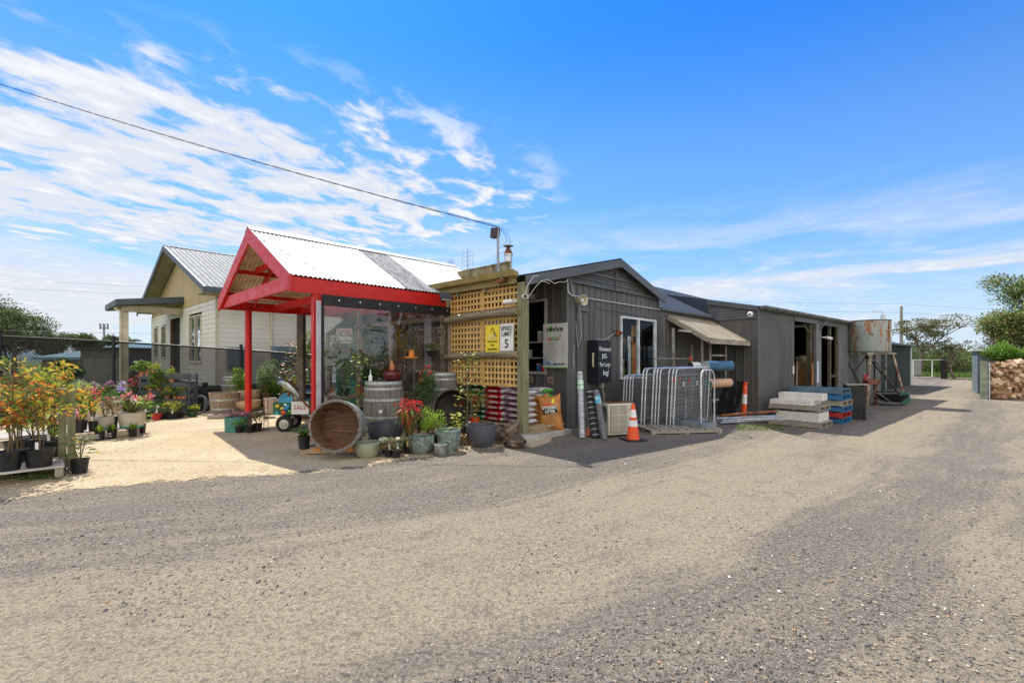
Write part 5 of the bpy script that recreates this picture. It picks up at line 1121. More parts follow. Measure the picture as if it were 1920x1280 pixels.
# timber post and rail right of the shelter, the site office and green awning seen through the plastic
o = thing('timber_post', 'weathered grey timber post behind the nursery plants', 'post', (Q(565, 672, 12.7).x, 12.7, 0)); m = MB(); m.box(-.09, -.09, 0, .09, .09, 2.85); build('post', m, mat('dark old post', (.12, .10, .08), .85, 0, .25, 4), o, bevel=.01)
m = MB(); m.box(-.1, -.1, 2.85, .1, .1, 2.88); build('cap', m, LOG, o)
ob = UV(6.9, 12.7); of = thing('green_stall', 'green canvas stall at the back of the shelter', 'stall', (ob[0], ob[1], 0), TH)
CANV = mat('green canvas', (.01, .16, .10), .7, 0, .15, 2)
m = MB(); m.box(-.6, 1.0, .2, 1.2, 1.05, 2.35); m.box(-.6, -.3, .2, -.56, .35, 2.3); build('canvas_walls', m, CANV, of); m = MB(); m.quad((-.7, -.5, 2.95), (1.2, -.5, 2.95), (1.2, 1.6, 2.3), (-.7, 1.6, 2.3)); build('canvas_roof', m, CANV, of)
m = MB(); m.box(-.65, -.55, 0, -.55, -.45, 3.0); m.box(-.65, 1.55, 0, -.55, 1.65, 2.3); build('frame_post', m, GREYT, of)
op = thing('open_sign', 'white sign board with red OPEN heading behind the plastic', 'sign', Q(630, 643, 11.4), rad(10)); m = MB(); m.box(0, 0, 0, .39, .012, .37); build('board', m, WHITE, op)
for s, sz, z, mt_ in (('OPEN', .11, .25, REDINK), ('FOR YOUR PLANTS', .042, .175, INK), ('&', .04, .115, INK), ('GARDEN ACCESSORIES', .036, .045, INK)): text(s, sz, face_M((.195, -.004, z), (1, 0, 0), (0, 0, 1)), mt_, op)
# yard fence of vertical slats inside
yf = uvthing('slat_gate', 'dark vertical slat gate inside the shelter yard', 'gate', 7.2, 8.7); m = MB()
for k in range(34): m.box(0, k*.10, .55, .02, k*.10+.035, 2.35)
m.box(-.02, 0, .52, .0, 3.4, .6); m.box(-.02, 0, 2.3, 0, 3.4, 2.37); build('slats', m, mat('brown slat', (.20, .14, .08), .8, 0, .3, 5), yf)
m = MB(); m.box(-.6, 2.3, -.0, -.44, 2.46, 3.0); m.box(-.62, -.3, 2.45, -.55, 4.4, 2.56); build('frame_post', m, GREYT, yf)
lt = uvthing('tube_lamp', 'lit fluorescent tube under the verandah roof', 'lamp', 7.3, 8.7, 2.62); m = MB(); m.cbox((0, 0, 0), (.1, .5, .04)); build('tube', m, emat('lit tube', (.9, .95, 1.), 5.), lt); m = MB(); m.cbox((0, 0, .035), (.14, .6, .03)); build('fitting', m, WHITEPL, lt)

# ------------------------------------------------------------ distance on the left
def simplehouse(name, label, x0, x1, yb, ye, yr, Z, wallm, roofm, depth=9):
    a, b = Q(x0, ye, Z), Q(x1, ye, Z); o = thing(name, label, 'house', (a.x, Z, 0)); w = b.x-a.x; ze = a.z; zr = Q(x0, yr, Z+depth/2).z
    m = MB(); m.box(.4, .4, -.5, w-.4, depth-.4, ze); build('wall', m, wallm, o)
    m = MB(); e = depth/2; zb_ = ze-.05
    m.add([(0, 0, zb_), (w, 0, zb_), (w, depth, zb_), (0, depth, zb_), (min(e, w*.35), e, zr), (w-min(e, w*.35), e, zr)], [(0, 1, 5, 4), (1, 2, 5), (2, 3, 4, 5), (3, 0, 4)]); m.box(0, -.05, zb_-.22, w, 0, zb_); build('roof', m, roofm, o); return o
simplehouse('blue_roof_house', 'low house with pale blue hip roof beyond the fence', 118, 262, 700, 662, 640, 40, mat('tan house wall', (.30, .24, .17), .8), mat('pale blue roof', (.16, .30, .36), .5, 0, .1, 1), 10)
simplehouse('blue_roof_house', 'blue roofed outbuilding at the far left beyond the fence', 60, 150, 700, 668, 654, 36, mat('tan house wall', (.30, .24, .17), .8), mat('pale blue roof', (.16, .30, .36), .5, 0, .1, 1), 8)
a = Q(151, 655, 26); o = thing('grey_garage', 'dark grey flat garage beyond the chain link fence', 'garage', (a.x, 26, 0)); m = MB(); m.box(0, 0, -.3, 2.7, 5, a.z-.05); build('wall', m, mat('grey garage wall', (.11, .11, .105), .7), o); m = MB(); m.box(-.1, -.1, a.z-.05, 2.8, 5.1, a.z+.12); build('roof', m, BLACK, o); m = MB(); m.box(.2, -.03, 0, 2.5, -.001, a.z-.5); build('door', m, mat('grey garage door', (.17, .17, .16), .6), o)
o = thing('phone_mast', 'slim lattice phone mast above the far trees', 'mast', Q(195, 645, 180)); m = MB(); m.tube([(0, 0, -4), (0, 0, 8)], .35, 6); build('pole', m, GALVD, o)
m = MB()
for a_ in range(6): m.cbox((1.3*math.cos(a_*1.05), 1.3*math.sin(a_*1.05), 7), (.25, .25, 2.2))
m.lathe([(1.2, 6.2), (1.2, 6.4)], 8); build('panel_antennas', m, GALVD, o)
o = thing('utility_pole', 'grey timber power pole behind the far shed', 'power pole', Q(1690, 640, 58)); m = MB(); m.tube([(0, 0, -3), (0, 0, Q(0, 574, 58).z-Q(0, 640, 58).z)], [.21, .15], 10); build('pole', m, mat('grey pole', (.30, .27, .23), .8), o)
o2 = thing('power_lines', 'thin overhead wires crossing behind the right hand shed', 'power lines', Q(1690, 586, 58)); m = MB()
for dz in (0, 1.1): m.tube([(-120, 6, 4+dz), (-60, 3, 1.0+dz), (0, 0, dz), (60, 10, -2+dz), (140, 20, -1.5+dz)], .012, 4)
build('wire', m, BLACK, o2)
o3 = thing('power_lines', 'thin pale wires crossing in front of the left trees', 'power lines', Q(0, 617, 30)); m = MB(); m.tube([(-10, 0, .2), (6, 0, -.22), (14, 0, -.37)], .012, 4); build('wire', m, GALVD, o3)

# ------------------------------------------------------------ trees
BARK = mat('grey brown bark', (.17, .13, .10), .9, 0, .3, 3, .5, 8)
def tree(name, label, base, h, spread, nl, leafs, clumps=None, lsize=.22, lean=0., group=None, flat=.35, hide=.35, trunk_r=.22, seed=1, gap=1.):
    rs = random.Random(seed); o = thing(name, label, 'tree', base, 0, group); tm_ = MB(); cm_ = MB(); tips = []
    def limb(p, d, L, r, dep):
        pts = [p]; q = p.copy(); dd = d.copy()
        for k in range(4):
            dd = (dd+Vector((rs.uniform(-.22, .22), rs.uniform(-.22, .22), rs.uniform(-.05, .15)))).normalized(); q = q+dd*L/4; pts.append(q.copy())
        tm_.tube(pts, [r*(1-.12*k) for k in range(5)], 7 if dep < 2 else 4, False)
        if dep >= 3: tips.append(q); return
        n = rs.choice((3, 4)) if dep < 2 else 3
        for k in range(n):
            a = 2*math.pi*(k+rs.random()*.7)/n; sp_ = rs.uniform(.5, 1.0)*spread
            nd = (dd*.8+Vector((math.cos(a)*sp_, math.sin(a)*sp_, rs.uniform(-.1, .5)))).normalized(); limb(pts[4] if k else pts[3], nd, L*rs.uniform(.62, .82), r*.55, dep+1)
            if dep >= 1 and rs.random() < .5: tips.append(pts[3]+nd*L*.3)
    limb(Vector((0, 0, 0)), Vector((lean, 0, 1)).normalized(), h*hide, trunk_r, 0)
    build('trunk', tm_, BARK, o, smooth=True)
    mx = max(t_.z for t_ in tips); k_ = h/mx if mx > 0 else 1
    per = max(20, int(nl/len(tips)))
    if 'gum' in name: tips = [t_ for t_ in tips if rs.random() < .62]
    for t_ in tips:
        c = t_; rr = h*.075*(rs.uniform(.35, 1.5) if 'gum' in name else rs.uniform(.7, 1.4))*gap; cm_.cloud(per, c, (rr*1.5, rr*1.5, rr*(.4+flat)), lsize, lsize*.42, leafs, .25, .6, .15)
    build('crown', cm_, LEAFS, o); o.scale = (h/(mx+.06*h),)*3; return o
LEAFS = [leafmat('gum leaves dark', (.05, .08, .028), (.09, .125, .045), .3), leafmat('gum leaves mid', (.11, .15, .05), (.17, .20, .075), .3), leafmat('tree leaves olive', (.17, .17, .065), (.24, .21, .09), .3), leafmat('tree leaves bright', (.12, .26, .03), (.22, .38, .05), .3), leafmat('tree leaves blossom', (.42, .40, .14), (.55, .50, .20), .3)]
def tb(px, Z, z=0): return Vector(((px-CX)/F*Z, Z, z))
tree('gum_tree', 'tall open gum tree at the left edge beyond the fence', tb(28, 38), 6.9, .7, 4600, (0, 1, 1, 2), lsize=.24, seed=3, flat=.5)
tree('gum_tree', 'wispy gum tree just right of the tall one', tb(98, 42), 4.9, .8, 3000, (0, 0, 1, 2), lsize=.24, seed=9, flat=.4, gap=.9)
tree('gum_tree', 'gum tree half out of the frame on the left', tb(-40, 36), 6.6, .8, 5000, (0, 1, 1), lsize=.24, seed=15, flat=.5)
tree('bushy_tree', 'low dark bushy tree above the blue roof', tb(152, 46), 4.0, .8, 8000, (0, 1), lsize=.24, seed=5, flat=.6)
tree('bushy_tree', 'green bushy tree between gum trees and blue roof', tb(80, 48), 4.0, .8, 9000, (1, 3, 1), lsize=.24, seed=6, flat=.6)
tree('bushy_tree', 'low dark tree mass left of the blue roof', tb(10, 46), 4.6, .9, 9000, (0, 1), lsize=.24, seed=8, flat=.6)
tree('bushy_tree', 'rounded dark tree left of the porch posts', tb(222, 80), 5.4, .8, 7000, (0, 1), lsize=.36, seed=22, flat=.6)
tree('bushy_tree', 'rounded dark tree right of the porch posts', tb(262, 85), 5.0, .9, 7000, (0, 1), lsize=.36, seed=23, flat=.6)
tree('shrub', 'dark round shrub behind the fence in front of the blue roof', tb(118, 22), 1.5, .9, 5000, (0, 0, 1), lsize=.12, seed=25, flat=.6)
tree('gum_tree', 'spreading umbrella gum with bare lower limbs behind the far shed', tb(1722, 50, -.57), 7.2, 1.35, 5200, (0, 2, 2), lsize=.20, seed=31, flat=.05, hide=.30, trunk_r=.15, gap=.9, lean=.15)
tree('gum_tree', 'low sparse gum leaning over the grass beyond the driveway', tb(1790, 47, -.57), 4.6, 1.5, 2800, (0, 2, 2), lsize=.18, seed=34, flat=.05, hide=.3, trunk_r=.11, gap=.85, lean=-.5)
tree('flowering_tree', 'tall green tree with cream blossom at the right edge', tb(1958, 29, -.57), 9.8, .5, 26000, (1, 1, 3, 4), lsize=.20, seed=41, flat=.7, trunk_r=.3)
tree('flowering_tree', 'lower blossom covered tree leaning in at the right edge', tb(1935, 31, -.57), 5.8, .6, 13000, (1, 4, 3, 2), lsize=.20, seed=43, flat=.7)
tree('bright_bush', 'bright green bush rising behind the firewood', tb(1908, 26.6, -.57), 3.0, .6, 9000, (3,), lsize=.15, seed=45, flat=.6)
tree('dark_shrub', 'thin grey shrub left of the flowering tree', tb(1872, 40, -.57), 4.8, .6, 2600, (0, 0, 2), lsize=.18, seed=48, flat=.4)
hd = MB()
for _ in range(170):
    x = R.uniform(24, 66); y = R.uniform(56, 66)+.0*x; h_ = R.uniform(2.0, 3.7)+(y-56)*.1
    hd.cloud(260, (x, y, GZ+h_*.5), (R.uniform(1.2, 2.2), 1.2, h_*.62), .34, .15, R.choice(((0, 1), (1, 2), (0, 1, 2), (1, 3), (0,))), .3, .5)
tag(build('scrub', hd, LEAFS), 'dense green scrub bank at the end of the driveway', 'scrub', kind='stuff')
gr = MB()
for _ in range(9000):
    x = R.uniform(24, 62); y = R.uniform(50.5, 57); gr.k = R.choice((1, 3, 3, 1)); gr.leaf(Vector((x, y, GZ)), Vector((R.uniform(-.3, .3), R.uniform(-.3, .3), 1)), R.uniform(.25, .6), .12)
tag(build('long_grass', gr, LEAFS), 'long grass along the far edge of the gravel', 'grass', kind='stuff')
gr = MB()
for _ in range(16000):
    x = R.uniform(-34, -3); y = R.uniform(13.5, 21); gr.k = R.choice((1, 3, 1)); gr.leaf(Vector((x, y, -.02)), Vector((R.uniform(-.4, .4), R.uniform(-.4, .4), 1)), R.uniform(.12, .45), .05)
tag(build('long_grass', gr, LEAFS), 'unmown grass between the fence and the house', 'grass', kind='stuff')
gr = MB()
for _ in range(700):
    p = P(1400+R.uniform(-18, 70), 800+R.uniform(-3, 7)); gr.k = R.choice((1, 2, 3)); gr.leaf(p, Vector((R.uniform(-1, 1), R.uniform(-1, 1), .6)), .05, .02)
for _ in range(500):
    p = P(40+R.uniform(-60, 75), 893+R.uniform(-8, 8)); gr.k = R.choice((1, 2, 3)); gr.leaf(p, Vector((R.uniform(-1, 1), R.uniform(-1, 1), .8)), .06, .015)
tag(build('weeds', gr, LEAFS), 'small weeds and moss at the edges of the gravel', 'weeds', kind='stuff')
# ------------------------------------------------------------ bags under the lattice
def bagstack(u, v, z, n, cols, lbl, group, L=.62, w=.40, dv=0., bandm=None, rz=0.):
    names = ['lowest', 'second lowest', 'third from the bottom', 'fourth from the bottom', 'fifth from the bottom', 'sixth from the bottom', 'seventh from the bottom', 'topmost']
    hh = .115
    for k in range(n):
        x, y = UV(u+R.uniform(-.02, .02), v+R.uniform(-.03, .03)); nm = names[k] if k < n-1 else 'topmost'
        o = thing('potting_bag', lbl % nm, 'bag', (x, y, z+hh*(k+.5)), TH+rz+R.uniform(-.05, .05), group)
        m = MB(); nx, ny = 10, 10; vs = []
        for side in (1, -1):
            for j in range(ny+1):
                for i in range(nx+1):
                    a, b = i/nx*2-1, j/ny*2-1; t_ = ((1-abs(a)**3)*(1-abs(b)**4))**.5 if abs(a) < 1 and abs(b) < 1 else 0
                    vs.append((a*w/2, b*L/2, side*hh*.56*t_+.012*mn.noise(Vector((a*2+k, b*3, side)))))
        N = (nx+1)*(ny+1)
        for side in (0, 1):
            for j in range(ny):
                m.k = 1 if (bandm and j == 0) else 0
                if bandm and j in (ny-1,): m.k = 2
                fs = [(side*N+j*(nx+1)+i, side*N+j*(nx+1)+i+1, side*N+(j+1)*(nx+1)+i+1, side*N+(j+1)*(nx+1)+i) for i in range(nx)]
                for q in fs: m.f.append(list(q)); m.m.append(m.k)
        m.v = vs; build('bag_body', m, cols, o, smooth=True)
        m = MB(); m.box(-w/2-.004, -L*.28, -.012, -w/2+.012, L*.2, .016); m.box(-w/2+.0, -L*.2, .018, -w/2+.02, L*.1, .03); build('print_panel', m, mat('faint bag print', (.45, .42, .36), .5, 0, .4, 60), o)
GB = mat('dark green plastic bag', (.012, .11, .04), .3, 0, .3, 9); RB = mat('red plastic bag', (.48, .012, .03), .3, 0, .25, 9); WB = mat('white plastic bag', (.62, .62, .60), .3, 0, .06, 9); PB = mat('plum plastic bag', (.22, .10, .17), .35, 0, .25, 9); GL = mat('light green bag end', (.10, .36, .05), .35, 0, .1)
ub = 6.75
o = uvthing('timber_pallet', 'pallet under the stacked potting mix bags', 'pallet', 6.52, 5.75, .10); m = MB()
for k in range(7): m.box(.0+k*.14, 0, .10, .10+k*.14, 2.1, .125)
build('deck_boards', m, PINE, o)
for y in (.1, 1.0, 1.95):
    m = MB(); m.box(.01, y, 0, .93, y+.09, .098); build('bearer', m, PINE, o)
GBK = mat('silver bag tail', (.45, .5, .48), .3)
bagstack(ub, 7.50, .235, 7, [GB, GBK, GL], 'dark green bag, %s in the left stack', 'green potting mix bags', .56, .42, bandm=1)
bagstack(ub, 6.93, .235, 7, [RB, WB, GL], 'red bag, %s in the middle stack', 'red potting mix bags', .56, .42, bandm=1)
bagstack(ub, 6.34, .235, 6, [PB, WB, WB], 'plum and white bag, %s in the right stack', 'plum and white bags', .60, .42, bandm=1)
bagstack(7.42, 6.38, .235, 6, [WB, GL, WB], 'white bag, %s in the stack behind the green post', 'white bags behind the post', .52, .42, bandm=1)
BB = mat('orange brown bag', (.42, .17, .035), .4, 0, .2, 5, .2, 10)
for i, (px, py, lb, r_) in enumerate(((1035, 806, 'orange brown fertiliser bag leaning in front, with white lettering', -42), (1010, 804, 'orange brown fertiliser bag leaning behind its twin', -55))):
    p = P(px, py, .10) if i == 0 else P(px, py, .10); o = thing('fertiliser_bag', lb, 'bag', (p.x, p.y, .10), rad(r_+38)); o.rotation_euler = (rad(-10), rad(-6), rad(r_+38))
    m = MB(); vs = []; nx, nz = 10, 14; w, h = .48, .68
    for side in (-1, 1):
        for j in range(nz+1):
            for i2 in range(nx+1):
                a, b = i2/nx*2-1, j/nz*2-1; t_ = max(0, (1-abs(a)**3)*(1-abs(b)**3))**.5
                wv = 1-.10*(1-b*b); hz = .05*abs(a)**3*(1 if b > 0 else -1)
                vs.append((a*w/2*(.92+.10*abs(b)), side*.085*t_+.014*mn.noise(Vector((a*3, b*4, side+i*3))), h/2+b*h/2+hz*abs(b)))
    N = (nx+1)*(nz+1); m.v = vs
    for side in (0, 1):
        for j in range(nz):
            for i2 in range(nx): q = side*N+j*(nx+1)+i2; m.f.append([q, q+1, q+nx+2, q+nx+1]); m.m.append(0)
    build('bag_body', m, BB, o, smooth=True)
    if i == 0:
        m = MB(); m.cbox((0, -.087, .40), (.30, .006, .14), 0, 0, rad(-4)); build('print_panel', m, INK, o)
        text('DYNAMIC', .088, face_M((0, -.094, .42), (1, 0, -.05), (0, 0, 1)), WHITE, o, sx=.78, bold=.002, ext=.003); text('LIFTER', .078, face_M((0, -.094, .345), (1, 0, -.05), (0, 0, 1)), WHITE, o, sx=.9, bold=.002, ext=.003)
        m = MB(); m.cbox((-.05, -.086, .51), (.15, .006, .028), 0, 0, rad(-4)); build('red_strip', m, REDINK, o)
        m = MB(); m.cbox((-.17, -.06, .1), (.09, .01, .09), 0, 0, rad(45)); build('green_badge', m, GL, o)
        m = MB(); m.cbox((.08, -.078, .58), (.05, .008, .09), 0, 0, rad(20)); build('yellow_mark', m, YELLOWS, o)

# ------------------------------------------------------------ barrels, bowls and pots by the shelter
def barrel(label, loc, h, rb, re, tap=False, rz=0.):
    o = thing('wine_barrel', label, 'barrel', loc, rz); m = MB(); prof = []
    for k in range(13): t_ = k/12; prof.append((re+(rb-re)*math.sin(math.pi*t_)**.9 if 0 < t_ < 1 else re, h*t_))
    n = 30; vs = []
    for r_, z in prof:
        for k in range(n*2):
            a = 2*math.pi*k/(n*2); q = r_*(1-(.006 if k % 2 else 0)); vs.append((q*math.cos(a), q*math.sin(a), z))
    fs = []
    for i in range(12):
        for k in range(n*2): k2 = (k+1) % (n*2); fs.append((i*n*2+k, i*n*2+k2, (i+1)*n*2+k2, (i+1)*n*2+k))
    m.add(vs, fs); m.add([(re*math.cos(2*math.pi*k/24)*.95, re*math.sin(2*math.pi*k/24)*.95, h-.03) for k in range(24)], [tuple(range(24))]); build('staves', m, BARREL, o)
    for z0, z1 in ((0.01, .06), (.12, .155), (.32, .36), (.64, .68), (.845, .88), (.94, .995)):
        f = lambda t_: re+(rb-re)*math.sin(math.pi*min(max(t_, 0), 1))**.9+.004
        m = MB(); m.lathe([(f(z0)-.006, z0*h), (f(z0), z0*h), (f(z1), z1*h), (f(z1)-.006, z1*h)], 40, cap=False); build('hoop', m, HOOP, o, smooth=True)
    if tap: m = MB(); m.lathe([(.034, 0), (.034, .012), (0, .014)], 18, (.05, -(rb+.0), h*.46), Matrix.Rotation(rad(90), 3, 'X')); build('bung', m, WHITEPL, o)
    return o
barrel('upright grey wine barrel with a white bung behind the dark bowl', (-2.43, 8.62, .13), 1.0, .375, .33, True)
barrel('upright grey wine barrel behind the black half barrel', (-1.474, 9.62, .26), 1.0, .33, .28)
p = P(431, 770); barrel('upright grey wine barrel near the fence, right of the planter rack', (p.x, p.y+.3, .25), .78, .40, .31)
def half(label, loc, r, d, ang, tilt, inm, outm):
    """half barrel lying on its side, mouth towards the yard"""
    o = thing('half_barrel', label, 'half barrel', loc, 0); o.rotation_euler = (rad(90)+tilt, 0, ang)
    n = 60; m = MB(); vs = []; prof = [(r*.86, 0), (r*.93, d*.3), (r*.975, d*.65), (r, d), (r-.035, d), (r*.94-.03, d*.6), (r*.86-.03, .06)]
    for i, (q, z) in enumerate(prof):
        for k in range(n): a = 2*math.pi*k/n; qq = q*(1-(.008 if k % 2 else 0)); vs.append((qq*math.cos(a), qq*math.sin(a), z+(.01*math.sin(k*2.3) if i in (3, 4) else 0)))
    fs = []; ks = []
    for i in range(len(prof)-1):
        for k in range(n): k2 = (k+1) % n; fs.append((i*n+k, i*n+k2, (i+1)*n+k2, (i+1)*n+k)); ks.append(1 if i >= 4 else 0)
    m.add(vs, fs); m.m = ks; build('staves', m, [outm, inm], o)
    m = MB(); m.lathe([(r*.86-.028, .055), (r*.86-.028, .075), (0, .076)], 40); build('base_disc', m, inm, o)
    for z in (.06, d*.5, d*.85):
        q = r*(.86+.14*min(1, z/d)**.7)+.006; m = MB(); m.lathe([(q-.006, z), (q, z), (q+.003, z+.045), (q-.004, z+.045)], 48, cap=False); build('hoop', m, HOOP if outm is BARREL else BLACK, o, smooth=True)
    return o
BRI = mat('brown barrel inside', (.165, .085, .046), .7, 0, .3, 2.5, .3, 5, (1.2, 14, 1.2), (.085, .045, .026), 2)
p = P(627, 846, .13); half('brown half barrel lying on its side, mouth to the yard', (p.x+.02, p.y+.36, .13+.365), .395, .44, rad(2), rad(-5), BRI, BARREL)
p = P(842, 806, .16); half('blackened half barrel lying on its side right of the red flowers', (p.x+.03, p.y+.28, .18+.36), .385, .40, rad(8), rad(-8), BARRELK, mat('black brown staves', (.075, .062, .05), .7, 0, .3, 3, .3, 5, (10, 10, 1.2)))
p = P(562, 853); pallet('timber_pallet', 'pale pallet under the brown half barrel', p, rad(4), 1.05, 1.05, .12, PINE, nb=7)
p = P(690, 846); pallet('timber_pallet', 'pale pallet under the dark bowl and barrel', (p.x, p.y+.1, 0), rad(4), 1.1, 1.0, .12, PINE, nb=7)
p = P(768, 838); pallet('timber_pallet', 'brown slatted pallet under the black half barrel', (p.x, p.y, 0), rad(10), 1.1, 1.0, .17, mat('brown pallet', (.24, .15, .09), .8, 0, .2, 3), nb=7)
m = MB(); m.box(-.05, -.04, 0, .05, .04, .07); p = P(595, 846, .12); tag(build('wood_chock', m, mat('orange chock', (.50, .22, .05), .7), None, False, p, .3, .004), 'orange timber chock under the brown half barrel, left', 'chock')
p = P(655, 845, .12); tag(build('wood_chock', m, mat('orange chock', (.50, .22, .05), .7), None, False, p, -.3, .004), 'orange timber chock under the brown half barrel, right', 'chock')
def bowl(name, label, px, py, wpx, hpx, mt_, e=0., base=.72, belly=.2, inner=None, soil=False, squat=1., parts=True, cat='pot'):
    p = P(px, py, e); Z = p.y; r = sc(wpx/2, Z); h = sc(hpx, Z)*.98; p.y += r*base*.8; o = thing(name, label, cat, p)
    prof = []
    for k in range(9): t_ = k/8; prof.append((r*(base+(1-base)*t_**.8+belly*math.sin(math.pi*t_)*.35), h*t_))
    mx = max(q for q, _ in prof); prof = [(q*r/mx, z) for q, z in prof]; rt = prof[-1][0]
    lip = prof+[(rt+.006, h+.0), (rt+.004, h+.018), (rt-.022, h+.018), (rt-.03, h*.8), (rt*.8, h*.45)]
    m = MB(); m.lathe(lip, 36); build('pot_body', m, mt_, o, smooth=True)
    m = MB(); m.lathe([(rt*.9, h*.78 if soil else h*.5), (0, h*.82 if soil else h*.5)], 24); build('soil' if soil else 'pot_floor', m, SOIL if soil else BLACK, o); return o, p, r, h
NAVY = mat('charcoal blue glaze', (.075, .08, .095), .35, 0, .1, 2, .1, 30); SAGE = mat('sage ceramic', (.30, .32, .22), .5, 0, .08, 4); TEAL = mat('mottled teal glaze', (.20, .27, .24), .45, 0, .3, 9, .5, 25, None, (.12, .10, .08), 10); GRYG = mat('grey textured glaze', (.20, .21, .19), .6, 0, .3, 12, .6, 40)
BEIG = mat('beige pot', (.50, .44, .36), .7, 0, .08, 4); SAND = mat('sandstone bowl', (.50, .35, .20), .8, 0, .15, 4, .3, 40); TUB = mat('teal tub', (.06, .22, .17), .4, 0, .12, 3)
bowl('glazed_bowl', 'large charcoal bowl in front of the white bunged barrel', 719, 836, 66, 40, NAVY, .06, .55, .35)
bowl('glazed_bowl', 'sage green bowl on the cream gravel', 685, 859, 50, 27, SAGE, 0, .62, .25)
bowl('glazed_pot', 'mottled teal pot, wider and lower of the two', 787, 852, 50, 31, TEAL, 0, .75, .25)
bowl('glazed_pot', 'mottled teal pot, taller one behind', 839, 848, 46, 40, TEAL, 0, .78, .2)
bowl('glazed_pot', 'tiny grey pot in front of the teal pots', 825, 854, 25, 19, GRYG, 0, .72, .3)
bowl('glazed_bowl', 'large charcoal blue pot standing alone by the rocks', 902, 840, 59, 42, NAVY, 0, .58, .38)
bowl('sandstone_bowl', 'sandstone bowl at the bottom behind the red post', 458, 770, 46, 18, SAND, .12, .6, .3); 
bowl('sandstone_bowl', 'sandstone bowl stacked on another behind the red post', 464, 752, 40, 20, SAND, .32, .6, .3)
o, p, r, h = bowl('wood_tub', 'half barrel planter of brown staves left of the red post', 410, 774, 52, 37, mat('brown grey staves', (.27, .19, .12), .8, 0, .25, 3, .3, 5, (9, 9, .9), (.22, .19, .16), 2), .1, .86, .0, soil=True, cat='half barrel')
for z in (.15, .62): 
    m = MB(); q = r*(.88+.12*z)*1.01; m.lathe([(q-.005, z*h), (q, z*h), (q+.003, z*h+.05), (q-.003, z*h+.05)], 36, cap=False); build('hoop', m, HOOP, o, smooth=True)
p = P(388, 786); pallet('timber_pallet', 'grey pallet under the brown half barrel planter', (p.x, p.y, 0), rad(12), 1.1, .8, .11, GREYT, nb=6)
p = P(465, 778); pallet('timber_pallet', 'grey pallet under the sandstone bowls', (p.x, p.y+.1, 0), rad(8), 1.5, .9, .11, GREYT, nb=7)
bowl('beige_pot', 'tapered beige pot right of the red post', 503, 775, 22, 28, BEIG, .1, .62, .05, soil=True)
bowl('beige_pot', 'square beige pot beside the tapered one', 522, 768, 18, 18, BEIG, .1, .8, 0, soil=True)

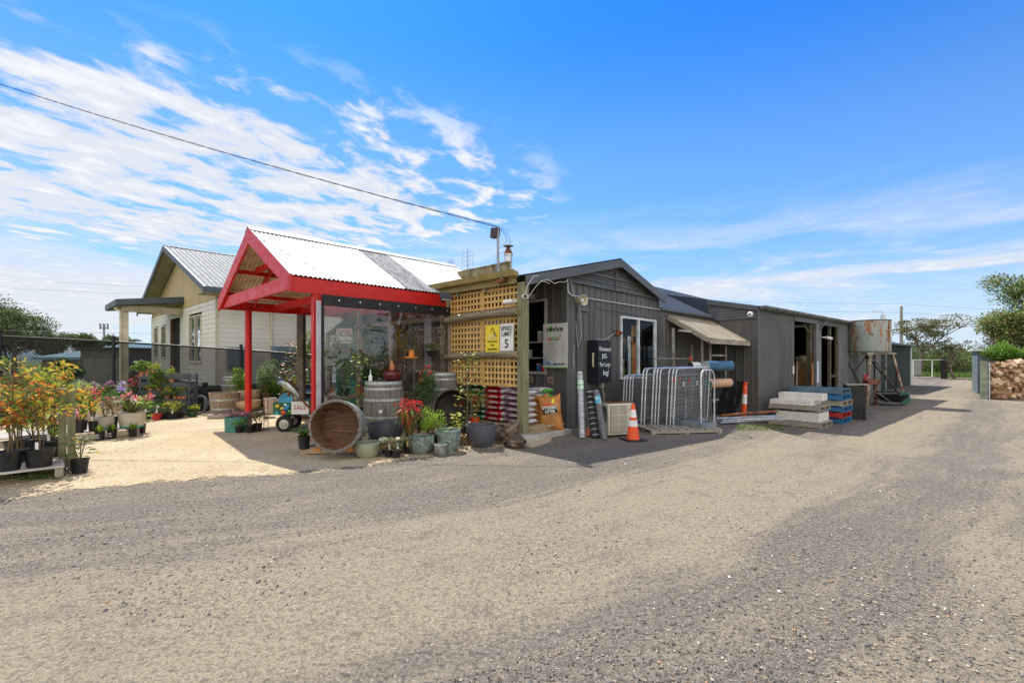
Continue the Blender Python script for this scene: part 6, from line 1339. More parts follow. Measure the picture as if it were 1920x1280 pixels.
# ------------------------------------------------------------ potted plants
LM = [LF[k] for k in ('green', 'dark', 'lime', 'yellow', 'orange', 'redl', 'olive', 'grey', 'cream', 'pink', 'red', 'purple', 'white', 'violet', 'bronze')]
IX = {k: i for i, k in enumerate(('green', 'dark', 'lime', 'yellow', 'orange', 'redl', 'olive', 'grey', 'cream', 'pink', 'red', 'purple', 'white', 'violet', 'bronze'))}
STEM = mat('plant stem', (.16, .11, .05), .8, 0, .2, 5)
def flora(o, z0, kind, h, w, cols, flo, n, Z):
    px1 = Z/F; ci = [IX[c] for c in cols]; st_ = MB(); fo = MB(); fl_ = MB(); ls_ = max(.018, 3.2*px1)
    if kind == 'bush':
        for k in range(5): a = R.uniform(0, 6.28); st_.tube([(0, 0, z0-.02), (math.cos(a)*w*.12, math.sin(a)*w*.12, z0+h*.35), (math.cos(a)*w*.3, math.sin(a)*w*.3, z0+h*.75)], [.008, .006, .003], 5)
        for k in range(7):
            a = R.uniform(0, 6.28); q = R.uniform(.1, .32)*w; fo.cloud(n//7, (math.cos(a)*q, math.sin(a)*q, z0+h*R.uniform(.3, .8)), (w*.24, w*.24, h*.25), ls_*1.5, ls_*.7, ci, .5)
    elif kind == 'sapling':
        pts = [Vector((0, 0, z0-.02))]
        for k in range(5): pts.append(pts[-1]+Vector((R.uniform(-.03, .03), R.uniform(-.03, .03), h*.17)))
        st_.tube(pts, [.012, .011, .010, .008, .006, .004], 6); st_.tube([(.03, .02, z0-.05), (.04, .02, z0+h*.9)], .007, 4)
        for k in range(14):
            t_ = R.uniform(.42, 1.); c = pts[min(5, int(t_*5))]; a = R.uniform(0, 6.28); q = w*.5*R.uniform(.3, 1.1)*(1.15-abs(t_-.75)); e = c+Vector((math.cos(a)*q, math.sin(a)*q, h*.12*R.uniform(0, 1.4)))
            st_.tube([c, (c+e)/2+Vector((0, 0, .02)), e], [.005, .004, .002], 4); fo.cloud(n//14, e, (w*.19, w*.19, h*.07), ls_*3.5, ls_*1.75, ci, .15, .7, .3)
    elif kind == 'grass':
        for k in range(n):
            a = R.uniform(0, 6.28); l_ = h*R.uniform(.5, 1.05); sp_ = R.uniform(.05, .5)*w; p0_ = Vector((math.cos(a)*w*.1*R.random(), math.sin(a)*w*.1*R.random(), z0-.01)); fo.k = R.choice(ci)
            t2 = p0_+Vector((math.cos(a)*sp_, math.sin(a)*sp_, l_)); mid = (p0_+t2)/2+Vector((0, 0, l_*.12)); b = Vector((-math.sin(a), math.cos(a), 0))*max(.0035, 1.0*px1)
            fo.add([p0_-b, p0_+b, mid+b*.9, mid-b*.9, t2], [(0, 1, 2, 3), (3, 2, 4)])
    elif kind == 'strap':
        for k in range(n):
            a = R.uniform(0, 6.28); l_ = h*R.uniform(.6, 1.); fo.k = R.choice(ci); p0_ = Vector((0, 0, z0)); b = Vector((-math.sin(a), math.cos(a), 0))*max(.011, 1.8*px1); o_ = Vector((math.cos(a), math.sin(a), 0)); e1 = p0_+o_*w*.18+Vector((0, 0, l_*.6)); e2 = p0_+o_*w*.38+Vector((0, 0, l_*.85)); e3 = p0_+o_*w*.6+Vector((0, 0, l_*R.uniform(.45, .95)))
            fo.add([p0_-b, p0_+b, e1+b, e1-b, e2+b*.8, e2-b*.8, e3], [(0, 1, 2, 3), (3, 2, 4, 5), (5, 4, 6)])
    elif kind == 'climber':
        st_.tube([(0, 0, z0-.03), (.0, .0, z0+h)], .009, 5); st_.tube([(-.04, 0, z0), (.03, .01, z0+h*.5), (-.02, 0, z0+h*.95)], .006, 4)
        for k in range(n):
            z = z0+h*R.uniform(.05, 1.); a = R.uniform(0, 6.28); q = R.uniform(.04, .5)*w*(1.1-.5*(z-z0)/h); fo.k = R.choice(ci); fo.leaf(Vector((math.cos(a)*q, math.sin(a)*q, z)), Vector((math.cos(a), math.sin(a), R.uniform(-.6, .5))), ls_*2.3*R.uniform(.7, 1.2), ls_*1.7, .1)
            if k % 6 == 0: st_.tube([(0, 0, z-.03), (math.cos(a)*q, math.sin(a)*q, z)], .003, 3)
    elif kind == 'broad':
        for k in range(3): a = k*2.1; st_.tube([(0, 0, z0-.02), (math.cos(a)*w*.2, math.sin(a)*w*.2, z0+h*.7)], .007, 5)
        for k in range(n):
            a = R.uniform(0, 6.28); q = R.uniform(.05, .35)*w; fo.k = R.choice(ci); fo.leaf(Vector((math.cos(a)*q, math.sin(a)*q, z0+h*R.uniform(.15, .95))), Vector((math.cos(a), math.sin(a), R.uniform(-.3, .5))), h*.28, h*.13, .15, .15)
    if flo:
        fc, fn, fz, fs_ = flo; fn = max(fn, 5); fk = [IX[c] for c in fc]
        for k in range(fn):
            a = R.uniform(0, 6.28); q = R.uniform(.0, .5)*w; z = z0+h*(fz+R.uniform(-.12, .18)); c = Vector((math.cos(a)*q, math.sin(a)*q, z)); fl_.cloud(9, c, (fs_, fs_, fs_), fs_*1.1, fs_*.8, fk, .3)
            if kind in ('strap', 'grass'): st_.tube([(0, 0, z0), tuple(c)], .004, 3)
    if st_.v: build('stem', st_, STEM, o)
    if fo.v: build('foliage', fo, LM, o)
    if fl_.v: build('blossom', fl_, LM, o)
def plant(label, px, py, wpx, hpx, ph, pw, kind, cols, n=160, flo=None, e=0., potm=None, taper=.76, tagc=None, name='potted_plant', group=None, writing=None):
    p = P(px, py, e); Z = p.y; r = sc(wpx/2, Z); h = sc(hpx, Z); p.y += r*.6; o = thing(name, label, 'potted plant', p, R.uniform(0, .0), group); potm = potm or BLACKP
    m = MB(); m.lathe([(r*taper, 0), (r*.95, h*.9), (r*1.0, h*.9), (r*1.02, h), (r*.94, h), (r*.9, h*.85)], 22); build('pot', m, potm, o, smooth=True)
    m = MB(); m.lathe([(r*.91, h*.87), (0, h*.9)], 16); build('soil', m, SOIL, o)
    flora(o, h*.88, kind, sc(ph, Z), sc(pw, Z), cols, flo, n, Z)
    if tagc: m = MB(); m.cbox((r*.5, -r*.7, h+.06), (.035, .004, .09), .2); build('care_tag', m, tagc, o)
    if writing:
        for i_, s in enumerate(writing): text(s, sc(4.2, Z), face_M((0, -r*1.0, h*.55-i_*h*.28), (1, 0, 0), (0, 0, 1)), WHITE, o, sx=.9)
    return o
TG = WHITE
# front left pallet of saplings
pc0 = P(121, 872, .17); slat = thing('display_bench', 'low slatted pallet bench of saplings in the left foreground', 'bench', (pc0.x, pc0.y, 0), TH)
for k in range(8): 
    m = MB(); m.box(-2.6, k*.155, .145, .0, k*.155+.105, .17); build('slat', m, mat('sun bleached slat', (.50, .46, .40), .8, 0, .15, 3, .3, 6, (.9, 9, 9), (.36, .32, .27), 2), slat, bevel=.003)
for x in (-2.5, -1.3, -.09):
    m = MB(); m.box(x, .01, 0, x+.08, 1.15, .143); build('bearer', m, GREYTY, slat)
wp = P(112, 884); o = thing('timber_post', 'doubled green grey fence post at the corner of the front bench', 'post', (wp.x, wp.y+.1, 0), TH); m = MB(); m.box(-.085, -.05, 0, -.004, .05, 1.14); m.box(.004, -.055, 0, .085, .05, 1.12); build('post', m, POSTG, o, bevel=.005)
m = MB(); m.tube([(-.0, -.06, .8), (-1.5, -.1, .78), (-3, -.1, .8)], .006, 4); build('tie_wire', m, GALV, o)
SAP = [('orange leaved sapling in the front black pot on the bench', 60, 877, 45, 33, 150, 110, .17, ('orange', 'yellow', 'olive', 'lime'), 460), ('orange leaved sapling at the left edge of the bench', 0, 884, 44, 36, 165, 100, .17, ('orange', 'olive', 'green', 'redl'), 420),
 ('tall orange sapling in the pot against the post', 83, 858, 40, 30, 175, 105, .17, ('orange', 'yellow', 'lime', 'green'), 600), ('russet sapling in the pot left of the front one', 23, 868, 30, 24, 130, 90, .17, ('redl', 'olive', 'green'), 360),
 ('tall yellow orange sapling at the back left of the bench', 18, 850, 38, 22, 185, 110, .17, ('yellow', 'olive', 'olive', 'green'), 600), ('russet and green sapling in the middle back pot', 50, 846, 44, 22, 150, 100, .17, ('redl', 'green', 'olive'), 460)]
for lb, px, py, w, h, ph, pw, e, cols, n in SAP: plant(lb, px, py, w, h, ph, pw, 'sapling', cols, n, None, e, tagc=TG if px in (83, 60) else None)
plant('lime green bushy plant at the back of the front bench', 45, 838, 46, 18, 48, 66, 'bush', ('lime', 'green', 'lime'), 500, None, .17)
plant('small lime shrub in the pot beside the post', 88, 836, 30, 14, 26, 34, 'bush', ('green', 'lime'), 200, None, .17)
plant('red tipped seedling low in the foreground left', 30, 893, 24, 14, 20, 24, 'broad', ('redl', 'orange'), 16)
plant('broad leaved plant in a black pot right of the post', 141, 889, 29, 27, 52, 52, 'broad', ('green', 'olive', 'green', 'yellow'), 34, (('white',), 2, .8, .015))
plant('small dark leaved plant tucked beside the post', 128, 872, 18, 18, 40, 30, 'broad', ('green', 'lime'), 16)
# second bench
pb0 = P(262, 800, .17); b2 = thing('display_bench', 'second low bench crowded with beige planters and flowers', 'bench', (pb0.x, pb0.y, 0), TH)
for k in range(7):
    m = MB(); m.box(-3.4, k*.16, .145, 0, k*.16+.11, .17); build('slat', m, mat('sun bleached slat', (.50, .46, .40), .8), b2)
for x in (-3.3, -1.7, -.1): 
    m = MB(); m.box(x, .02, 0, x+.1, 1.05, .143); build('bearer', m, GREYTY, b2)
def planter(label, px, py, wpx, hpx, mt_, e, flo=None, kind='bush', cols=('green',), ph=30, pw=50, n=250, basem=None):
    o, p, r, h = bowl('planter', label, px, py, wpx, hpx, mt_, e, .84, .1, soil=True, cat='planter')
    if basem: m = MB(); m.lathe([(r*.86, -.0), (r*.90, .03), (r*.8, .032)], 24); build('base_ring', m, basem, o)
    flora(o, h*.8, kind, sc(ph, p.y), sc(pw, p.y), cols, flo, n, p.y)
tealr = mat('teal ring', (.01, .28, .24), .5)
planter('oval beige planter with pink flowers and strap leaves', 236, 802, 42, 27, BEIG, .17, (('pink', 'pink', 'red'), 14, .75, .05), 'strap', ('green', 'olive', 'lime'), 46, 62, 44, tealr)
planter('small round beige planter with a spindly shrub', 187, 805, 33, 22, BEIG, .17, (('purple', 'pink'), 6, .9, .03), 'bush', ('green', 'olive'), 40, 30, 120, tealr)
planter('long beige planter behind the flower spikes', 172, 790, 62, 34, BEIG, .17, None, 'bush', ('green', 'dark'), 26, 80, 400, mat('yellow ring', (.70, .48, .02), .5))
planter('pale planter at the back left behind the saplings', 100, 796, 44, 24, mat('white planter', (.55, .54, .52), .6), .17, (('white', 'pink'), 9, .7, .04), 'bush', ('green', 'dark'), 34, 60, 260)
for i, (px, py, w, h, ph, pw, k_, cl, n, fl_, lb) in enumerate((
 (152, 806, 14, 18, 64, 26, 'strap', ('green', 'olive'), 18, (('red', 'pink'), 16, .8, .035), 'pink red kangaroo paw on the second bench, left'),
 (170, 808, 15, 18, 60, 30, 'strap', ('green', 'olive'), 20, (('red', 'pink'), 14, .85, .035), 'pink red kangaroo paw on the second bench, right'),
 (142, 812, 19, 20, 18, 36, 'bush', ('green', 'dark'), 90, (('pink',), 9, .8, .05), 'pale pink flower in a black pot at the bench corner'),
 (210, 803, 13, 22, 46, 34, 'bush', ('bronze', 'redl', 'cream'), 200, (('pink', 'white'), 6, .7, .03), 'bronze pink shrub between the two beige planters'),
 (95, 815, 20, 20, 26, 40, 'bush', ('green', 'dark'), 120, (('pink',), 9, .8, .05), 'pink flower in a black pot left of the doubled post'))): plant(lb, px, py, w, h, ph, pw, k_, cl, n, fl_, .17, tagc=TG if i == 1 else None)
for i, (px, py, w, h, lb, wr) in enumerate(((183, 826, 16, 17, 'herb pot with white writing, left of the pair', ('HERBS', 'PARSLEY')), (206, 823, 16, 17, 'herb pot with white writing, right of the pair', ('HERBS', 'CHIVES')), (246, 820, 14, 16, 'plain black herb pot below the strap leaves', None))): plant(lb, px, py, w, h, 15, 22, 'grass', ('lime', 'green'), 60, None, 0, writing=wr)
plant('leafy green plant in a red black pot at the bench end', 263, 812, 13, 18, 44, 22, 'broad', ('green', 'lime'), 26)
# raised bed row behind
rb_ = P(208, 786); o = thing('raised_bed', 'long dark blue trough of mixed shrubs under the fence', 'trough', (rb_.x-.6, rb_.y+.75, 0), TH-.4); m = MB()
L_ = 1.9; m.box(-L_/2, -.25, .3, L_/2, -.22, .62); m.box(-L_/2, .22, .3, L_/2, .25, .62); m.box(-L_/2, -.22, .3, -L_/2+.03, .22, .62); m.box(L_/2-.03, -.22, .3, L_/2, .22, .62); build('trough_sides', m, mat('dark blue grey plastic', (.035, .05, .062), .5), o)
m = MB(); m.box(-L_/2+.03, -.22, .3, L_/2-.03, .22, .56); build('soil', m, SOIL, o); m = MB(); [m.box(x, -.2, 0, x+.06, .2, .3) for x in (-.85, .8)]; build('leg', m, BLACKP, o)
for i, (px, py, ph, pw, cl, n, fl_, lb) in enumerate((
 (150, 790, 60, 50, ('cream', 'cream', 'grey'), 600, None, 'tall variegated cream shrub behind the second bench'), (128, 792, 44, 44, ('grey', 'green'), 320, None, 'grey green shrub at the left of the raised trough'),
 (180, 786, 46, 40, ('bronze', 'olive'), 320, (('purple',), 10, .9, .05), 'purple plumed shrub in the middle of the trough row'), (200, 785, 44, 44, ('lime', 'green', 'dark'), 360, None, 'green and lime shrub in the trough row'),
 (222, 783, 44, 46, ('green', 'grey', 'cream'), 360, (('white', 'white', 'pink'), 12, .85, .05), 'white flowered shrub at the right of the trough row'), (108, 790, 50, 50, ('dark', 'green'), 360, None, 'dark green shrub behind the saplings'),
 (88, 786, 62, 60, ('olive', 'redl', 'green'), 420, None, 'olive and russet shrub behind the saplings'), (60, 784, 66, 60, ('green', 'yellow', 'olive'), 420, None, 'yellow green shrub behind the tall saplings'), (30, 784, 70, 60, ('redl', 'green', 'orange'), 420, None, 'russet shrub at the back left of the nursery'), (0, 786, 70, 60, ('green', 'olive', 'orange'), 420, None, 'mixed shrub at the left edge under the fence'))): plant(lb, px, py, 26, 22, ph, pw, 'bush', cl, n, fl_, 0)
plant('tall pink geranium left of the tiered planter rack', 252, 778, 16, 14, 62, 26, 'bush', ('dark', 'green'), 150, (('pink', 'red'), 10, .8, .06))
plant('violet iris behind the pink flowers', 226, 790, 14, 12, 56, 22, 'strap', ('green',), 18, (('violet',), 4, .95, .05))
# tiered planter rack
tk_ = P(309, 779); rk2 = thing('planter_rack', 'dark grey tiered rack of trough planters', 'planter rack', (tk_.x, tk_.y, 0), rad(-3)); RG = mat('dark grey plastic', (.10, .11, .125), .45, 0, .1, 3); Zr = tk_.y; wr_ = sc(47, Zr)
for x in (-wr_-.01, 0, wr_+.01):
    for y in (-.02, .25): build('upright', MB().box(x-.02, y, 0, x+.02, y+.04, 1.16), RG, rk2)
for k in range(5):
    z = 1.14-k*.225
    for s in (-1, 1):
        x0 = -wr_ if s < 0 else .02; x1 = x0+wr_-.03; m = MB(); m.prism([(x0+.03, -.04, z-.15), (x0+.03, .22, z-.15), (x0, .27, z), (x0, .25, z), (x0+.04, .2, z-.13), (x0+.04, -.02, z-.13), (x0, -.09, z), (x0, -.11, z)], (x1-x0, 0, 0)); m.quad((x0+.02, -.08, z-.05), (x0+.02, .25, z-.05), (x0+.03, .22, z-.15), (x0+.03, -.04, z-.15)); build('trough', m, RG, rk2)
tpl = [(268, 697, 20, 24), (279, 697, 22, 22), (291, 697, 16, 20), (297, 712, 16, 18), (303, 712, 20, 16), (324, 712, 24, 12), (300, 728, 22, 20), (316, 730, 16, 14), (285, 726, 5, 10), (331, 738, 18, 14), (339, 738, 16, 14), (347, 737, 26, 12), (298, 752, 6, 10), (306, 752, 30, 22), (316, 745, 22, 16)]
for i, (px, py, ph, pw) in enumerate(tpl):
    row = int(min(4, max(0, round((py-697)/14.)))); z = 1.14-row*.225-.06; X = (px-309)*Zr/F; ps_ = Vector((tk_.x+X, tk_.y-.03, z)); o = thing('potted_seedling', 'small herb in a terracotta pot on the tiered rack', 'potted plant', ps_, 0, 'herb seedlings on the tiered rack')
    m = MB(); m.lathe([(.045, 0), (.06, .10), (.065, .10), (.065, .13), (.05, .13)], 14); m.lathe([(.055, .11), (0, .11)], 10); build('pot', m, mat('pink terracotta', (.55, .20, .10), .7), o, smooth=True); flora(o, .11, 'bush' if i % 3 else 'climber', sc(ph, Zr), sc(pw+6, Zr), (('green', 'lime'), ('green', 'olive'), ('lime', 'green', 'yellow'))[i % 3], None, 130, Zr)
plant('green plant in a bright red pot below the tiered rack', 290, 788, 18, 13, 20, 34, 'bush', ('dark', 'green'), 240, (('white',), 3, .6, .03), 0, REDP, .7, TG)
plant('lime plant in a black pot left of the red pot', 270, 786, 16, 12, 22, 22, 'broad', ('lime', 'lime'), 30, None, 0, tagc=TG)
plant('lime and yellow plants in a black tray, rack foot', 318, 786, 26, 10, 24, 34, 'bush', ('yellow', 'olive', 'lime'), 240, None, 0, tagc=TG)
plant('green plant in a black tray beside the rack', 333, 784, 16, 10, 18, 24, 'bush', ('green', 'olive'), 160)
plant('yellow bedding plant in a green pot right of the rack', 357, 782, 18, 13, 9, 22, 'bush', ('yellow', 'lime'), 140, None, 0, mat('dark green pot', (.02, .08, .03), .5))
plant('tiny seedling in a dark pot at the end of the bedding row', 304, 786, 13, 9, 10, 16, 'bush', ('green',), 60)
hz_ = P(372, 778); m = MB(); q = []
for i in range(40): a = i*.5; q.append((.28*math.cos(a)*(1-.01*i), .1*math.sin(a)*.5, .28+.26*math.sin(a)))
m.tube(q, .014, 6); tag(build('garden_hose', m, mat('grey hose', (.10, .10, .12), .5), None, True, hz_), 'coiled dark garden hose beside the half barrel planter', 'hose')
# around the red posts
o, p, r, h = bowl('teal_tub', 'teal metal tub of pink and green succulents', 436, 811, 45, 28, TUB, 0, .97, 0, soil=True, cat='planter'); flora(o, h*.85, 'bush', sc(17, p.y), sc(46, p.y), ('purple', 'purple', 'green', 'pink'), (('purple', 'pink'), 26, .5, .03), 420, p.y)
plant('lime leaved plant in front of the teal tub', 446, 812, 16, 13, 13, 30, 'bush', ('lime', 'lime', 'green'), 260)
plant('small bare stemmed plant left of the red post foot', 465, 812, 16, 14, 14, 14, 'bush', ('redl', 'olive'), 40)
plant('wiry olive plant in a black pot by the red post', 480, 810, 17, 16, 24, 38, 'bush', ('olive', 'olive', 'bronze'), 240)
for i, (px, py, e, w, h, ph, pw, k_, cl, n, lb) in enumerate((
 (450, 764, .12, 12, 12, 66, 40, 'bush', ('lime', 'green'), 900, 'bright green upright shrub left of the red post'),
 (497, 764, .12, 20, 16, 84, 50, 'bush', ('grey', 'green', 'grey', 'green'), 1500, 'silvery olive tree right of the red post'), (512, 762, .12, 20, 16, 40, 40, 'bush', ('lime', 'green'), 420, 'bright green shrub above the beige pots'),
 (530, 762, .1, 18, 12, 62, 30, 'climber', ('green', 'olive'), 120, 'thin olive sapling leaning over the beige pots'),
 (550, 764, .1, 24, 16, 58, 50, 'bush', ('yellow', 'lime', 'olive', 'green'), 1300, 'yellow green conifer behind the garden cart'), (566, 760, .1, 20, 16, 44, 46, 'bush', ('lime', 'green', 'yellow'), 500, 'lime conifer right of the yellow one'),
 (582, 744, .3, 22, 16, 110, 60, 'bush', ('lime', 'green', 'olive'), 1500, 'tall light green shrub left of the front red post'), (556, 752, .3, 16, 12, 100, 64, 'climber', ('green', 'olive', 'redl'), 260, 'open branching shrub by the timber post'), (505, 758, .2, 16, 10, 30, 40, 'bush', ('dark', 'green'), 260, 'dark green shrub low behind the olive tree'))): plant(lb, px, py, w, h, ph, pw, k_, cl, n, None, e, BEIG if i == 7 else None)
for k, (px, lb) in enumerate(((494, 'thin rusty plant stake standing in the gravel, left'), (501, 'thin rusty plant stake standing in the gravel, right'))):
    p = P(px, 807); o = thing('plant_stake', lb, 'stake', p); m = MB(); m.tube([(0, 0, 0), (0, 0, .85)], .005, 4); m.tube([(.03, 0, 0), (.02, 0, .8)], .005, 4); m.tube([(-.04, 0, .5), (.06, 0, .5)], .004, 4); build('rod', m, RUST, o); m = MB(); m.box(-.02, -.02, 0, .04, .02, .015); build('foot', m, RUST, o)
# green garden cart
gc = P(531, 811); ct = thing('garden_cart', 'green garden cart with a SALE sign and bright ornaments', 'cart', (gc.x, gc.y+.12, 0), rad(3)); CG = mat('cart green steel', (.02, .11, .05), .5); zc = gc.y; k_ = zc/F
m = MB(); m.box(-.27, 0, .36, .70, .02, .62); m.box(-.27, .58, .36, .70, .60, .62); m.box(-.27, .02, .36, -.25, .58, .62); m.box(.68, .02, .36, .70, .58, .62); m.box(-.25, .02, .36, .68, .58, .38); build('tray', m, CG, ct)
for x, y in ((-.02, -.02), (-.08, .55), (.75, .1)):
    w = MB(); w.lathe([(.10, -.045), (.165, -.045), (.178, -.02), (.178, .02), (.165, .045), (.10, .045)], 28, (x, y, .175), Matrix.Rotation(rad(90), 3, 'X'), cap=False); wo = build('wheel', w, mat('black tyre', (.015, .015, .015), .7), ct, smooth=True); w = MB(); w.lathe([(0, -.05), (.05, -.05), (.06, -.04), (.085, -.035), (.10, -.045), (.10, .045), (.085, .035), (.06, .04), (.05, .05), (0, .05)], 22, (x, y, .175), Matrix.Rotation(rad(90), 3, 'X')); build('rim', w, mat('cream rim', (.50, .47, .40), .4, .2), wo, smooth=True)
m = MB(); m.tube([(-.02, .3, .2), (.2, .3, .36)], .02, 6); m.tube([(.70, .28, .34), (.78, .2, .2)], .015, 6); m.tube([(-.05, 0, .18), (-.05, .55, .18)], .012, 6); build('axle', m, RUST, ct)
sg = thing('sale_sign', 'white card reading SALE fixed to the cart side', 'sign', (gc.x+.12, gc.y+.098, .375), rad(3)); m = MB(); m.box(0, 0, 0, .36, .01, .27); build('card', m, WHITE, sg); text('SALE', .125, face_M((.18, -.004, .10), (1, 0, 0), (0, 0, 1)), mat('pinkish red ink', (.50, .08, .08), .6), sg)
cols_ = [mat('ornament teal', (.02, .30, .40), .3), mat('ornament yellow', (.65, .45, .03), .4), ORANGE, mat('ornament blue', (.03, .20, .50), .3), GL, WHITEPL]
for i, (dx, dz, s, c, lb) in enumerate(((-.18, .40, .05, 0, 'teal wall ornament low on the cart side'), (-.17, .55, .05, 1, 'yellow flower ornament at the left of the cart side'), (-.07, .50, .04, 1, 'yellow leaf ornament beside the flower'), (.01, .50, .06, 3, 'blue fish ornament in the middle of the cart side'), (.06, .55, .04, 0, 'small teal fish ornament near the SALE sign'), (-.04, .41, .05, 2, 'orange oval ornament at the foot of the cart side'), (.085, .44, .04, 4, 'green bottle ornament beside the SALE sign'), (.0, .58, .035, 5, 'white shell ornament on the cart rim'))):
    m = MB(); m.stone((0, 0, 0), (s, .018, s*.8), 8); o = build('wall_ornament', m, cols_[c], None, True, (gc.x+dx, gc.y+.09, dz)); tag(o, lb, 'ornament')
o = thing('glass_ornament', 'blue glass dish resting in the cart', 'ornament', (gc.x-.10, gc.y+.35, .64), 0); m = MB(); m.lathe([(0, 0), (.12, .01), (.15, .05), (.14, .05), (.10, .02), (0, .02)], 24, (0, 0, 0), Matrix.Rotation(rad(65), 3, 'X')); build('dish', m, mat('blue glass', (.02, .25, .38), .1, .1), o, smooth=True); m = MB(); m.lathe([(.15, .05), (.16, .06), (.15, .07)], 24, (0, 0, 0), Matrix.Rotation(rad(65), 3, 'X'), cap=False); build('rim', m, GALV, o, smooth=True)
o = thing('metal_bird', 'polished silver heron body leaning out of the cart', 'sculpture', Q(542, 725, 9.4), 0); m = MB(); pts = [(-.24, 0, .07), (-.15, 0, .10), (-.02, 0, .04), (.12, 0, -.10), (.24, 0, -.27)]; m.tube(pts, [.02, .075, .10, .075, .01], 14); build('body', m, mat('polished silver', (.30, .33, .32), .22, .9, .3, 5), o, smooth=True); m = MB(); m.tube([(.12, .02, -.12), (.35, .02, -.35), (.5, .0, -.5)], .012, 5); m.tube([(.0, .02, -.08), (-.02, .02, -.2)], .03, 6); build('legs', m, RUST, o)
o = thing('rusty_heron', 'rusty steel heron sculpture with raised wings by the front post', 'sculpture', P(581, 832)+Vector((0, .5, 0)), 0); m = MB(); m.beam((.02, 0, .45), (-.18, 0, 1.05), .012, .07); m.beam((-.0, 0, .35), (-.1, 0, .75), .012, .10); m.beam((.1, 0, .5), (.22, 0, 1.0), .012, .05); m.tube([(-.42, 0, .78), (-.2, 0, .56), (0, 0, .4), (-.02, 0, .2)], [.006, .02, .05, .03], 8); build('plates', m, RUST, o, smooth=False); m = MB(); m.tube([(0, 0, .25), (0, 0, 0)], .012, 5); m.lathe([(.09, 0), (.09, .015)], 12); build('stand', m, RUST, o)
for i, (py, lb, c) in enumerate(((760, 'blue and black printed carton at the bottom by the red post', 0), (741, 'black printed carton with a red dot on top of the other', 1))):
    p = P(585, 775, 0); o = thing('product_box', lb, 'box', (p.x-.38, p.y+.1, .30+i*.26), rad(8)); m = MB(); m.box(0, 0, 0, .42+.08*i, .3, .25); build('carton', m, mat('black print card', (.02, .02, .025), .5, 0, .3, 10), o, bevel=.004); m = MB(); m.box(.01, -.003, .02, .40, -.001, .12); build('blue_photo', m, mat('printed blue photo', (.06, .17, .40), .4, 0, .5, 20), o); m = MB(); m.box(.02, -.004, .0, .41, -.0015, .03); build('white_band', m, WHITE, o); m = MB(); m.lathe([(.03, 0), (.03, .003), (0, .003)], 14, (.06, -.002, .17), Matrix.Rotation(rad(90), 3, 'X')); build('red_dot', m, REDINK, o)
o = thing('display_table', 'low timber display table behind the garden cart', 'table', P(575, 790)+Vector((-.2, .3, 0)), rad(8)); m = MB(); m.box(-.6, -.1, .26, 1.0, .7, .30); build('table_top', m, PINE, o)
for x in (-.55, .9):
    m = MB(); m.box(x, -.05, 0, x+.06, .6, .26); build('leg', m, PINE, o)
plant('spiky green aloe in a black pot beside the brown half barrel', 567, 842, 23, 24, 22, 48, 'strap', ('green', 'dark', 'green'), 46, None, .10)
# in front of and behind the plastic
GP = 'olive'
for i, (px, py, e, w, h, ph, pw, kk, cl, n, fl_, pm, lb) in enumerate((
 (765, 848, 0, 22, 20, 82, 62, 'strap', ('green', 'olive', 'redl'), 40, (('red',), 60, .80, .024), None, 'crimson kangaroo paw flowers beside the large barrel'),
 (812, 832, .1, 24, 18, 52, 58, 'bush', ('lime', 'green', 'lime'), 800, None, None, 'whorled lime green shrub in front of the black half barrel'),
 (795, 806, .17, 30, 20, 108, 66, 'bush', ('green', 'dark', 'grey'), 2000, (('red',), 4, .75, .07), None, 'tall bottlebrush shrub with red flowers between the barrels'),
 (888, 803, .17, 22, 20, 56, 74, 'bush', ('green', 'lime', 'redl'), 520, (('red', 'red'), 6, .5, .04), ORANGE, 'orange flowered grevillea in an orange pot'),
 (876, 812, .17, 18, 12, 140, 74, 'climber', ('green', 'yellow', 'lime', 'yellow', 'green'), 130, None, None, 'staked climber with yellow turning leaves before the lattice'),
 (856, 826, .1, 14, 14, 40, 20, 'climber', ('lime', 'yellow'), 60, None, None, 'small lime climber left of the charcoal pot'),
 (667, 834, .1, 20, 18, 150, 66, 'climber', ('green', 'lime', 'green'), 210, None, None, 'staked round leaved climber between barrel and half barrel'),
 (727, 858, 0, 15, 14, 16, 52, 'bush', ('bronze', 'olive'), 420, None, None, 'bronze ground cover in a black pot, left'),
 (742, 859, 0, 17, 16, 24, 58, 'bush', ('bronze', 'dark', 'grey'), 460, None, None, 'bronze and grey ground cover in a black pot, right'))): plant(lb, px, py, w, h, ph, pw, kk, cl, n, fl_, e, pm, tagc=TG if i in (1, 4, 6, 7, 8) else None)
for i, (px, lb) in enumerate(((716, 'left round cream topped solar light'), (730, 'middle round cream topped solar light'), (744, 'right round cream topped solar light'))):
    p = P(px+2, 852); o = thing('garden_light', lb+' on a dark stump', 'garden light', (p.x, p.y+.12, 0)); m = MB(); m.lathe([(.05, 0), (.045, .2), (.06, .25)], 14); build('stump', m, mat('dark stump', (.06, .035, .02), .9), o, smooth=True); m = MB(); rt_ = Matrix.Rotation(rad(28), 3, 'X'); m.lathe([(.06, .245), (.075, .262), (.072, .275), (0, .28)], 18, (0, -.02 if i == 1 else 0, 0), rt_); build('cap', m, mat('cream resin', (.62, .52, .33), .4, 0, .2, 20), o, smooth=True)
o = thing('plant_label', 'yellow and red plant card in front of the kangaroo paw', 'label', P(766, 851), 0); m = MB(); m.box(-.035, 0, .12, .035, .004, .27); build('card', m, mat('printed plant card', (.70, .48, .15), .5, 0, .4, 30), o); m = MB(); m.box(-.04, -.002, 0, .04, .006, .118); build('black_foot', m, BLACK, o)
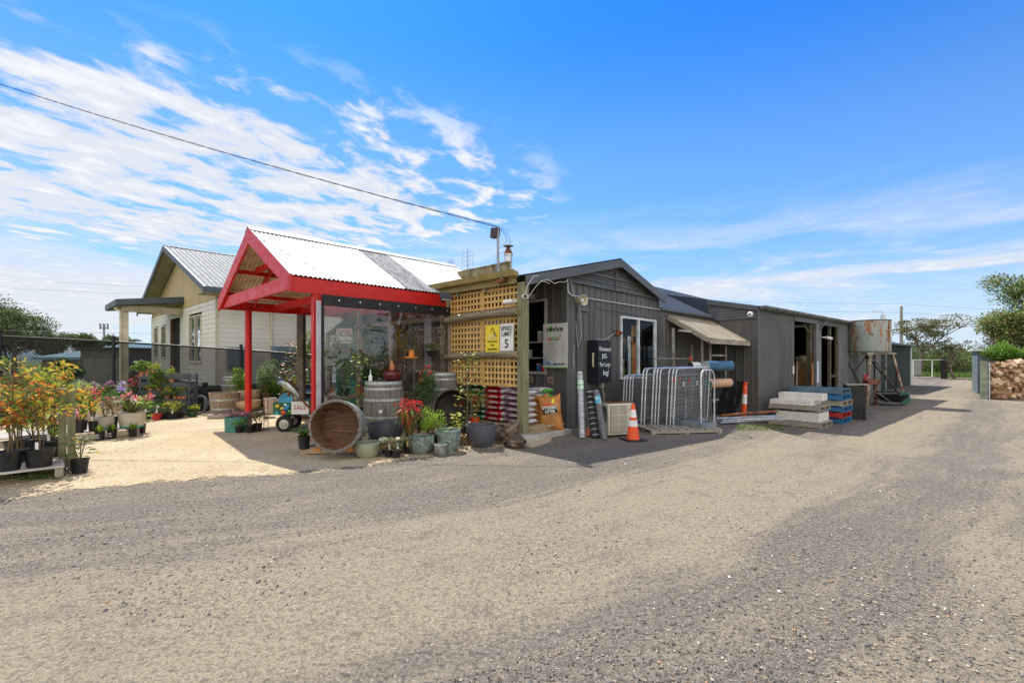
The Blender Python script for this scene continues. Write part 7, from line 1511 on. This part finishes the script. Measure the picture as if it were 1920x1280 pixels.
# shelf of plants behind the plastic curtain
hx0, hy0 = UV(4.0, 8.9); bt = thing('plant_table', 'timber plant table behind the plastic curtain', 'table', (hx0, hy0, 0), TH); m = MB(); m.box(-.1, 0, .72, 2.0, .6, .77); build('table_top', m, PINE, bt)
for x in (-.05, 1.9): 
    m = MB(); m.box(x, .05, 0, x+.07, .55, .72); build('leg', m, PINE, bt)
ins = [(.1, .9, 118, 84, 'bush', ('lime', 'green', 'olive'), (('red', 'white'), 3, .8, .03), 'tall lime shrub just inside the curtain'), (.45, .9, 84, 70, 'bush', ('green', 'dark', 'olive'), (('red',), 3, .8, .03), 'dark green shrub behind the curtain'), (.8, .92, 104, 80, 'bush', ('lime', 'green', 'yellow'), (('red', 'pink'), 4, .7, .03), 'yellow green shrub with a red bloom behind the curtain'), (1.2, .95, 78, 64, 'climber', ('green', 'lime'), None, 'round leaved vine behind the curtain'), (1.55, .95, 60, 60, 'bush', ('green', 'olive', 'redl'), (('red',), 4, .6, .03), 'red berried shrub behind the curtain')]
for u_, v_, ph, pw, kk, cl, fl_, lb in ins:
    x, y = UV(3.9+u_, 8.2+v_); o = thing('potted_plant', lb, 'potted plant', (x, y, .77)); m = MB(); m.lathe([(.08, 0), (.10, .14), (.11, .14), (.11, .17), (.09, .17)], 16); m.lathe([(.1, .15), (0, .15)], 12); build('pot', m, TERRA if u_ in (.8,) else BLACKP, o, smooth=True); flora(o, .15, kk, sc(ph, y), sc(pw, y), cl, fl_, 1100 if kk == 'bush' else 190, y)
mt_ = uvthing('blue_crate', 'dark blue plastic crate stacked under the plant table', 'crate', 4.5, 8.75); m = MB(); m.box(0, 0, 0, .6, .35, .02); m.box(0, 0, .02, .6, .02, .5); m.box(0, .33, .02, .6, .35, .5); m.box(0, .02, .02, .02, .33, .5); m.box(.58, .02, .02, .6, .33, .5); m.box(-.01, -.01, .47, .61, -.001, .5); build('crate_sides', m, mat('navy plastic', (.02, .05, .14), .4), mt_)
fdz = thing('bird_feeder', 'orange arched bird feeder hanging behind the curtain', 'bird feeder', Q(768, 671, 9.7)); m = MB(); m.lathe([(.10, .03), (.10, .11), (.085, .16), (.05, .19), (.01, .20)], 20); build('dome', m, mat('orange ceramic', (.70, .22, .03), .4), fdz, smooth=True); m = MB(); m.lathe([(.17, -.005), (.18, .015), (.17, .028), (0, .028)], 24); build('tray', m, mat('orange ceramic', (.70, .22, .03), .4), fdz, smooth=True); m = MB(); m.cbox((-.03, -.09, .09), (.06, .03, .10)); build('opening', m, BLACK, fdz); m = MB(); m.tube([(0, 0, .2), (0, 0, .95)], .003, 4); build('cord', m, GALVD, fdz)
o = thing('hanging_basket', 'black hanging trough of strawberries with a red cap ornament', 'hanging basket', Q(810, 668, 9.9)); m = MB(); m.lathe([(.08, 0), (.13, .12), (.14, .12), (.12, .12)], 16); m.lathe([(.12, .10), (0, .10)], 12); build('basket', m, BLACKP, o, smooth=True); flora(o, .11, 'bush', .2, .42, ('green', 'olive'), (('red', 'white'), 2, .7, .03), 200, 9.9); m = MB(); m.tube([(-.1, 0, .1), (0, 0, .9), (.1, 0, .1)], .003, 4); build('chain', m, GALVD, o)
o = thing('glazed_urn', 'dark red urn standing on the large barrel', 'urn', (-2.30, 8.72, 1.11)); m = MB(); m.lathe([(.08, 0), (.16, .06), (.18, .13), (.13, .2), (.15, .22), (.12, .21)], 22); build('vase_body', m, mat('dark red glaze', (.12, .02, .02), .25), o, smooth=True); m = MB(); m.lathe([(.04, .15), (.05, .28), (.0, .42)], 12); build('finial', m, TERRA, o, smooth=True)
o = thing('spray_bottle', 'white squeeze bottle standing on the large barrel', 'bottle', (-2.66, 8.55, 1.11)); m = MB(); m.lathe([(.035, 0), (.035, .11), (.015, .14)], 14); build('bottle_body', m, WHITEPL, o, smooth=True); m = MB(); m.lathe([(.014, .14), (.008, .22), (0, .23)], 10); build('nozzle', m, WHITEPL, o)
o = thing('timber_stud', 'pale timber stud at the right end of the plastic curtain', 'post', (*UV(6.30, 8.32), 0), TH); m = MB(); m.box(-.04, -.03, 0, .04, .04, 2.7); build('stud', m, PINE, o)
o = thing('price_board', 'narrow pale chart board behind the curtain end', 'board', (*UV(6.0, 8.6), 1.0), TH-.4); m = MB(); m.box(0, 0, 0, .16, .015, 1.45); build('board', m, mat('pale chart', (.40, .40, .42), .6, 0, .35, 30), o)
o = thing('shelf_unit', 'dark display shelf with stock inside the shelter yard', 'shelf', (*UV(6.9, 9.4), 0), TH); m = MB()
for z in (.5, .85, 1.2): m.box(0, -.4, z, .4, 1.0, z+.03)
build('shelf_board', m, GREYT, o)
for x in (0, .35):
    for y in (-.4, .95): build('upright', MB().box(x, y, 0, x+.05, y+.05, 1.9), GREYT, o)
for i in range(7):
    q = UV(7.0, 9.1+i*.18); o = thing('shelf_pot', ['small terracotta pot at the end of the inner shelf', 'small navy pot on the inner shelf', 'small beige pot on the inner shelf', 'small brown pot in the middle of the inner shelf', 'small teal pot on the inner shelf', 'small cream pot on the inner shelf', 'small orange pot at the far end of the inner shelf'][i], 'pot', (q[0], q[1], .88)); m = MB(); m.lathe([(.05, 0), (.075, .14), (.08, .14), (.07, .14), (.04, .02)], 14); build('pot_body', m, [TERRA, NAVY, BEIG, BARRELB, TEAL, mat('cream plastic', (.50, .46, .33), .5), ORANGE][i], o, smooth=True)
